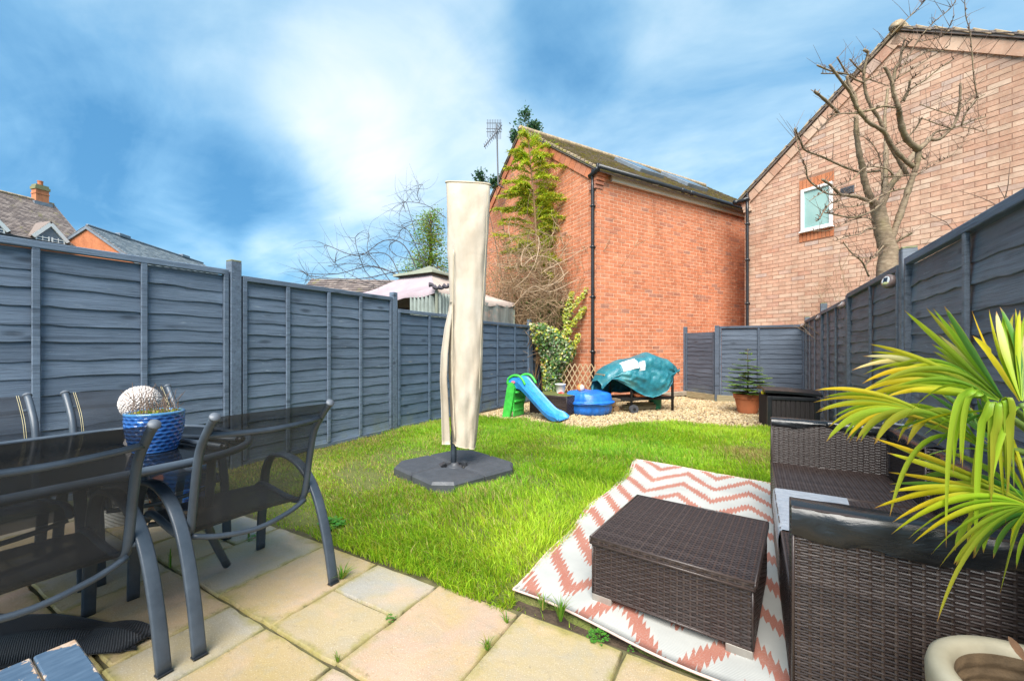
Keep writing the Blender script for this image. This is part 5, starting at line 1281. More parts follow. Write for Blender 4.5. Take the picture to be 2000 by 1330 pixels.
# loose flap left of the zip, hanging open low down
LFo = [(590, 879, 886), (610, 876, 884), (640, 869, 880), (690, 862, 875), (740, 860, 873), (790, 862, 876), (830, 863, 878), (868, 864, 880)]
m = MB(); rf_ = []
for j in range(34):
    v = 590 + (868 - 590) * j / 33; a = interp(v, [(p[0], p[1]) for p in LFo]); b = interp(v, [(p[0], p[2]) for p in LFo]); op = interp(v, [(590, -.05), (640, .01), (740, .05), (868, .035)])
    row = []
    for k in range(9):
        f = k / 8; d = interp(f, [(0, -.02), (.35, -.10 - op * .3), (1, -.132 - op * .2)])
        p = UP(a + (b - a) * f, v, d + .006 * fbm(v / 60, f * 2, 1.0, 2, 9)); row.append(p)
    rf_.append(row)
m.grid(rf_, thick=.004); m.build('open_flap', 'cover_cream', um, off=uo, smooth=True)
m = MB(); m.tube([UP(interp(v, [(490, 886), (600, 884), (700, 883), (760, 884), (868, 889)]), v, -.128) for v in range(488, 872, 12)], .0065, 6); m.build('zip_edge', 'hem', um, off=uo, smooth=True)
m = MB(); m.tube([UP(interp(v, [(362, 953), (480, 949), (600, 942), (700, 938), (760, 936)]), v, -.085) for v in range(362, 780, 14)], .0035, 5); m.build('seam', 'hem', um, off=uo, smooth=True)

# ------------------------------------------------------------------ play corner
def at(t, p): return (p[0] - t.location.x, p[1] - t.location.y, p[2] - t.location.z)
sl_ = thing('toy_slide', 'child\'s blue plastic slide with green ladder standing on the gravel edge', 'slide', (-3.78, 6.42, -.02), R(-3))
W_ = .17
for s in (-1, 1):
    pts = [(-.02, 0), (.13, 0), (.20, .30), (.235, .53), (.20, .62), (.11, .62), (.075, .50), (.03, .26)]
    m = MB(); y = s * (W_ + .015); k = len(pts); m.add([(x, y - .03, z) for x, z in pts] + [(x, y + .03, z) for x, z in pts], [tuple(range(k)), tuple(range(2 * k - 1, k - 1, -1))] + [(i, (i + 1) % k, k + (i + 1) % k, k + i) for i in range(k)])
    side = m.build('ladder_side', 'toy_green', sl_)
    m = MB(); m.tube(smooth_pts([(.08, y, .58), (.10, y, .68), (.20, y, .74), (.32, y, .735), (.40, y, .66), (.44, y, .59)], 4), .024, 8); m.build('handle', 'toy_green', sl_, smooth=True)
for z in (.13, .29, .45): MB().box((.12 + z * .18, 0, z), (.13, 2 * W_, .035), 0, .008).build('step', 'toy_green', sl_)
MB().box((.19, 0, .30), (.02, 2 * W_, .55), 0, .004).build('ladder_back', 'toy_green', sl_)
sec = [(-W_ - .015, .115), (-W_ + .005, .125), (-W_ + .02, .10), (-W_ + .045, .015), (-W_ + .08, 0), (W_ - .08, 0), (W_ - .045, .015), (W_ - .02, .10), (W_ - .005, .125), (W_ + .015, .115), (W_ + .02, .06), (W_ - .02, -.035), (-W_ + .02, -.035), (-W_ - .02, .06)]
pth = smooth_pts([(.07, 0, .545), (.18, 0, .56), (.30, 0, .545), (.42, 0, .45), (.62, 0, .27), (.82, 0, .10), (.93, 0, .05), (1.02, 0, .045), (1.08, 0, .038)], 4); rows = []
for i, p in enumerate(pth):
    f = i / (len(pth) - 1); hsc = 1.25 if f < .2 else interp(f, [(.2, 1.25), (.4, 1), (.8, .85), (1, .25)]); wsc = interp(f, [(0, 1), (.75, 1), (1, 1.2)]); rows.append([(p.x, y * wsc, p.z + z * hsc) for y, z in sec][::-1])
m = MB(); m.grid(rows, close=True); n = len(sec); m.f += [tuple(range(n)), tuple((len(rows) - 1) * n + i for i in range(n))[::-1]]; m.build('chute', 'toy_light_blue', sl_, smooth=False)
MB().lathe([(0, 0), (.030, 0), (.030, .004), (0, .006)], 14).build('badge', 'badge', sl_)
bd = [o for o in sl_.children if o.name.startswith('badge')][0]; bd.rotation_euler = (R(90), 0, 0); bd.location = (.20, -W_ - .022, .63); bd.scale = (1.35, .8, 1)
# planter box, bucket
pb_ = thing('planter_box', 'dark woven planter box full of soil behind the toy slide', 'planter', (-3.18, 7.15, -.03), R(-8))
rbox(pb_, 'body', (0, 0, .19), (.80, .62, .36), ['x+', 'y-', 'x-'], rib=.05, pitch=.028); MB().box((0, 0, .365), (.76, .58, .02), 0, .003).build('soil', 'lawn_soil', pb_)
bq = thing('plastic_tub', 'white plastic tub standing on the planter soil', 'tub', (-3.17, 7.30, .345)); MB().lathe([(.075, 0), (.10, .16), (.107, .16), (.107, .17), (.09, .168), (.07, .02), (0, .02)], 20).build('tub', 'white_paint', bq, smooth=True); MB().tube([(.1 * math.cos(R(a)), .1 * math.sin(R(a)), .165) for a in range(0, 370, 10)], .006, 5, False).build('rim', 'white_paint', bq)
# shell sandpit
sh = thing('sandpit', 'blue scalloped plastic shell sandpit with its lid closed', 'sandpit', (-2.66, 7.45, -.025))
m = MB(); n = 96; rows = []
for r_, z in ((.36, 0), (.395, .03), (.42, .12), (.43, .195), (.455, .20), (.465, .215), (.455, .225)):
    rows.append([((r_ + (.018 * abs(math.sin(an * 9)) if .02 < z < .18 else 0)) * math.cos(an), (r_ + (.018 * abs(math.sin(an * 9)) if .02 < z < .18 else 0)) * math.sin(an), z) for an in [2 * math.pi * k / n for k in range(n)]])
m.grid([q[::-1] for q in rows], close=True); m.build('tray', 'toy_blue', sh, smooth=True)
m = MB(); rows = []
for j, (r_, z) in enumerate(((.475, .232), (.47, .245), (.432, .252), (.425, .27), (.405, .37), (.385, .395), (.34, .41), (.22, .425), (.10, .432), (.004, .435))):
    row = []
    for k in range(n):
        an = 2 * math.pi * k / n; fan = 0
        da = (an - R(250) + math.pi) % (2 * math.pi) - math.pi
        if .25 < r_ < .43 and abs(da) < .55: fan = -.012 * (math.sin(da * 34) > 0) + .012
        lob = .012 * math.sin(an * 5 + 1) if r_ > .3 else 0
        row.append(((r_ + fan + lob) * math.cos(an), (r_ + fan + lob) * math.sin(an), z + (.012 * math.cos(an * 5 + 1) if z > .38 and r_ > .15 else 0)))
    rows.append(row[::-1])
m.grid(rows, close=True); m.build('lid', 'toy_blue', sh, smooth=True)
bl = thing('ball', 'orange and grey play ball resting on the sandpit lid', 'ball', (-2.78, 7.35, .405 - .025 + .073)); MB().lathe([(.075 * math.sin(a), -.075 * math.cos(a)) for a in [math.pi * k / 16 for k in range(17)]], 28).build('ball', 'ball_orange', bl, smooth=True)
MB().tube([(.0752 * math.cos(R(a)), 0, .0752 * math.sin(R(a))) for a in range(0, 365, 8)], .002, 4, False).build('seam', 'torn_cloth', bl)
ty = thing('toy_spade', 'red and yellow toy handle sticking up beside the sandpit', 'toy', (-3.07, 7.22, -.03)); MB().tube([(0, 0, 0), (.0, 0, .22)], .016, 8).build('shaft', 'toy_yellow', ty, smooth=True); MB().tube(smooth_pts([(0, 0, .20), (.01, 0, .33), (-.03, 0, .38), (-.09, 0, .37), (-.10, 0, .33)], 3), .024, 8).build('hook', 'toy_red', ty, smooth=True); MB().tube([(0, 0, .05), (0, 0, .10)], .02, 8).build('band', 'toy_red', ty)
# expanding trellis leaning on the gable wall
T0, T1 = D(1092, 775, 9.2), D(1163, 768, 8.95); tw = thing('trellis', 'tan expanding lattice trellis leaning at the foot of the red wall', 'trellis', (T0.x, T0.y, -.02))
ux = (T1 - T0); ux.z = 0; L_ = ux.length; ux.normalize(); ny = Vector((ux.y, -ux.x, 0)); H_ = .86
def clipseg(x0, z0, x1, z1):
    ts = [0, 1]
    for a, b, lo, hi in ((x0, x1 - x0, 0, L_), (z0, z1 - z0, 0, H_)):
        if abs(b) < 1e-9: continue
        t0, t1 = sorted(((lo - a) / b, (hi - a) / b)); ts = [max(ts[0], t0), min(ts[1], t1)]
    return ts if ts[1] - ts[0] > .05 else None
for s in (1, -1):
    for k in range(-9, 14):
        x0 = k * .118; x1 = x0 + s * H_ * .55; c = clipseg(x0, 0, x1, H_)
        if not c: continue
        p = [T0 * 1.0 + ux * (x0 + (x1 - x0) * q) + Vector((0, 0, -T0.z - .0 + H_ * q)) + ny * (.006 * s + .10 * (1 - q)) for q in c]
        d = p[1] - p[0]; MB().obox((p[0] + p[1]) / 2, d / 2, ny * .004, d.normalized().cross(ny) * .010).build('lath', 'trellis_wood', tw, off=tuple(tw.location))

# ------------------------------------------------------------------ barbecue and its cover
YB = 8.05; BC = D(1240, 795, YB); bx = thing('barbecue', 'black trolley barbecue with wheels standing on the gravel under a cover', 'barbecue', (BC.x, BC.y, -.02)); bo = tuple(bx.location)
def BP(xl, yl, z): return Vector((BC.x, BC.y, 0)) + XB * xl + YB_ * yl + Vector((0, 0, z))
XB = (XC * .97 + YC * .24).normalized(); YB_ = Vector((-XB.y, XB.x, 0))
for x, y in ((-.22, -.25), (.66, -.25), (-.42, .22), (.60, .25)): MB().tube([BP(x, y, .0 if x > 0 else .08), BP(x, y, .86)], .026, 8).build('leg', 'iron_black', bx, off=bo, smooth=True)
for x, y in ((-.19, -.28), (-.42, .20)):
    c = BP(x, y, .055); m = MB(); m.tube([c - YB_ * .03, c + YB_ * .03], .085, 18); wh_ = m.build('wheel', 'base_plastic', bx, off=bo, smooth=False); MB().tube([c - YB_ * .034, c + YB_ * .034], .03, 12).build('hub', 'iron_black', wh_, off=bo)
MB().obox(BP(.13, 0, .26), XB * .55, YB_ * .25, (0, 0, .012)).build('shelf', 'iron_black', bx, off=bo)
m = MB()
for y in (-.25, .25): m.obox(BP(.13, y, .235), XB * .56, YB_ * .012, (0, 0, .02))
m.build('shelf_rail', 'iron_black', bx, off=bo)
MB().obox(BP(.15, 0, .74), XB * .46, YB_ * .24, (0, 0, .08), .03).build('fire_box', 'iron_black', bx, off=bo)
m = MB(); rows = []
for i in range(13):
    a = math.pi * i / 12; rows.append([BP(x, -.24 * math.cos(a), .80 + .14 * math.sin(a)) for x in (-.30, -.1, .2, .55)])
m.grid(rows); m.build('lid', 'iron_black', bx, off=bo, smooth=True)
MB().obox(BP(-.60, 0, .70), XB * .16, YB_ * .20, (0, 0, .012)).build('side_table', 'trellis_wood', bx, off=bo)
TOPL = [(-.82, .58), (-.72, .76), (-.55, .87), (-.36, .96), (-.10, 1.02), (.10, 1.08), (.22, 1.11), (.40, 1.05), (.60, .97), (.74, .90), (.80, .84)]
BOT = [(-.86, .44), (-.78, .50), (-.66, .63), (-.55, .60), (-.40, .53), (-.22, .42), (0, .31), (.15, .27), (.30, .30), (.45, .38), (.58, .52), (.70, .72), (.82, .84)]
BOTB = [(-.86, .12), (-.6, .12), (-.4, .3), (.2, .3), (.82, .7)]
def tarp_pt(xl, t, lift=0.0):
    zt, zf, zb = interp(xl, TOPL), interp(xl, BOT), interp(xl, BOTB); dp = interp(xl, [(-.86, .20), (-.6, .30), (0, .34), (.6, .33), (.82, .22)])
    # t 0..1: front hem -> over the top -> back hem
    if t < .38: f = t / .38; y = -dp - .03 * math.sin(f * 3.1); z = zf + (zt - .16 - zf) * f
    elif t < .68: f = (t - .38) / .30; y = -dp * math.cos(f * math.pi); z = zt - .16 + .16 * math.sin(f * math.pi) ** .75
    else: f = (t - .68) / .32; y = dp; z = zt - .16 + (zb - zt + .16) * f
    w1 = .055 * fbm(xl * 2.6 + t * 2.2, t * 5, 1.0, 3, 2) + .022 * abs(fbm(xl * 6, t * 9, 1.0, 3, 5))
    w1 += .022 * math.sin(xl * 17 + t * 5) * max(0, 1 - t / .4)
    nn = Vector((0, -1, .2)) if t < .38 else Vector((0, -math.cos(min(1, (t - .38) / .3) * math.pi), .8))
    nn.normalize(); return BP(xl, y + nn.y * (w1 + lift), z + nn.z * (w1 * .6 + lift))
m = MB(); m.grid([[tarp_pt(-.82 + 1.62 * i / 80, j / 50) for j in range(51)] for i in range(81)], thick=.003)
tp_ = m.build('tarpaulin', 'tarp', None, smooth=True); tag(tp_, 'crumpled teal tarpaulin cover thrown over the barbecue', 'cover')
m = MB(); m.grid([[tarp_pt(-.43 + .30 * i / 10, .36 + .115 * j / 8, .007) for j in range(9)] for i in range(11)]); m.build('label_patch', 'label_white', tp_, smooth=True)
m = MB(); m.grid([[tarp_pt(-.115 + .12 * i / 8, .315 + .095 * j / 8, .007) for j in range(9)] for i in range(9)]); m.build('label_patch', 'label_white', tp_, smooth=True)
p = BP(.52, .12, .06); gb = thing('gas_bottle_cover', 'green plastic tub standing behind the barbecue\'s right leg', 'tub', (p.x, p.y, -.02)); MB().lathe([(.10, 0), (.125, .05), (.135, .44), (.145, .44), (.145, .47), (.12, .47)], 20).build('tub', 'green_plastic', gb, smooth=False); MB().lathe([(.14, .47), (.10, .50), (0, .51)], 20).build('lid', 'green_plastic', gb)
p = BP(-.02, -.18, .272); o1 = thing('bagged_charcoal', 'orange lump in clear wrapping lying on the barbecue shelf', 'bag', (p.x, p.y, p.z - .0)); m = MB(); m.lathe([(0.01, 0), (.10, .01), (.12, .05), (.085, .10), (.02, .115)], 14, rfun=lambda r_, z, a: r_ * (1 + .2 * math.sin(a * 3 + z * 40))); m.build('bag', 'terracotta', o1, smooth=True); MB().tube([(.09, 0, .06), (.13, .01, .09), (.16, .02, .08)], [.03, .05, .03], 8).build('neck', 'label_white', o1, smooth=True)
p = BP(.25, -.15, .29); o2 = thing('roof_tile', 'terracotta half round tile leaning on the barbecue shelf', 'tile', (p.x, p.y, p.z)); m = MB(); m.grid([[Vector((XB.x * (.40 * i / 8 - .2), XB.y * (.40 * i / 8 - .2), .13 - .22 * i / 8 + .09)) + Vector((YB_.x, YB_.y, 0)) * (.07 * math.cos(math.pi * j / 8)) + Vector((0, 0, .05 * math.sin(math.pi * j / 8))) for j in range(9)] for i in range(9)], thick=.012); m.build('tile', 'terracotta', o2, smooth=False)
p = BP(.12, .05, .0); o3 = thing('timber_offcut', 'pale timber offcut lying on gravel under the barbecue', 'timber', (p.x, p.y, -.01)); MB().obox((0, 0, .06), XB * .34, YB_ * .06, (0, 0, .045), .006).build('block', 'weathered_wood', o3); MB().obox((.02, .02, .125), XB * .27, YB_ * .05, (0, 0, .018), .004).build('plank', 'weathered_wood', o3)
p = BP(-.60, .15, 0); o4 = thing('log_pile', 'short stack of old logs beside the sandpit', 'logs', (p.x, p.y, -.02))
for k, (dx, z) in enumerate(((-.10, .06), (.05, .06), (.18, .055), (-.02, .17), (.11, .165))): MB().tube([XB * dx + YB_ * -.2 + Vector((0, 0, z)), XB * (dx + .02) + YB_ * .2 + Vector((0, 0, z))], .062, 10).build('log', 'bark_cane', o4)

# ------------------------------------------------------------------ storage box, potted fir
SB = thing('storage_box', 'black resin storage box with a slightly open lid behind the sofa', 'storage box', (.20, 7.30, -.02), R(9))
m = MB(); w0, d0, h0 = .66, .62, .50
pts = [(0, 0), (w0, 0), (w0, d0), (0, d0)]; m.prism(pts, 0, h0, .008); bd_ = m.build('body', 'box_resin', SB)
for x in (.03, w0 - .03): MB().box((x, -.012, h0 / 2), (.06, .03, h0), 0, .006).build('corner_post', 'black_plastic', SB)
MB().box((w0 / 2, -.012, h0 - .025), (w0 - .12, .03, .05), 0, .006).build('front_rail', 'black_plastic', SB)
MB().box((w0 / 2, -.012, .025), (w0 - .12, .03, .05), 0, .006).build('front_rail', 'black_plastic', SB)
for k in range(9): MB().box((.06 + (k + .5) * (w0 - .12) / 9, -.004, h0 / 2), ((w0 - .12) / 9 - .008, .014, h0 - .1), 0, .004).build('panel_rib', 'box_resin', SB)
m = MB(); rows = []
for i in range(9):
    f = i / 8; y = -.04 + (d0 + .06) * f; rows.append([(-.03 + (w0 + .06) * j / 8, y, h0 + .09 - .045 * j / 8 + .035 * math.sin(f * math.pi) * 1.0 + .01 * math.sin(math.pi * j / 8)) for j in range(9)])
m.grid([q[::-1] for q in rows], thick=-.035); m.build('lid', 'black_plastic', SB, smooth=False)
MB().box((w0 + .04, .2, .3), (.06, .12, .05), 0, .006).build('handle', 'black_plastic', SB)
p = Vector((.17, 7.52, 0)); ye = thing('yellow_toy', 'small yellow toy perched beside the storage box lid', 'toy', (.16, 7.60, .47)); MB().lathe([(0, 0), (.03, .01), (.034, .04), (.02, .07), (0, .08)], 10).build('body', 'toy_yellow', ye, smooth=True); MB().lathe([(0, 0), (.012, .01), (0, .02)], 8, (0, -.03, .04)).build('knob', 'toy_red', ye)
fp = G(1460, 803); fp = Vector((fp.x, fp.y * .99, -.02)); ft = thing('terracotta_pot', 'large rimmed terracotta pot holding the fir on the gravel', 'pot', tuple(fp))
MB().lathe([(0, 0), (.155, 0), (.165, .02), (.215, .27), (.235, .275), (.245, .36), (.225, .362), (.21, .30)], 40).build('body', 'terracotta', ft, smooth=False); MB().lathe([(.214, .325), (.1, .335), (0, .34)], 24).build('soil', 'soil', ft, smooth=True)
# solar lights on the right fence
def solar(p, label, s=1.0, face=(-1, -.55, .25)):
    t = thing('solar_light', label, 'solar light', tuple(p), 0, 'round solar lights on the right fence'); f = Vector(face).normalized(); a = f.orthogonal().normalized()
    q = f.to_track_quat('Z', 'Y').to_matrix()
    def L(prof, n=24): 
        m = MB(); m.lathe([(r_ * s, z * s) for r_, z in prof], n); m.v = [tuple(q @ Vector(v)) for v in m.v]; return m
    L([(0, -.02), (.050, -.02), (.056, 0), (.055, .022), (.046, .034), (.036, .036)]).build('body', 'solar_body', t, smooth=True); L([(.0365, .034), (.034, .037), (0, .038)]).build('bezel', 'white_paint', t, smooth=False)
    m = MB().box((0, 0, .0395 * s), (.036 * s, .050 * s, .003), 0, .001); m.v = [tuple(q @ Vector(v)) for v in m.v]; m.build('solar_cell', 'solar_face', t)
    m = MB(); m.lathe([(0, -.03 * s), (.045 * s, -.028 * s), (.052 * s, -.012 * s), (.04 * s, 0)], 16); m.build('lens', 'solar_lens', t, smooth=True)
solar((.955, 4.36, 1.73), 'round pink solar light on the fence, nearest us and tilted'); solar((.955, 6.36, 1.72), 'solar light on the fence post where the panels step down', .85, (-1, -.2, .9))
solar((.955, 8.44, 1.70), 'solar light on the fence post under the pale twigs', .85, (-1, -.2, .6)); solar((.93, 10.62, 1.68), 'solar light at the fence corner, farthest from us', .85, (-1, -.3, .6))

# ------------------------------------------------------------------ gazebo behind the left fence
gz = thing('gazebo', 'faded pink fabric gazebo with vented roof and curtains beyond the fence', 'gazebo', (-6.05, 6.85, -.05)); go = tuple(gz.location)
GX0, GX1, GY0, GY1, GZ = -7.45, -4.70, 5.50, 8.20, 2.20; AX, AY = -6.05, 6.85
cor = [(GX1, GY0), (GX1, GY1), (GX0, GY1), (GX0, GY0)]
for i in range(4):
    a, b = cor[i], cor[(i + 1) % 4]; m = MB(); rows = []
    for k in range(15):
        f = k / 14; row = []
        for j in range(19):
            q = j / 18; e = (a[0] + (b[0] - a[0]) * q, a[1] + (b[1] - a[1]) * q); tx, ty = AX + (e[0] - AX) * .26, AY + (e[1] - AY) * .26
            z = GZ + .04 + (2.72 - GZ) * f - .10 * math.sin(f * math.pi) * (1 - .3 * abs(q - .5)) - .06 * math.sin(q * math.pi) * (1 - f) + .015 * fbm(q * 4, f * 4, 1.0, 2, i)
            row.append((e[0] + (tx - e[0]) * f, e[1] + (ty - e[1]) * f, z))
        rows.append(row)
    dropr = [(p[0] + (p[0] - AX) * .008, p[1] + (p[1] - AY) * .008, p[2] - .10 - .02 * math.sin(k_ * 1.3)) for k_, p in enumerate(rows[0])]
    m.grid([dropr] + rows); m.build('canopy_side', 'canopy_tan' if i == 0 else 'canopy', gz, off=go, smooth=True)
    m = MB(); s = .40; m.grid([[(AX + (a[0] + (b[0] - a[0]) * q - AX) * s * (1 - f), AY + (a[1] + (b[1] - a[1]) * q - AY) * s * (1 - f), 2.72 + .05 + .22 * f - .03 * math.sin(f * math.pi) - .05 * (f == 0)) for q in [j / 8 for j in range(9)]] for f in [0, .02, .25, .5, .75, .99]])
    m.build('vent_roof', 'canopy_green', gz, off=go, smooth=True)
    MB().tube([(a[0] * .99 + AX * .01, a[1] * .99 + AY * .01, -.05), (a[0] * .99 + AX * .01, a[1] * .99 + AY * .01, GZ)], .03, 8).build('post', 'canopy_green', gz, off=go)
def drape(a, b, z0, z1, mat, name, folds, amp, seed):
    m = MB(); A_, B_ = Vector(a), Vector(b); d = (B_ - A_).normalized(); nn = Vector((d.y, -d.x)); K = 48
    m.grid([[(A_.x + (B_.x - A_.x) * i / K + nn.x * amp * math.sin(i / K * folds * 6.28 + .6 * math.sin(z * 3)) , A_.y + (B_.y - A_.y) * i / K + nn.y * amp * math.sin(i / K * folds * 6.28 + .6 * math.sin(z * 3)), z) for i in range(K + 1)] for z in [z0 + (z1 - z0) * j / 10 for j in range(11)]])
    return m.build(name, mat, gz, off=go, smooth=True)
drape((GX1, GY0 + .04), (GX1, GY0 + .55), .3, 2.16, 'curtain', 'curtain', 6, .05, 1); drape((GX1 - .62, GY0 + .02), (GX1 - .08, GY0 + .02), .3, 2.12, 'curtain', 'curtain', 6, .05, 2)
drape((GX1, GY0 + .5), (GX1, GY0 + .62), .3, 2.14, 'curtain_pink', 'curtain', 1, .03, 3); drape((GX1, GY0 + .62), (GX1, GY1 - .04), .3, 2.14, 'net', 'net_wall', 5, .012, 4)
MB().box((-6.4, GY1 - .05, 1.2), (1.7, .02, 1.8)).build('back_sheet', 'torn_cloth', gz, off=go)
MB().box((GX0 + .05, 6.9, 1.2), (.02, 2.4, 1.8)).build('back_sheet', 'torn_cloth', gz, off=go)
m = MB(); r = random.Random(9)
for k in range(7): c = D(838 + k * 9, 556 + r.uniform(-4, 5), 7.05); m.tube(smooth_pts([c, c + XC * .05 + Vector((0, 0, r.uniform(-.03, .04))), c + XC * .10 + Vector((0, 0, r.uniform(-.06, .03)))], 3), [.045, .02], 7, True)
m.build('torn_cloth', 'torn_cloth', gz, off=go, smooth=True)
# ------------------------------------------------------------------ grass
def grass_blades(N, yfun, seed, hscale=1.0):
    r = np.random.default_rng(seed)
    x = r.uniform(-4.40, 1.0, N * 3); y = r.uniform(1.60, 7.3, N * 3)
    X = x * CT + y * ST; Y = -x * ST + y * CT
    dens = np.clip(3.2 / np.maximum(Y, .6), .35, 1.6) / 1.6
    vis = (Y > .3) & (np.abs(X / np.maximum(Y, .1)) < 1.4)
    far = np.interp(x, [p[0] for p in LAWN_FAR], [p[1] for p in LAWN_FAR]) + .05 * np.sin(x * 9.3) + .03 * np.sin(x * 21) + r.normal(0, .05, N * 3)
    near = LAWN_NEAR - .035 + .018 * np.sin(x * 7.1) + .012 * np.sin(x * 17.3 + 1)
    keep = vis & (r.random(N * 3) < dens) & (y > near) & (y < far)
    rug_l = -1.0 + .02 * np.sin((y - 1.77) / 2.7 * 11)
    rug_f = 4.44 - .15 * (x + 1.03)
    keep &= ~((x > rug_l - .012) & (y < rug_f + .01) & (y > 1.73 - .104 * (x + 1.03))); keep &= ~((x > -.93) & (y < 1.78 - .104 * (x + 1.03)) & (r.random(N * 3) < .93))
    bx, by = bs.location.x, bs.location.y; keep &= ~((np.abs((x - bx) * math.cos(R(17)) - (y - by) * math.sin(R(17))) < .45) & (np.abs((x - bx) * math.sin(R(17)) + (y - by) * math.cos(R(17))) < .45))
    thin = vnoise(x, y, .55, 3) * .6 + vnoise(x, y, .22, 4) * .4
    bare = np.clip((x + 1.9) / -1.3, 0, 1) * np.clip((4.4 - y) / 1.8, 0, 1)           # worn corner by the chairs
    keep &= r.random(N * 3) > np.clip(bare * .92 * np.clip((.62 - thin) * 5, 0, 1) + .08 + .45 * np.clip((.40 - thin) * 6, 0, 1), 0, .92)
    idx = np.nonzero(keep)[0][:N]; x, y, thin, bare, far, near = x[idx], y[idx], thin[idx], bare[idx], far[idx], near[idx]; n = len(x)
    hn = vnoise(x, y, .35, 8) * .6 + vnoise(x, y, .12, 9) * .4
    h = (.020 + .070 * hn) * r.uniform(.55, 1.4, n) * (1 - .45 * bare) * hscale; h *= np.clip(.8 + (y - near) * 1.5, .8, 1.0)
    z = np.array([lawn_z(a, b) for a, b in zip(x, y)]) - .006
    az = r.uniform(0, 2 * np.pi, n); lean = r.uniform(.1, .95, n) * h; wdt = r.uniform(.0014, .0030, n) * (1 + .12 * np.clip(y - 2, 0, 5))
    la = vnoise(x, y, .8, 12) * 6.28 + r.normal(0, 1.1, n)
    dx, dy = np.cos(la) * lean, np.sin(la) * lean; px, py = np.cos(az) * wdt, np.sin(az) * wdt
    b = np.stack([x, y, z], 1); P = np.stack([px, py, np.zeros(n)], 1)
    mid = b + np.stack([dx * .35, dy * .35, h * .6], 1); tip = b + np.stack([dx, dy, h * (1 - .25 * (lean / h) ** 2)], 1)
    V = np.stack([b - P, b + P, mid + P * .8, mid - P * .8, tip], 1).reshape(-1, 3); k = np.arange(n)[:, None] * 5
    F = np.concatenate([k + np.array([[0, 1, 2]]), k + np.array([[0, 2, 3]]), k + np.array([[3, 2, 4]])])
    big = vnoise(x, y, 1.1, 21); f2 = vnoise(x, y, .3, 22)
    green = np.array([.205, .43, .020]); lime = np.array([.45, .59, .034]); dark = np.array([.075, .235, .016]); straw = np.array([.46, .38, .15]); yel = np.array([.40, .42, .04])
    t1 = np.clip(big * 1.1 - .2 + r.normal(0, .2, n), 0, 1)[:, None]; c = green * (1 - t1) + lime * t1
    t2 = np.clip(f2 - .55 + r.normal(0, .12, n), 0, .6)[:, None]; c = c * (1 - t2) + dark * t2
    dry = np.exp(-(((x + .05) / .35) ** 2 + ((y - 5.3) / .35) ** 2)) * .8 + bare * .40 + np.exp(-((y - far) / .25) ** 2) * .15 + np.exp(-((x + 4.3) / .22) ** 2) * .35 + np.exp(-(((x + 2.0) / .5) ** 2 + ((y - 2.6) / .5) ** 2)) * .25
    isdry = (r.random(n) < np.clip(dry + .035 + .18 * np.clip((vnoise(x, y, .45, 44) - .62) * 4, 0, 1), 0, .85))[:, None]; c = np.where(isdry, straw * r.uniform(.7, 1.1, (n, 1)), c)
    isy = (r.random(n) < .22 * vnoise(x, y, .7, 31))[:, None]; c = np.where(isy & ~isdry, yel, c)
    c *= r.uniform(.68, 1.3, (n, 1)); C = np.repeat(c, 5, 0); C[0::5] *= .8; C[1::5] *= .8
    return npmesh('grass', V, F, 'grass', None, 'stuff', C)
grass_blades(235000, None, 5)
def tuft(name, label, p, nb, h, sp, cols, seed, cat='weed', group=None, wd=.0022):
    r = random.Random(seed); m = MB()
    for i in range(nb):
        a = r.uniform(0, 6.28); l = h * r.uniform(.5, 1.1); s = sp * r.uniform(.2, 1); w_ = wd * r.uniform(.7, 1.3); d = Vector((math.cos(a), math.sin(a), 0)); e = Vector((-d.y, d.x, 0)) * w_; b = d * .006
        cc = tuple(x * r.uniform(.8, 1.2) for x in r.choice(cols)); m.add([b - e, b + e, d * s * .45 + Vector((0, 0, l * .65)) + e * .8, d * s * .45 + Vector((0, 0, l * .65)) - e * .8, d * s + Vector((0, 0, l * .9))], [(0, 1, 2, 3), (3, 2, 4)], cc)
    o = link(name, m.mesh(name), 'grass'); o.location = p; return tag(o, label, cat, group)
GC = [(.14, .30, .03), (.20, .36, .04), (.09, .22, .02), (.35, .30, .10)]
for i, (u, v, nb, h, sp, lab) in enumerate([(1095, 1212, 46, .12, .07, 'tall grass tuft growing between the patio edge and the rug'), (952, 1268, 26, .055, .05, 'small grass tuft in the joint of the front paving slabs'),
        (668, 1130, 60, .07, .09, 'spiky grass tuft beside the dining chair leg'), (990, 1215, 14, .05, .05, 'sparse grass sprig at the head of a paving joint'), (1060, 1190, 30, .08, .06, 'grass tuft under the near corner of the rug'),
        (332, 1108, 12, .12, .02, 'thin weed stems growing between slabs behind a chair leg'), (660, 1290, 10, .04, .03, 'tiny grass sprig at the bottom joint of the paving'), (486, 1048, 12, .05, .03, 'small grass sprig by the far dining chair foot')]):
    tuft('grass_tuft', lab, tuple(G(u, v)), nb, h, sp, GC, 40 + i, 'grass tuft')
def clover(label, p, n, rad, seed, s=.009, name='weed_plant'):
    r = random.Random(seed); m = MB()
    for i in range(n):
        a = r.uniform(0, 6.28); q = r.random() ** .6 * rad; c = Vector((q * math.cos(a), q * math.sin(a), r.uniform(.006, .03) * (1.2 - q / rad))); 
        for k in range(3):
            b = a + k * 2.1; d = Vector((math.cos(b), math.sin(b), r.uniform(-.1, .35))) * s * r.uniform(.7, 1.2); e = Vector((-d.y, d.x, 0)) * .5; cc = tuple(x * r.uniform(.7, 1.25) for x in (.075, .24, .025))
            m.add([c, c + d * .5 + e, c + d, c + d * .5 - e], [(0, 1, 2, 3)], cc)
    o = link(name, m.mesh(name), 'leaf'); o.location = p; return tag(o, label, 'weed')
clover('bright green clover clump at the patio edge by the rug', tuple(G(1168, 1245)), 60, .045, 61); clover('tiny green weed at a corner of the grey slab', tuple(G(763, 1210)), 18, .024, 62, .007)
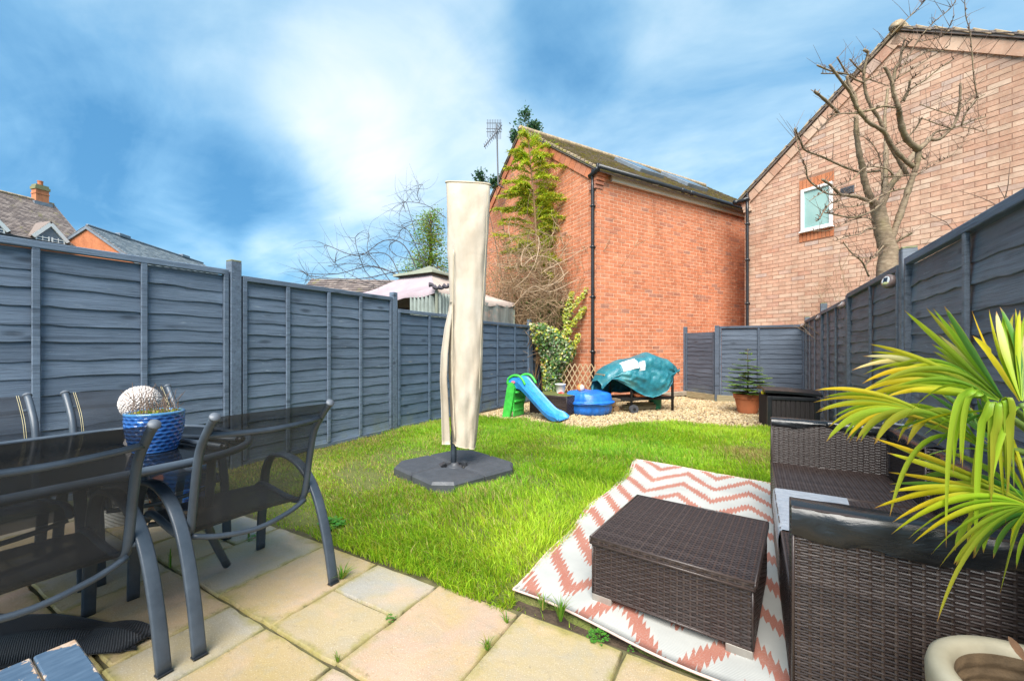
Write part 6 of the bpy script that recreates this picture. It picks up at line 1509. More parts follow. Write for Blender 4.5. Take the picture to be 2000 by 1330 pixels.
clover('small green weed in the slab joint below the clover clump', tuple(G(1232, 1272)), 8, .012, 63, .006); clover('green weed patch between slabs beside the far chair leg', tuple(G(422, 1050)), 30, .04, 64); clover('green weed growing at the far grey slab\'s corner', tuple(G(500, 1050)), 30, .05, 65)
clover('pale dandelion leaves in the lawn near the chair', tuple(G(645, 1024, .03)), 44, .09, 66, .028)
# pebbles
def pebbles(N, seed):
    r = np.random.default_rng(seed); x = r.uniform(-4.3, 1.0, N * 2); y = r.uniform(5.7, 11.2, N * 2)
    far = np.interp(x, [p[0] for p in LAWN_FAR], [p[1] for p in LAWN_FAR])
    wl = np.where(x < -2.94, 8.9 - (x + 2.94) * .55, 8.9 + (x + 2.94) * 1.732)           # house walls
    wl = np.where(x > -1.4, 10.7, np.minimum(wl, 11.2))
    keep = (y > far - .06) & (y < wl); idx = np.nonzero(keep)[0][:N]; x, y = x[idx], y[idx]; n = len(x)
    base = np.array([[math.cos(a) * math.cos(b), math.sin(a) * math.cos(b), math.sin(b)] for b in (-.6, .45) for a in [k * 2 * math.pi / 5 + b for k in range(5)]] + [[0, 0, -.9], [0, 0, 1]])
    f = [(k, (k + 1) % 5, 5 + k) for k in range(5)] + [((k + 1) % 5, 5 + (k + 1) % 5, 5 + k) for k in range(5)] + [(5 + k, 5 + (k + 1) % 5, 11) for k in range(5)]
    F0 = np.array(f); s = r.uniform(.010, .021, n) * (1 + .25 * np.clip(y - 6, 0, 4) / 4); an = r.uniform(0, 6.28, n)
    V = base[None] * (1 + r.normal(0, .16, (n, 12, 1))) * np.stack([s * r.uniform(.8, 1.5, n), s, s * r.uniform(.45, .8, n)], 1)[:, None]
    c, s_ = np.cos(an)[:, None], np.sin(an)[:, None]; V = np.stack([V[..., 0] * c - V[..., 1] * s_, V[..., 0] * s_ + V[..., 1] * c, V[..., 2]], -1)
    z = -.030 + .02 * np.array([fbm(a, b, 1.2, 2, 4) for a, b in zip(x, y)]) + r.uniform(0, .018, n)
    V += np.stack([x, y, z], 1)[:, None]; F = (F0[None] + (np.arange(n) * 12)[:, None, None]).reshape(-1, 3)
    return npmesh('gravel', V.reshape(-1, 3), F, 'pebble', None, 'stuff')
pebbles(24000, 3)
m = MB(); r = random.Random(12)
for i in range(330):
    u = r.gauss(1420, 95); v = r.gauss(808, 13)
    if v < 786 or u > 1500: continue
    p = G(u, v, .01); a = r.uniform(0, 6.28); s = r.uniform(.014, .034); d = Vector((math.cos(a), math.sin(a), r.uniform(-.2, .4))) * s; e = Vector((-d.y, d.x, r.uniform(-.3, .3) * s)) * .5
    m.add([p - d, p + e, p + d, p - e], [(0, 1, 2, 3)])
m.build('dead_leaves', 'dead_leaf', None, kind='stuff')

# ------------------------------------------------------------------ cherry tree, limbs traced at their own distance
YT = 5.6
tree = thing('bare_tree', 'bare pollarded cherry tree standing beyond the right fence by the buff house', 'tree', tuple(D(1735, 545, YT).xy) + (0,)); to = tuple(tree.location)
r = random.Random(21)
def limb(pts, r0, r1, dep=0.0, dep1=None, n=8, name='limb', mat='bark_cherry', k=5, end_cut=True):
    """pts in photo pixels; dep..dep1 = metres behind (+) or before (-) the trunk; radii in pixels"""
    dep1 = dep if dep1 is None else dep1; K = len(pts); P = []
    for i, (u, v) in enumerate(pts):
        f = i / (K - 1); P.append(D(u, v, YT + dep + (dep1 - dep) * f))
    P = smooth_pts(P, k); q = len(P); rad = [(r0 + (r1 - r0) * i / (q - 1)) * .74 * YT / 805 * (1 + .10 * math.sin(i * 2.3) + .08 * math.sin(i * 5.1 + u)) for i in range(q)]
    m = MB(); m.tube(P, rad, n); return m.build(name, mat, tree, off=to, smooth=True)
base = D(1733, 545, YT)
m = MB(); P = smooth_pts([Vector((base.x, base.y, -.05)), Vector((base.x, base.y, .6)), D(1731, 560, YT), D(1735, 493, YT), D(1730, 474, YT), D(1721, 440, YT), D(1716, 415, YT), D(1712, 396, YT)], 5)
m.tube(P, [.135 - (.135 - .078) * (i / (len(P) - 1)) ** .8 + .004 * math.sin(i * 1.7) for i in range(len(P))], 14); m.build('trunk', 'bark_cherry', tree, off=to, smooth=True)
LB = [  # (points, r0 px, r1 px, depth0, depth1)
 ([(1715, 412), (1708, 399), (1696, 378), (1688, 351), (1684, 325), (1679, 304), (1673, 264), (1672, 226)], 9, 5, 0, -.25),
 ([(1717, 410), (1727, 372), (1730, 318), (1730, 277)], 8, 5, .05, .4), ([(1730, 277), (1728, 231), (1732, 193), (1734, 174)], 4, 3, .4, .5),
 ([(1738, 482), (1742, 464), (1761, 411), (1775, 368), (1785, 339)], 8.5, 6.5, 0, -.15), ([(1785, 339), (1791, 320), (1795, 293)], 6, 6.5, -.15, -.2),
 ([(1795, 293), (1775, 277), (1764, 258), (1757, 228), (1756, 215)], 7.5, 5.5, -.2, -.5), ([(1756, 215), (1753, 204), (1745, 182), (1742, 161), (1734, 142), (1727, 131)], 5, 3, -.5, -.6),
 ([(1759, 201), (1775, 177), (1805, 158), (1832, 136), (1864, 115)], 2, 1, -.5, -.8), ([(1765, 198), (1773, 180), (1778, 155)], 3, 2.2, -.5, -.55), ([(1778, 156), (1792, 146), (1810, 131)], 1.3, .7, -.55, -.7),
 ([(1720, 412), (1734, 372), (1759, 337), (1786, 301), (1805, 283), (1815, 272)], 8, 6, .1, .3), ([(1815, 272), (1832, 273), (1848, 261), (1864, 242), (1872, 220), (1875, 196), (1876, 163)], 4.5, 2.6, .3, .1),
 ([(1815, 272), (1829, 258), (1851, 253), (1878, 245), (1905, 234), (1925, 228)], 3.4, 1.6, .3, .4), ([(1872, 216), (1889, 199), (1907, 182)], 2, 1.2, .1, 0), ([(1890, 216), (1905, 196), (1924, 184)], 2.4, 1.2, .1, .2),
 ([(1878, 245), (1886, 222), (1905, 198), (1908, 180)], 2.4, 1.8, .35, .2),
 ([(1907, 182), (1902, 150), (1898, 101), (1894, 61), (1886, 31), (1884, -8)], 1.5, .8, 0, -.3), ([(1796, 204), (1824, 214), (1867, 227)], 1.2, 1.4, .1, .1), ([(1799, 231), (1829, 242), (1861, 253)], 1.2, 1.5, .2, .2), ([(1878, 249), (1900, 252), (1922, 258)], 1.4, .8, .3, .4),
 ([(1801, 229), (1783, 258), (1748, 285), (1699, 315)], 2.4, 1, .2, .5),
 ([(1785, 327), (1764, 310), (1742, 285), (1729, 261), (1715, 250), (1694, 237), (1675, 212)], 5.5, 4, -.15, -.5), ([(1674, 214), (1661, 182), (1645, 161), (1620, 127)], 4, 2.4, -.5, -.8), ([(1673, 212), (1669, 188), (1658, 166), (1654, 149)], 4.4, 3.2, -.5, -.5),
 ([(1678, 222), (1648, 222), (1615, 226)], 2, 1, -.45, -.8), ([(1638, 222), (1615, 199), (1591, 179)], 3.2, 2.8, -.6, -.9), ([(1638, 222), (1612, 240), (1597, 257)], 1.3, .6, -.6, -.7),
 ([(1672, 220), (1702, 215), (1726, 208), (1749, 211)], 2.6, 2.6, -.45, -.5), ([(1772, 342), (1753, 310), (1731, 269), (1718, 234), (1702, 210), (1691, 182), (1688, 161)], 5, 3.4, 0, -.2),
 ([(1688, 161), (1687, 147), (1691, 123), (1695, 104), (1687, 98)], 3.6, 3.2, -.2, -.3), ([(1687, 162), (1669, 155), (1653, 142), (1635, 112)], 2.4, 1.7, -.2, -.6), ([(1684, 141), (1672, 130), (1660, 116)], 2, 1.6, -.2, -.4),
 ([(1596, 128), (1623, 139), (1656, 146)], 1.8, 2, -.7, -.5), ([(1604, 144), (1640, 145), (1656, 146), (1688, 153), (1737, 169)], 1.4, 1, -.6, .1), ([(1696, 120), (1721, 93), (1748, 61), (1790, 20), (1815, -8)], 1.7, 1.1, -.3, -.7),
 ([(1752, 155), (1775, 109), (1797, 74), (1824, 44), (1853, 20), (1866, 4)], 1.5, .8, -.5, -.8), ([(1745, 161), (1749, 134), (1757, 123), (1761, 101), (1768, 74)], 4, 2, -.3, -.4), ([(1762, 101), (1772, 88), (1784, 76)], 1.8, 1, -.4, -.5),
 ([(1691, 158), (1729, 142), (1769, 126), (1810, 101), (1842, 101)], 1.4, 1.3, -.2, -.3), ([(1750, 155), (1796, 126), (1830, 105), (1855, 88)], 1.1, .8, -.4, -.7), ([(1796, 82), (1834, 74), (1843, 69), (1856, 50), (1864, 30)], 1, .6, -.5, -.9),
 ([(1712, 400), (1694, 392), (1675, 385), (1655, 382), (1641, 380), (1624, 363), (1606, 351)], 5, 2.8, 0, -.6), ([(1640, 381), (1617, 379), (1595, 366), (1578, 349), (1574, 327), (1569, 318)], 2.2, 1.2, -.4, -.8),
 ([(1552, 251), (1564, 277), (1573, 294), (1607, 307), (1634, 320), (1669, 334), (1688, 337), (1724, 333)], 2, 3, -.6, .2), ([(1570, 320), (1560, 292), (1556, 270), (1551, 254)], 1.1, .7, -.8, -.8),
 ([(1722, 397), (1708, 409), (1689, 419), (1665, 425), (1643, 422), (1619, 417), (1611, 416)], 3, 1.6, -.1, -.5), ([(1768, 368), (1744, 373), (1718, 384), (1694, 397), (1665, 404), (1646, 405), (1619, 413)], 2, 1.1, -.2, -.6),
 ([(1745, 343), (1732, 330), (1704, 326), (1684, 331), (1665, 351), (1631, 366), (1600, 380), (1581, 393)], 1.8, .7, -.3, -.7), ([(1706, 433), (1694, 426), (1675, 426), (1648, 438), (1619, 450), (1588, 452)], 1.3, .6, -.05, -.5),
 ([(1710, 447), (1694, 447), (1680, 457), (1655, 462), (1634, 469)], 2.6, .8, -.05, -.4), ([(1747, 474), (1768, 462), (1782, 455)], 3.6, 3, 0, -.1), ([(1726, 480), (1708, 500), (1694, 512), (1691, 522)], 2, 1.2, -.05, -.3),
 ([(1697, 540), (1684, 512), (1665, 496), (1647, 474)], 2.2, 1.2, -.1, -.3), ([(1716, 499), (1697, 505), (1658, 499)], 1.4, .8, -.1, -.3), ([(1730, 346), (1747, 345), (1776, 343)], 2.2, 2.2, -.3, -.15),
 ([(1794, 339), (1818, 320), (1848, 310), (1872, 291), (1886, 269), (1895, 253)], 1, .6, -.1, .2), ([(1787, 345), (1812, 330), (1846, 311)], 1, .6, -.1, .1), ([(1640, 392), (1622, 398), (1608, 414), (1600, 428), (1594, 432)], 2, 1.4, -.5, -.7),
 ([(1795, 296), (1806, 312), (1815, 305)], 1.4, .8, -.2, -.1), ([(1722, 332), (1723, 358), (1726, 380)], 1.6, 1.2, -.2, -.2), ([(1722, 324), (1715, 300), (1698, 275), (1672, 262)], 1.2, .6, -.2, -.5)]
for L_ in LB: limb(L_[0], L_[1], L_[2], L_[3], L_[4], n=10 if L_[1] > 4 else 6)
m = MB()                                  # fine shoots and buds along the limbs
for L_ in LB:
    pts = L_[0]
    for i in range(len(pts) - 1):
        for q in range(6 if L_[1] < 4 else 3):
            f = r.random(); u = pts[i][0] + (pts[i + 1][0] - pts[i][0]) * f; v = pts[i][1] + (pts[i + 1][1] - pts[i][1]) * f; dp = L_[3] + (L_[4] - L_[3]) * (i + f) / (len(pts) - 1)
            a = r.uniform(-2.9, -.2); l = r.choice([5, 7, 9, 16, 34, 60]) * r.uniform(.5, 1.2); p = D(u, v, YT + dp); e = D(u + l * math.cos(a), v + l * math.sin(a), YT + dp + r.uniform(-.1, .1)); md = (p + e) / 2 + Vector((0, 0, r.uniform(-.01, .02)))
            m.tube([p, md, e], [.0035, .0022, .0012] if l > 12 else [.005, .0045, .003], 4, False)
m.build('twigs', 'bark_twig', tree, off=to, kind='stuff')

# ------------------------------------------------------------------ generic thin plants
def shoot(m, p, d, L, r0, curl, rr, n=7, g=-.02, nside=5):
    pts = [Vector(p)]; d = Vector(d).normalized(); ax = Vector((rr.uniform(-1, 1), rr.uniform(-1, 1), rr.uniform(-1, 1))).normalized()
    for i in range(n):
        d = (d + ax.cross(d) * curl + Vector((0, 0, g)) + Vector((rr.uniform(-1, 1), rr.uniform(-1, 1), rr.uniform(-1, 1))) * .10).normalized(); pts.append(pts[-1] + d * L / n)
    m.tube(pts, [r0 * (1 - .75 * i / n) for i in range(n + 1)], nside, False); return pts
def bare_shrub(name, label, px, Y, mat, H, n, seed, width, cat='shrub', curl=.15, lean=(0, 0), r0=.012, z0=0.0, side=.6):
    p0 = D(px, 600, Y); t = thing(name, label, cat, (p0.x, p0.y, z0)); rr = random.Random(seed); m = MB(); tw_ = MB()
    for i in range(n):
        a = rr.uniform(0, 6.28); s = rr.uniform(0, width); b = Vector((p0.x, p0.y, z0)) + XC * s * math.cos(a) + YC * s * .4 * math.sin(a)
        d = Vector((0, 0, 1)) + XC * (rr.uniform(-side, side) + lean[0]) + YC * rr.uniform(-.3, .3)
        pts = shoot(m, b, d, H * rr.uniform(.6, 1.15), r0 * rr.uniform(.6, 1), curl * rr.uniform(-1, 1), rr, 9)
        for q in range(4):
            k = rr.randrange(3, len(pts)); shoot(tw_, pts[k], (pts[k] - pts[k - 1]).normalized() + Vector((rr.uniform(-1, 1), rr.uniform(-1, 1), rr.uniform(-.2, .8))), H * rr.uniform(.12, .35), r0 * .4, curl * rr.uniform(-1.3, 1.3), rr, 6, nside=4)
    m.build('stems', mat, t, off=tuple(t.location), smooth=True, kind='stuff'); tw_.build('twigs', mat, t, off=tuple(t.location), kind='stuff'); return t
def arch_shrub():
    rr = random.Random(31); t0 = D(745, 600, 9.0); t = thing('bare_climber', 'bare arching dark stems of a leafless climber above the gazebo roof', 'climber', (t0.x, t0.y, 0)); m = MB(); tw_ = MB()
    for (pts, r0) in [([(820, 540), (790, 480), (750, 470), (700, 500), (640, 480), (633, 485)], 2), ([(800, 550), (730, 520), (660, 535), (600, 535)], 2), ([(830, 520), (800, 455), (785, 440), (830, 430), (870, 455)], 1.6), ([(790, 560), (760, 500), (720, 495), (680, 500), (652, 512)], 1.8), ([(780, 560), (722, 540), (700, 495), (693, 465)], 1.6), ([(770, 560), (740, 520), (718, 490), (721, 458)], 1.6),
        ([(835, 500), (815, 465), (795, 400), (788, 396)], 1.4), ([(870, 425), (830, 400), (790, 396), (793, 415)], 1.4), ([(820, 395), (815, 378), (825, 360)], 1.0), ([(850, 530), (780, 530), (700, 545), (610, 540), (592, 530)], 2), ([(800, 555), (760, 530), (690, 515), (640, 520)], 1.6), ([(740, 560), (700, 545), (660, 520), (655, 505)], 1.4), ([(730, 560), (680, 550), (630, 545), (600, 548)], 1.6), ([(840, 480), (790, 470), (780, 455), (800, 440), (835, 438)], 1.3), ([(830, 510), (775, 500), (760, 480), (775, 470)], 1.2)]:
        P = smooth_pts([D(u, v, 9 + .2 * math.sin(i + u)) for i, (u, v) in enumerate(pts)], 4); m.tube(P, [max(.003, r0 * .0062 * (1 - .5 * i / len(P))) for i in range(len(P))], 5, False)
        for q in range(15):
            k = rr.randrange(1, len(P)); shoot(tw_, P[k], XC * rr.uniform(-1, .4) + Vector((0, 0, rr.uniform(-.5, 1))) + YC * rr.uniform(-.3, .3), rr.uniform(.2, .8), .0042, rr.uniform(-.3, .3), rr, 7, nside=4)
    m.build('stems', 'bark_grey', t, off=tuple(t.location), smooth=True, kind='stuff'); tw_.build('twigs', 'bark_grey', t, off=tuple(t.location), kind='stuff')
arch_shrub()
bare_shrub('bare_shrub', 'pale leafless twiggy shrub behind the fence, under the cherry tree', 1650, 6.9, 'bark_tan', 2.2, 26, 41, .20, r0=.008, z0=.4, side=.14, lean=(.16, 0))
bare_shrub('bare_shrub', 'small pale shrub tips above the far right corner of the fence', 1612, 9.0, 'bark_tan', 1.9, 14, 42, .14, r0=.008, z0=.4, side=.06, lean=(.22, 0))
bare_shrub('bare_shrub', 'few dark twigs poking above the right fence at the photo\'s edge', 1985, 3.3, 'bark_twig', 1.15, 10, 43, .22, r0=.010, z0=1.45, side=.4)
t_ = D(0, 500, 3.6); sp = thing('bare_twig', 'short bare twigs reaching over the left fence at the photo\'s edge', 'twig', tuple(t_)); m = MB()
for P in ([(-30, 500), (-5, 497), (10, 490), (18, 484)], [(-30, 590), (0, 578), (18, 570), (38, 565)], [(-30, 560), (-6, 572), (6, 568)]): m.tube(smooth_pts([D(u, v, 3.55) for u, v in P], 3), [.010, .004], 6)
m.build('twig', 'bark_tan', sp, off=tuple(t_), smooth=True)

def leaves(m, c, n, spread, size, cols, rr, up=0.3, elong=2.2, dirv=None):
    for i in range(n):
        p = Vector(c) + Vector((rr.gauss(0, spread[0]), rr.gauss(0, spread[1]), rr.gauss(0, spread[2])))
        d = Vector((rr.uniform(-1, 1), rr.uniform(-1, 1), rr.uniform(-.6, 1) * up)); d = (d + (Vector(dirv) if dirv else Vector((0, 0, 0)))).normalized() * size * rr.uniform(.6, 1.3); e = d.cross(Vector((rr.uniform(-1, 1), rr.uniform(-1, 1), 1))).normalized() * d.length / elong
        cc = tuple(x * rr.uniform(.75, 1.25) for x in rr.choice(cols)); m.add([p, p + d * .5 + e * .5, p + d, p + d * .5 - e * .5], [(0, 1, 2, 3)], cc)
# --- evergreen behind the parasol and the blue green sprigs
ev0 = D(835, 600, 10.2); ev = thing('evergreen_shrub', 'bright evergreen shrub with small leaves rising behind the gazebo', 'shrub', (ev0.x, ev0.y, 0)); eo = tuple(ev.location); rr = random.Random(51); m = MB(); tr_ = MB()
tr_.tube([Vector((ev0.x, ev0.y, 0)), D(838, 560, 10.2), D(842, 470, 10.2), D(840, 415, 10.2)], [.05, .012], 7)
for i in range(150):
    v = rr.uniform(412, 560); hw = interp(v, [(410, 6), (440, 22), (480, 30), (505, 22), (520, 46), (560, 58)]); u = 838 + rr.uniform(-1, 1) * hw + interp(v, [(410, 0), (560, -8)]); p = D(u, v, 10.2 + rr.uniform(-.35, .35)); q = D(840, v + 16, 10.2)
    tr_.tube([q, (p + q) / 2 + Vector((0, 0, .05)), p], [.010, .004], 4, False); leaves(m, p, 44, (.10, .10, .085), .062, [(.20, .36, .03), (.32, .42, .04), (.12, .24, .03), (.44, .48, .07), (.14, .27, .07)], rr)
tr_.build('stems', 'bark_twig', ev, off=eo, kind='stuff'); m.build('foliage', 'leaf', ev, off=eo, kind='stuff')
eu0 = D(985, 600, 12.5); eu = thing('eucalyptus', 'slender blue green sapling whose leafy tips top the red gable', 'tree', (eu0.x, eu0.y, 0)); eo = tuple(eu.location); m = MB(); tr_ = MB()
for (u0, v0, u1, v1, s) in [(1020, 600, 1026, 216, 1), (1015, 500, 1005, 262, .5), (990, 600, 938, 340, .7), (1000, 560, 965, 352, .5), (1030, 300, 1046, 250, .6)]:
    P = smooth_pts([D(u0, v0, 12.5), D((u0 + u1) / 2 + 3, (v0 + v1) / 2, 12.4), D(u1, v1, 12.4)], 6); tr_.tube(P, [.03, .006], 6)
    for k in range(26):
        f = rr.random() ** 1.4; p = P[-1] + (P[-4] - P[-1]) * f * (.35 if s > .6 else .2); leaves(m, p + XC * rr.uniform(-.14, .14) * (.3 + f) * s * 1.6 + Vector((0, 0, rr.uniform(-.08, .08))), 14, (.06, .06, .07), .10, [(.05, .13, .085), (.08, .17, .11), (.035, .095, .07), (.11, .20, .10)], rr, .8)
tr_.build('stems', 'bark_twig', eu, off=eo, kind='stuff'); m.build('foliage', 'leaf', eu, off=eo, kind='stuff')
# --- yellow green conifer with open tiers
YC_ = 10.3; cf0 = D(1052, 640, YC_); cf = thing('conifer', 'yellow green conifer with open feathery tiers against the red gable', 'tree', (cf0.x, cf0.y, 0)); co = tuple(cf.location); rr = random.Random(61)
TK = [(1052, 700), (1054, 600), (1052, 520), (1046, 440), (1042, 380), (1036, 320), (1032, 262)]; P = smooth_pts([D(u, v, YC_) for u, v in TK], 5); P[0].z = 0
m = MB(); m.tube(P, [.055, .010], 8); m.build('trunk', 'bark_cane', cf, off=co, smooth=True)
def trunk_at(v): return interp(v, [(262, 1032), (320, 1036), (380, 1042), (440, 1046), (520, 1052), (700, 1052)])
br_ = MB(); fo_ = MB()
BR = [(300, 1078, 280), (305, 1002, 292), (335, 1095, 322), (340, 995, 325), (352, 1082, 345), (365, 992, 352), (382, 1105, 366), (388, 985, 380), (400, 1065, 395), (415, 975, 405), (420, 1080, 412), (440, 1090, 436), (455, 985, 432), (470, 1108, 466), (478, 1116, 472), (480, 975, 455), (495, 1090, 478), (505, 990, 490), (290, 1045, 268), (275, 1022, 258), (285, 1052, 282), (320, 1055, 305), (330, 1018, 306), (372, 1020, 356), (520, 1085, 505), (530, 1000, 520), (455, 1000, 470), (500, 1020, 478), (560, 1090, 548), (315, 1070, 300), (348, 1062, 338), (358, 1108, 372), (395, 1100, 382), (410, 1025, 400), (430, 1062, 424), (445, 1112, 452), (462, 1060, 458), (474, 1095, 466), (488, 1020, 470), (510, 1108, 500), (330, 1060, 318), (312, 1012, 300), (385, 1012, 372)]
for k in range(34):
    v_ = rr.uniform(285, 545); sd_ = rr.choice((-1, 1)); w__ = interp(v_, [(285, 16), (360, 50), (470, 62), (545, 34)]) * rr.uniform(.4, 1.05); BR.append((v_, trunk_at(v_) + sd_ * w__, v_ - rr.uniform(0, .35) * w__))
for vb, ut, vt in BR:
    ub = trunk_at(vb); ut = ub + (ut - ub) * 1.12; dd = rr.uniform(-.5, .4); a = D(ub, vb, YC_); b = D((ub + ut) / 2, (vb + vt) / 2 - 4, YC_ + dd * .5); c = D(ut, vt + 3, YC_ + dd); Q = smooth_pts([a, b, c], 6); br_.tube(Q, [.012, .004], 5, False)
    for k in range(1, len(Q)):
        f = k / (len(Q) - 1); dr = (Q[k] - Q[k - 1]).normalized()
        for q in range(11):
            sp_ = (dr * rr.uniform(.5, 1.2) + XC * rr.uniform(-.4, .4) + YC * rr.uniform(-.8, .8) + Vector((0, 0, rr.uniform(-.45, .25)))).normalized(); ln = rr.uniform(.12, .30) * (1 - .45 * f); st_ = Q[k] + (Q[k - 1] - Q[k]) * rr.random()
            cs_ = rr.choice([(.50, .56, .04), (.58, .60, .05), (.36, .46, .035), (.62, .55, .08), (.25, .35, .03)])
            for e in range(9):
                q0 = st_ + sp_ * ln * e / 8; s2_ = (sp_ + Vector((rr.uniform(-1, 1), rr.uniform(-1, 1), rr.uniform(-.8, .4)))).normalized() * rr.uniform(.028, .055); e2_ = s2_.cross(Vector((rr.uniform(-1, 1), rr.uniform(-1, 1), 1))).normalized() * .009
                fo_.add([q0 - e2_, q0 + e2_, q0 + s2_], [(0, 1, 2)], tuple(x * rr.uniform(.75, 1.25) for x in cs_))
br_.build('branches', 'bark_cane', cf, off=co, kind='stuff'); fo_.build('foliage', 'leaf', cf, off=co, kind='stuff')
# --- brown thicket with canes and a loose pale vine
th0 = D(1050, 640, 9.9); tk = thing('cane_thicket', 'tangled brown canes and dry vines between the fence and red gable', 'thicket', (th0.x, th0.y, 0)); ko = tuple(tk.location); rr = random.Random(71); m = MB(); m2 = MB(); m3 = MB()
for i in range(330):
    u = rr.gauss(1035, 48); b = D(u, 660, 9.9 + rr.uniform(-.3, .35)); b.z = rr.uniform(0, 1.2); pts = shoot(m, b, Vector((0, 0, 1)) + XC * rr.uniform(-.30, .38), rr.uniform(1.5, 3.4), .010, rr.uniform(-.05, .05), rr, 9)
    for q in range(7):
        k = rr.randrange(3, 10); shoot(m2, pts[k], Vector((0, 0, rr.uniform(-.2, .9))) + XC * rr.uniform(-1, 1) + YC * rr.uniform(-.5, .5), rr.uniform(.3, .9), .0062, rr.uniform(-.3, .3), rr, 6, nside=4)
for i in range(70):
    u = rr.uniform(965, 1120); v = rr.uniform(470, 585); shoot(m3, D(u, v, 9.75 + rr.uniform(-.2, .3)), XC * rr.uniform(-1, 1) + Vector((0, 0, rr.uniform(-.6, .8))), rr.uniform(.4, 1.3), .0065, rr.uniform(-.45, .45), rr, 10, nside=4)
for P in ([(1045, 470), (1022, 490), (1020, 520), (1045, 500), (1085, 510), (1100, 545), (1060, 560)], [(1035, 455), (1052, 465), (1048, 505), (1030, 540), (1000, 565)], [(1062, 530), (1110, 505), (1150, 482), (1168, 480), (1160, 510), (1172, 535)], [(1095, 500), (1140, 490), (1165, 500), (1170, 520), (1160, 530)], [(1010, 560), (1040, 570), (1080, 555), (1110, 530)], [(1000, 600), (1040, 560), (1075, 570), (1130, 545)]):
    m3.tube(smooth_pts([D(u, v, 9.35 + .1 * math.sin(i * 2)) for i, (u, v) in enumerate(P)], 5), .008, 5, False)
m.build('canes', 'bark_cane', tk, off=ko, kind='stuff'); m2.build('twigs', 'bark_tan', tk, off=ko, kind='stuff'); m3.build('vines', 'vine_pale', tk, off=ko, kind='stuff')
m = MB()
for i in range(120): leaves(m, D(rr.gauss(1075, 26), rr.uniform(585, 640), 9.8), 12, (.08, .08, .08), .13, [(.075, .16, .025), (.05, .11, .02), (.14, .20, .03)], rr, .2, 5, (0, 0, -.5))
for i in range(90): leaves(m, D(rr.gauss(1035, 40), rr.uniform(430, 580), 9.9 + rr.uniform(-.2, .3)), 7, (.09, .09, .09), .09, [(.16, .20, .03), (.22, .2, .05), (.10, .16, .02)], rr, .2, 4)
m.build('foliage', 'leaf', tk, off=ko, kind='stuff')
# --- variegated ivy
iv0 = D(1085, 770, 9.15); iv = thing('ivy', 'variegated green and yellow ivy climbing at the end of the left fence', 'ivy', (iv0.x, iv0.y, 0)); io = tuple(iv.location); rr = random.Random(81); m = MB(); stm = MB()
IL = [(632, 1036, 1062), (650, 1040, 1098), (670, 1044, 1118), (690, 1056, 1122), (710, 1060, 1112), (730, 1062, 1100), (750, 1064, 1096), (772, 1066, 1090)]
def ivy_leaf(p, s, cc):
    n_ = (-YC * 1.0 + XC * rr.uniform(-.7, .7) + Vector((0, 0, rr.uniform(-.1, .9)))).normalized(); a = n_.cross(Vector((rr.uniform(-1, 1), rr.uniform(-1, 1), rr.uniform(-1, 1)))).normalized() * s; b = n_.cross(a)
    m.add([p - a * .8, p - a * .25 + b * .62, p + a * .1 + b * .4, p + a + n_ * -.2 * s, p + a * .1 - b * .4, p - a * .25 - b * .62], [(0, 1, 2, 3, 4, 5)], cc)
for i in range(2300):
    v = rr.uniform(632, 773); a, b = interp(v, [(q[0], q[1]) for q in IL]), interp(v, [(q[0], q[2]) for q in IL]); u = rr.uniform(a - 3, b + 3); f = abs((u - a) / (b - a) - .5) * 2
    p = D(u, v, 8.95 + .35 * f ** 2 + rr.uniform(-.10, .22)); yel_ = rr.random() < (.06 + .32 * (f > .78) + .25 * (v < 660))
    ivy_leaf(p, rr.uniform(.028, .052), tuple(x * rr.uniform(.7, 1.25) for x in (rr.choice([(.46, .46, .03), (.40, .43, .04), (.45, .46, .16)]) if yel_ else rr.choice([(.055, .12, .022), (.035, .085, .018), (.085, .16, .03), (.17, .22, .09)]))))
for P in ([(1105, 650), (1112, 610), (1128, 590), (1146, 566)], [(1106, 650), (1104, 615), (1110, 595), (1116, 574)], [(1108, 650), (1125, 625), (1134, 612), (1140, 602)], [(1112, 690), (1124, 672), (1130, 655)]):
    Q = smooth_pts([D(u, v, 9.3) for u, v in P], 8); stm.tube(Q, .01, 5, False)
    for q in Q:
        for k in range(9): ivy_leaf(q + Vector((rr.uniform(-.05, .05), rr.uniform(-.05, .05), rr.uniform(-.05, .05))), rr.uniform(.025, .045), tuple(x * rr.uniform(.75, 1.2) for x in rr.choice([(.42, .41, .03), (.34, .36, .04), (.28, .32, .04)])))
m.build('foliage', 'ivy_leaf', iv, off=io, kind='stuff'); stm.build('stems', 'bark_twig', iv, off=io)
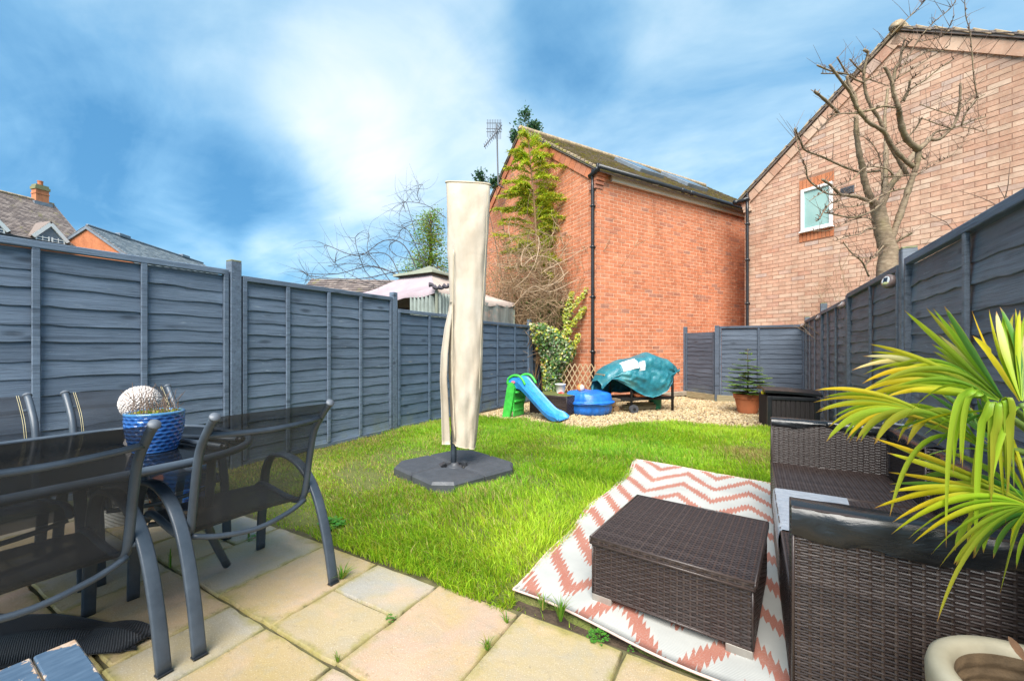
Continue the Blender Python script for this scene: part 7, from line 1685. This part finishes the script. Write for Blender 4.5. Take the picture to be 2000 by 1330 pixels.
# --- potted fir
fr = thing('fir_tree', 'small young fir tree with flat tiers growing in a terracotta pot', 'fir', (fp.x, fp.y, .31)); rr = random.Random(91); m = MB(); b_ = MB(); H_ = .86
m.tube([(0, 0, 0), (.01, 0, .4), (0, .0, H_)], [.016, .004], 7); m.build('trunk', 'fir_bark', fr, smooth=True); nd = MB()
for zz, L, n in ((.05, .40, 9), (.13, .46, 10), (.22, .52, 10), (.30, .42, 9), (.40, .36, 9), (.48, .33, 8), (.55, .26, 7), (.66, .19, 6), (.77, .13, 5), (.84, .06, 4)):
    a0 = rr.uniform(0, 6)
    for k in range(n):
        a = a0 + 2 * math.pi * k / n + rr.uniform(-.25, .25); l = L * rr.uniform(.75, 1.1); d = Vector((math.cos(a), math.sin(a), rr.uniform(-.08, .10))); P = [Vector((0, 0, zz)), Vector((0, 0, zz)) + d * l * .5 + Vector((0, 0, .01)), Vector((0, 0, zz)) + d * l + Vector((0, 0, rr.uniform(-.02, .03)))]
        segs = [(P[0], P[2])]; b_.tube(P, [.005, .002], 4, False); sd = Vector((-d.y, d.x, 0))
        for q in (.35, .5, .65, .8):
            for s in (-1, 1): c0 = P[0] + (P[2] - P[0]) * q; c1 = c0 + (d * .7 + sd * s * .8).normalized() * l * (1.05 - q) * .5; segs.append((c0, c1)); b_.tube([c0, c1], .002, 4, False)
        for c0, c1 in segs:
            dd = c1 - c0; nn = max(4, int(dd.length / .0042)); dn = dd.normalized(); s_ = dn.cross(Vector((0, 0, 1))).normalized()
            for i in range(nn):
                q = c0 + dd * ((i + rr.random()) / nn)
                if (q - P[0]).length < .05: continue
                for s in (-1, 1):
                    t_ = (s_ * s + dn * .55 + Vector((0, 0, rr.uniform(-.15, .45)))).normalized() * rr.uniform(.022, .034); w_ = dn * .0065; nd.add([q - w_, q + w_, q + t_], [(0, 1, 2)], tuple(x * rr.uniform(.7, 1.3) for x in ((.26, .40, .07) if (q - P[0]).length > l * .75 else (.12, .25, .055))))
b_.build('branches', 'fir_bark', fr, kind='stuff'); nd.build('needles', 'leaf', fr, kind='stuff')

# ------------------------------------------------------------------ fan palm and its pot
YP = .86; PP = D(2078, 1285, YP); pt = thing('palm_pot', 'large beige ribbed plastic pot at the lower right corner', 'pot', (PP.x, PP.y, 0))
ZR = .405; ZK = .405 / .492; m = MB(); prof = [(.02, 0), (.165, 0), (.17, .01), (.178, .10), (.186, .20)] 
for k in range(6): z = .22 + k * .030; prof += [(.192 + k * .002, z), (.199 + k * .002, z + .008), (.199 + k * .002, z + .018), (.192 + k * .002, z + .024)]
prof += [(.206, .40), (.222, .408), (.228, .425), (.229, .462), (.224, .482), (.212, .492), (.192, .493), (.180, .486), (.174, .470), (.172, .452)]
for k in range(5): z = .445 - k * .030; prof += [(.170 - k * .002, z), (.174 - k * .002, z - .008), (.174 - k * .002, z - .016), (.169 - k * .002, z - .024)]
prof += [(.162, .295)]; PR = [(r_ * .9, z_ * .955) for r_, z_ in prof]; iz = next(i for i, q in enumerate(prof) if q == (.174, .470)); m.lathe(PR[:iz + 1], 72); m.build('body', 'beige_pot', pt, smooth=True); MB().lathe(PR[iz:], 72).build('inner_wall', 'pot_inner', pt, smooth=True); MB().lathe([(.143, .245), (.09, .25), (0, .255)], 30).build('soil', 'soil', pt, smooth=True)
HP = D(2070, 880, 1.03); pm = thing('fan_palm', 'yellowing fan palm with drooping leaf tips in the beige pot', 'palm', (PP.x, PP.y, .28)); po = tuple(pm.location)
m = MB(); P = smooth_pts([Vector((PP.x + .02, PP.y + .02, .27)), Vector((PP.x + .05, PP.y + .05, .46)), D(2085, 1010, 1.03), D(2075, 930, 1.04)], 5); m.tube(P, [.05, .055, .05, .045, .05, .05, .045, .04, .04, .04, .035, .035, .03, .03, .025, .02][:len(P)], 12); m.build('stem', 'palm_fibre', pm, off=po, smooth=True)
rp = random.Random(101)
def palm_mesh(m, hub, tip, wmax, sag, fold, colr, side, split=.0, n=14, bend=None):
    """one leaflet: V folded strip from hub to tip, arching by sag"""
    hub, tip = Vector(hub), Vector(tip); L = (tip - hub).length; d = (tip - hub).normalized()
    mid = bend if bend is not None else (hub + tip) / 2 + Vector((0, 0, sag)); s = side - d * side.dot(d); s.normalize(); prev = None; vs = []; lc = []; rv = rp.random()
    for i in range(n + 1):
        f = i / n; p = hub * (1 - f) ** 2 + mid * 2 * f * (1 - f) + tip * f * f; tg = ((mid - hub) * (1 - f) + (tip - mid) * f).normalized(); ss = (s - tg * s.dot(tg)).normalized(); up = ss.cross(tg)
        if up.z < 0: up = -up
        w_ = wmax * interp(f, [(0, .16), (.25, .62), (.5, 1), (.75, .86), (.92, .42), (1, .03)]); fd = fold * w_ * interp(f, [(0, 1.2), (.4, .8), (1, .35)])
        tw = .35 * math.sin(f * 2.2 + rv * 6) * f; ss2 = ss * math.cos(tw) + up * math.sin(tw)
        vs += [p - ss2 * w_ + up * fd, p - ss2 * w_ * .5 + up * fd * .45, p, p + ss2 * w_ * .5 + up * fd * .45, p + ss2 * w_ + up * fd]; lc += [(0, f, rv), (.25, f, rv), (.5, f, rv), (.75, f, rv), (1, f, rv)]
    fs = [(i * 5 + k, i * 5 + k + 1, (i + 1) * 5 + k + 1, (i + 1) * 5 + k) for i in range(n) for k in range(4)]
    return vs, fs, lc
def leaflet(fr_, off, hub, tip, wmax, sag, colr, side, bend=None, fold=.45):
    vs, fs, lc = palm_mesh(None, hub, tip, wmax, sag, fold, colr, side, bend=bend); m = MB(); c0, c1 = colr
    m.add(vs, fs); m.c = [tuple(a + (b - a) * interp(l[1], [(0, 0), (.35, .1), (.8, 1), (1, 1)]) for a, b in zip(c0, c1)) for l in lc]
    me = m.mesh('leaflet', off, True); a = me.attributes.new('lc', 'FLOAT_COLOR', 'POINT'); a.data.foreach_set('color', np.array([(*l, 1) for l in lc], 'f').ravel()); return link('leaflet', me, 'palm_leaf', fr_)
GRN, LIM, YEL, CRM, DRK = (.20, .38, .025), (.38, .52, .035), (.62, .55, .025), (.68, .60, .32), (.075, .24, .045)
def frond(hub, stalk, leafs, w=.016, side=None, hubY=1.04, dense=True):
    hb = D(hub[0], hub[1], hubY); m = MB(); sk = Vector(stalk) if not isinstance(stalk, tuple) else D(*stalk); m.tube(smooth_pts([sk, (sk + hb) / 2 + Vector((0, 0, .02)), hb], 5), [.011, .007], 8)
    f = m.build('frond', 'palm_stalk', pm, off=po, smooth=True)
    if dense:
        ex = []
        for A_, B_ in zip(leafs, leafs[1:]):
            if math.hypot(A_[0] - B_[0], A_[1] - B_[1]) < 95:
                q = [(A_[k] + B_[k]) / 2 + (rp.uniform(-5, 5) if k < 2 else 0) for k in range(3)]; bd = None
                if len(A_) > 5 and len(B_) > 5 and A_[5] and B_[5]: bd = tuple((A_[5][k] + B_[5][k]) / 2 for k in range(3))
                ex.append((q[0] + 14, q[1], q[2] + .01, rp.choice('glly'), (A_[4] + B_[4]) / 2, bd, .8))
                for w0 in (.25, .75):
                    if rp.random() < .4:
                        q = [A_[k] * w0 + B_[k] * (1 - w0) + (rp.uniform(-6, 6) if k < 2 else 0) for k in range(3)]; b2 = bd and tuple(A_[5][k] * w0 + B_[5][k] * (1 - w0) for k in range(3))
                        ex.append((q[0] + rp.uniform(5, 40), q[1], q[2] + .02, rp.choice('gglld'), (A_[4] + B_[4]) / 2, b2, .75))
        leafs = list(leafs) + ex
    for i, L in enumerate(leafs):
        u, v, Y, kind, sag = L[:5]; bend = None
        if len(L) > 5 and L[5]: bend = D(*L[5])
        tip = D(u, v, Y); c = {'g': (GRN, LIM), 'l': (GRN, (.36, .42, .04)), 'y': (LIM, YEL), 'c': (LIM, CRM), 'd': (DRK, (.10, .23, .04)), 'Y': ((.45, .43, .03), (.66, .46, .02))}[kind]; c = tuple(tuple(x * rp.uniform(.85, 1.15) for x in q) for q in c)
        dr = tip - hb; sd = Vector((0, 0, 1)).cross(dr).normalized() * .4 + Vector((0, 0, .9)) if side is None else Vector(side)
        leaflet(f, po, hb + dr.normalized() * .01, tip, w * .60 * (L[6] if len(L) > 6 else 1) * rp.uniform(.9, 1.1), sag, c, sd, bend)
simple('palm_stalk', (.16, .24, .05), .45, .2, 10)
STK = D(2090, 930, 1.04)
# upper fan sweeping left, tips yellowed and drooping
frond((1962, 784), STK, [(1766, 606, 1.20, 'g', .0), (1822, 602, 1.14, 'g', -.0), (1845, 600, 1.10, 'd', -.01), (1832, 653, 1.2, 'c', .015, (1895, 705, 1.14), .8), (1698, 672, 1.28, 'y', .0, (1800, 692, 1.2)), (1686, 696, 1.30, 'c', .03, (1810, 690, 1.2)), (1664, 723, 1.3, 'c', .05, (1800, 668, 1.24), .9), (1684, 749, 1.28, 'Y', .05, (1800, 680, 1.2)),
    (1668, 772, 1.30, 'Y', .05, (1790, 708, 1.2)), (1680, 782, 1.28, 'y', .05, (1790, 728, 1.18)), (1735, 720, 1.24, 'l', .03, (1840, 668, 1.18), .8), (1700, 755, 1.26, 'l', .05, (1850, 672, 1.14), .8), (1730, 775, 1.22, 'y', .03, (1830, 740, 1.15)), (1760, 762, 1.2, 'y', .02, (1860, 760, 1.12)), (1796, 700, 1.24, 'l', .02), (1820, 672, 1.22, 'g', .01), (1790, 730, 1.22, 'g', .01), (1780, 752, 1.22, 'g', .02), (1800, 765, 1.2, 'g', .01)], .0155, hubY=1.06)
# second fan arching over to the left with hanging strips
frond((1925, 872), STK, [(1592, 762, 1.34, 'y', .07, (1720, 742, 1.24), .75), (1588, 786, 1.34, 'y', .07, (1725, 748, 1.24), .8), (1592, 806, 1.32, 'y', .07, (1735, 752, 1.22), .8), (1614, 862, 1.30, 'l', .07, (1700, 742, 1.2)), (1656, 856, 1.26, 'Y', .07, (1720, 755, 1.18), .8), (1672, 862, 1.24, 'l', .07, (1740, 745, 1.16), 1.1), (1710, 866, 1.2, 'l', .07, (1770, 742, 1.13), 1.15), (1772, 868, 1.15, 'l', .06, (1832, 740, 1.10), 1.25), (1738, 1008, 1.1, 'l', .07, (1790, 790, 1.08), 1.15), (1760, 790, 1.24, 'g', .03, (1850, 790, 1.14)), (1740, 800, 1.22, 'g', .02), (1790, 800, 1.18, 'g', .02), (1800, 830, 1.15, 'g', .01), (1760, 812, 1.2, 'd', .02), (1860, 745, 1.18, 'd', .02)], .0175, hubY=1.03)
# strips hanging towards us
frond((1948, 800), STK, [(1848, 1070, 1.0, 'l', .05, (1850, 640, .97), 1.25), (1876, 905, 1.0, 'l', .05, (1885, 690, .97), 1.2), (1862, 925, 1.02, 'g', .05, (1872, 700, .99), 1.2), (1905, 1080, 1.0, 'g', .05, (1918, 700, .96), 1.3), (1935, 1000, .98, 'l', .04, (1952, 720, .96), 1.2), (1968, 960, .98, 'l', .04, (1990, 700, .96), 1.2), (1888, 1085, 1.04, 'l', .04, (1925, 720, 1.0), 1.1), (1830, 870, 1.06, 'd', .03), (1752, 835, 1.08, 'l', .04, (1862, 690, 1.02), .9), (1745, 840, 1.15, 'd', .02)], .0150, side=tuple(XC), hubY=.99)
# low fan, long yellow tipped leaflets towards us
frond((2012, 985), STK, [(1704, 855, 1.14, 'Y', .02, (1860, 905, 1.05), .7), (1735, 922, 1.12, 'Y', .02, (1870, 940, 1.04), .7), (1708, 992, 1.10, 'Y', .03, (1870, 930, 1.03), .9), (1741, 1043, 1.04, 'y', .05, (1880, 935, .98), 1.15), (1782, 1061, 1.02, 'y', .04, (1890, 970, .97), .9), (1834, 1108, .98, 'l', .05, (1910, 1010, .94), 1.1), (1863, 1101, 1.0, 'l', .04, (1920, 1030, .95), 1.0), (1831, 1213, .92, 'l', .06, (1900, 1020, .90), 1.35), (1953, 1160, .92, 'l', .04, (1990, 1020, .90), 1.2), (1806, 1000, 1.06, 'g', .03, (1900, 950, 1.0), .9), (1838, 880, 1.10, 'g', .03, (1930, 900, 1.03), .8), (1965, 830, 1.06, 'y', .02), (1930, 880, 1.06, 'Y', .01, (1980, 905, 1.02), .7), (1860, 835, 1.1, 'g', .02, (1940, 860, 1.04), .8)], .0185, hubY=.97)
# upright leaflets by the frame edge and dark ones behind
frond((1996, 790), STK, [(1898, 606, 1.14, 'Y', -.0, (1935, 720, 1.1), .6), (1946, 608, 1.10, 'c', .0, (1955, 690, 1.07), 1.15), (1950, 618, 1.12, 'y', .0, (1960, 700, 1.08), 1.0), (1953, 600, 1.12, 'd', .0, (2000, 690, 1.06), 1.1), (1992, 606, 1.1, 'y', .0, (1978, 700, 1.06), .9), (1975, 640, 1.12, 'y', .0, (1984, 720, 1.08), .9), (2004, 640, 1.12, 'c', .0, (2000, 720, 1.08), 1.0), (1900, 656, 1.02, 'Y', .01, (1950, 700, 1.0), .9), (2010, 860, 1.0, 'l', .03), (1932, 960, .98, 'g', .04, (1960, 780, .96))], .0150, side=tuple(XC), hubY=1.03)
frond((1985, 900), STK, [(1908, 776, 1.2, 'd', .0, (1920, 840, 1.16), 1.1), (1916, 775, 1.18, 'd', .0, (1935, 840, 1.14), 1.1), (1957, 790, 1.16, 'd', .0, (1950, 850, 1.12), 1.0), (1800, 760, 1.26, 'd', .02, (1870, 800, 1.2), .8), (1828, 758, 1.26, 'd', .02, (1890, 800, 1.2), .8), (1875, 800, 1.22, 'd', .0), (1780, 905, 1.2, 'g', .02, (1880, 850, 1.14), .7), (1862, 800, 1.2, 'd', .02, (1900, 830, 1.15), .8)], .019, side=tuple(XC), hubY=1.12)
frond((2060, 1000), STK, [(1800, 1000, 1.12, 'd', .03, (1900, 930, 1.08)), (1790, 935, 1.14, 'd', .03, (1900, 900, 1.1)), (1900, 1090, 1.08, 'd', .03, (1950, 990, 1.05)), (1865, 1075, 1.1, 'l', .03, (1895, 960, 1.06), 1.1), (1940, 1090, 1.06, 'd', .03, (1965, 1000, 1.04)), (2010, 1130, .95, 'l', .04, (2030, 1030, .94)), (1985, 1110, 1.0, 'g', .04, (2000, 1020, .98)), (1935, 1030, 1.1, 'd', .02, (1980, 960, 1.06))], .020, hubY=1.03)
dl = D(1990, 1262, .93); m = MB(); vs, fs, lc = palm_mesh(None, D(2010, 1300, .93), D(1969, 1242, .95), .010, .0, .3, None, XC); m.add(vs, fs); o = m.build('dry_leaf', 'dead_leaf', None); tag(o, 'dry brown leaf blade hanging over the beige pot rim', 'leaf')
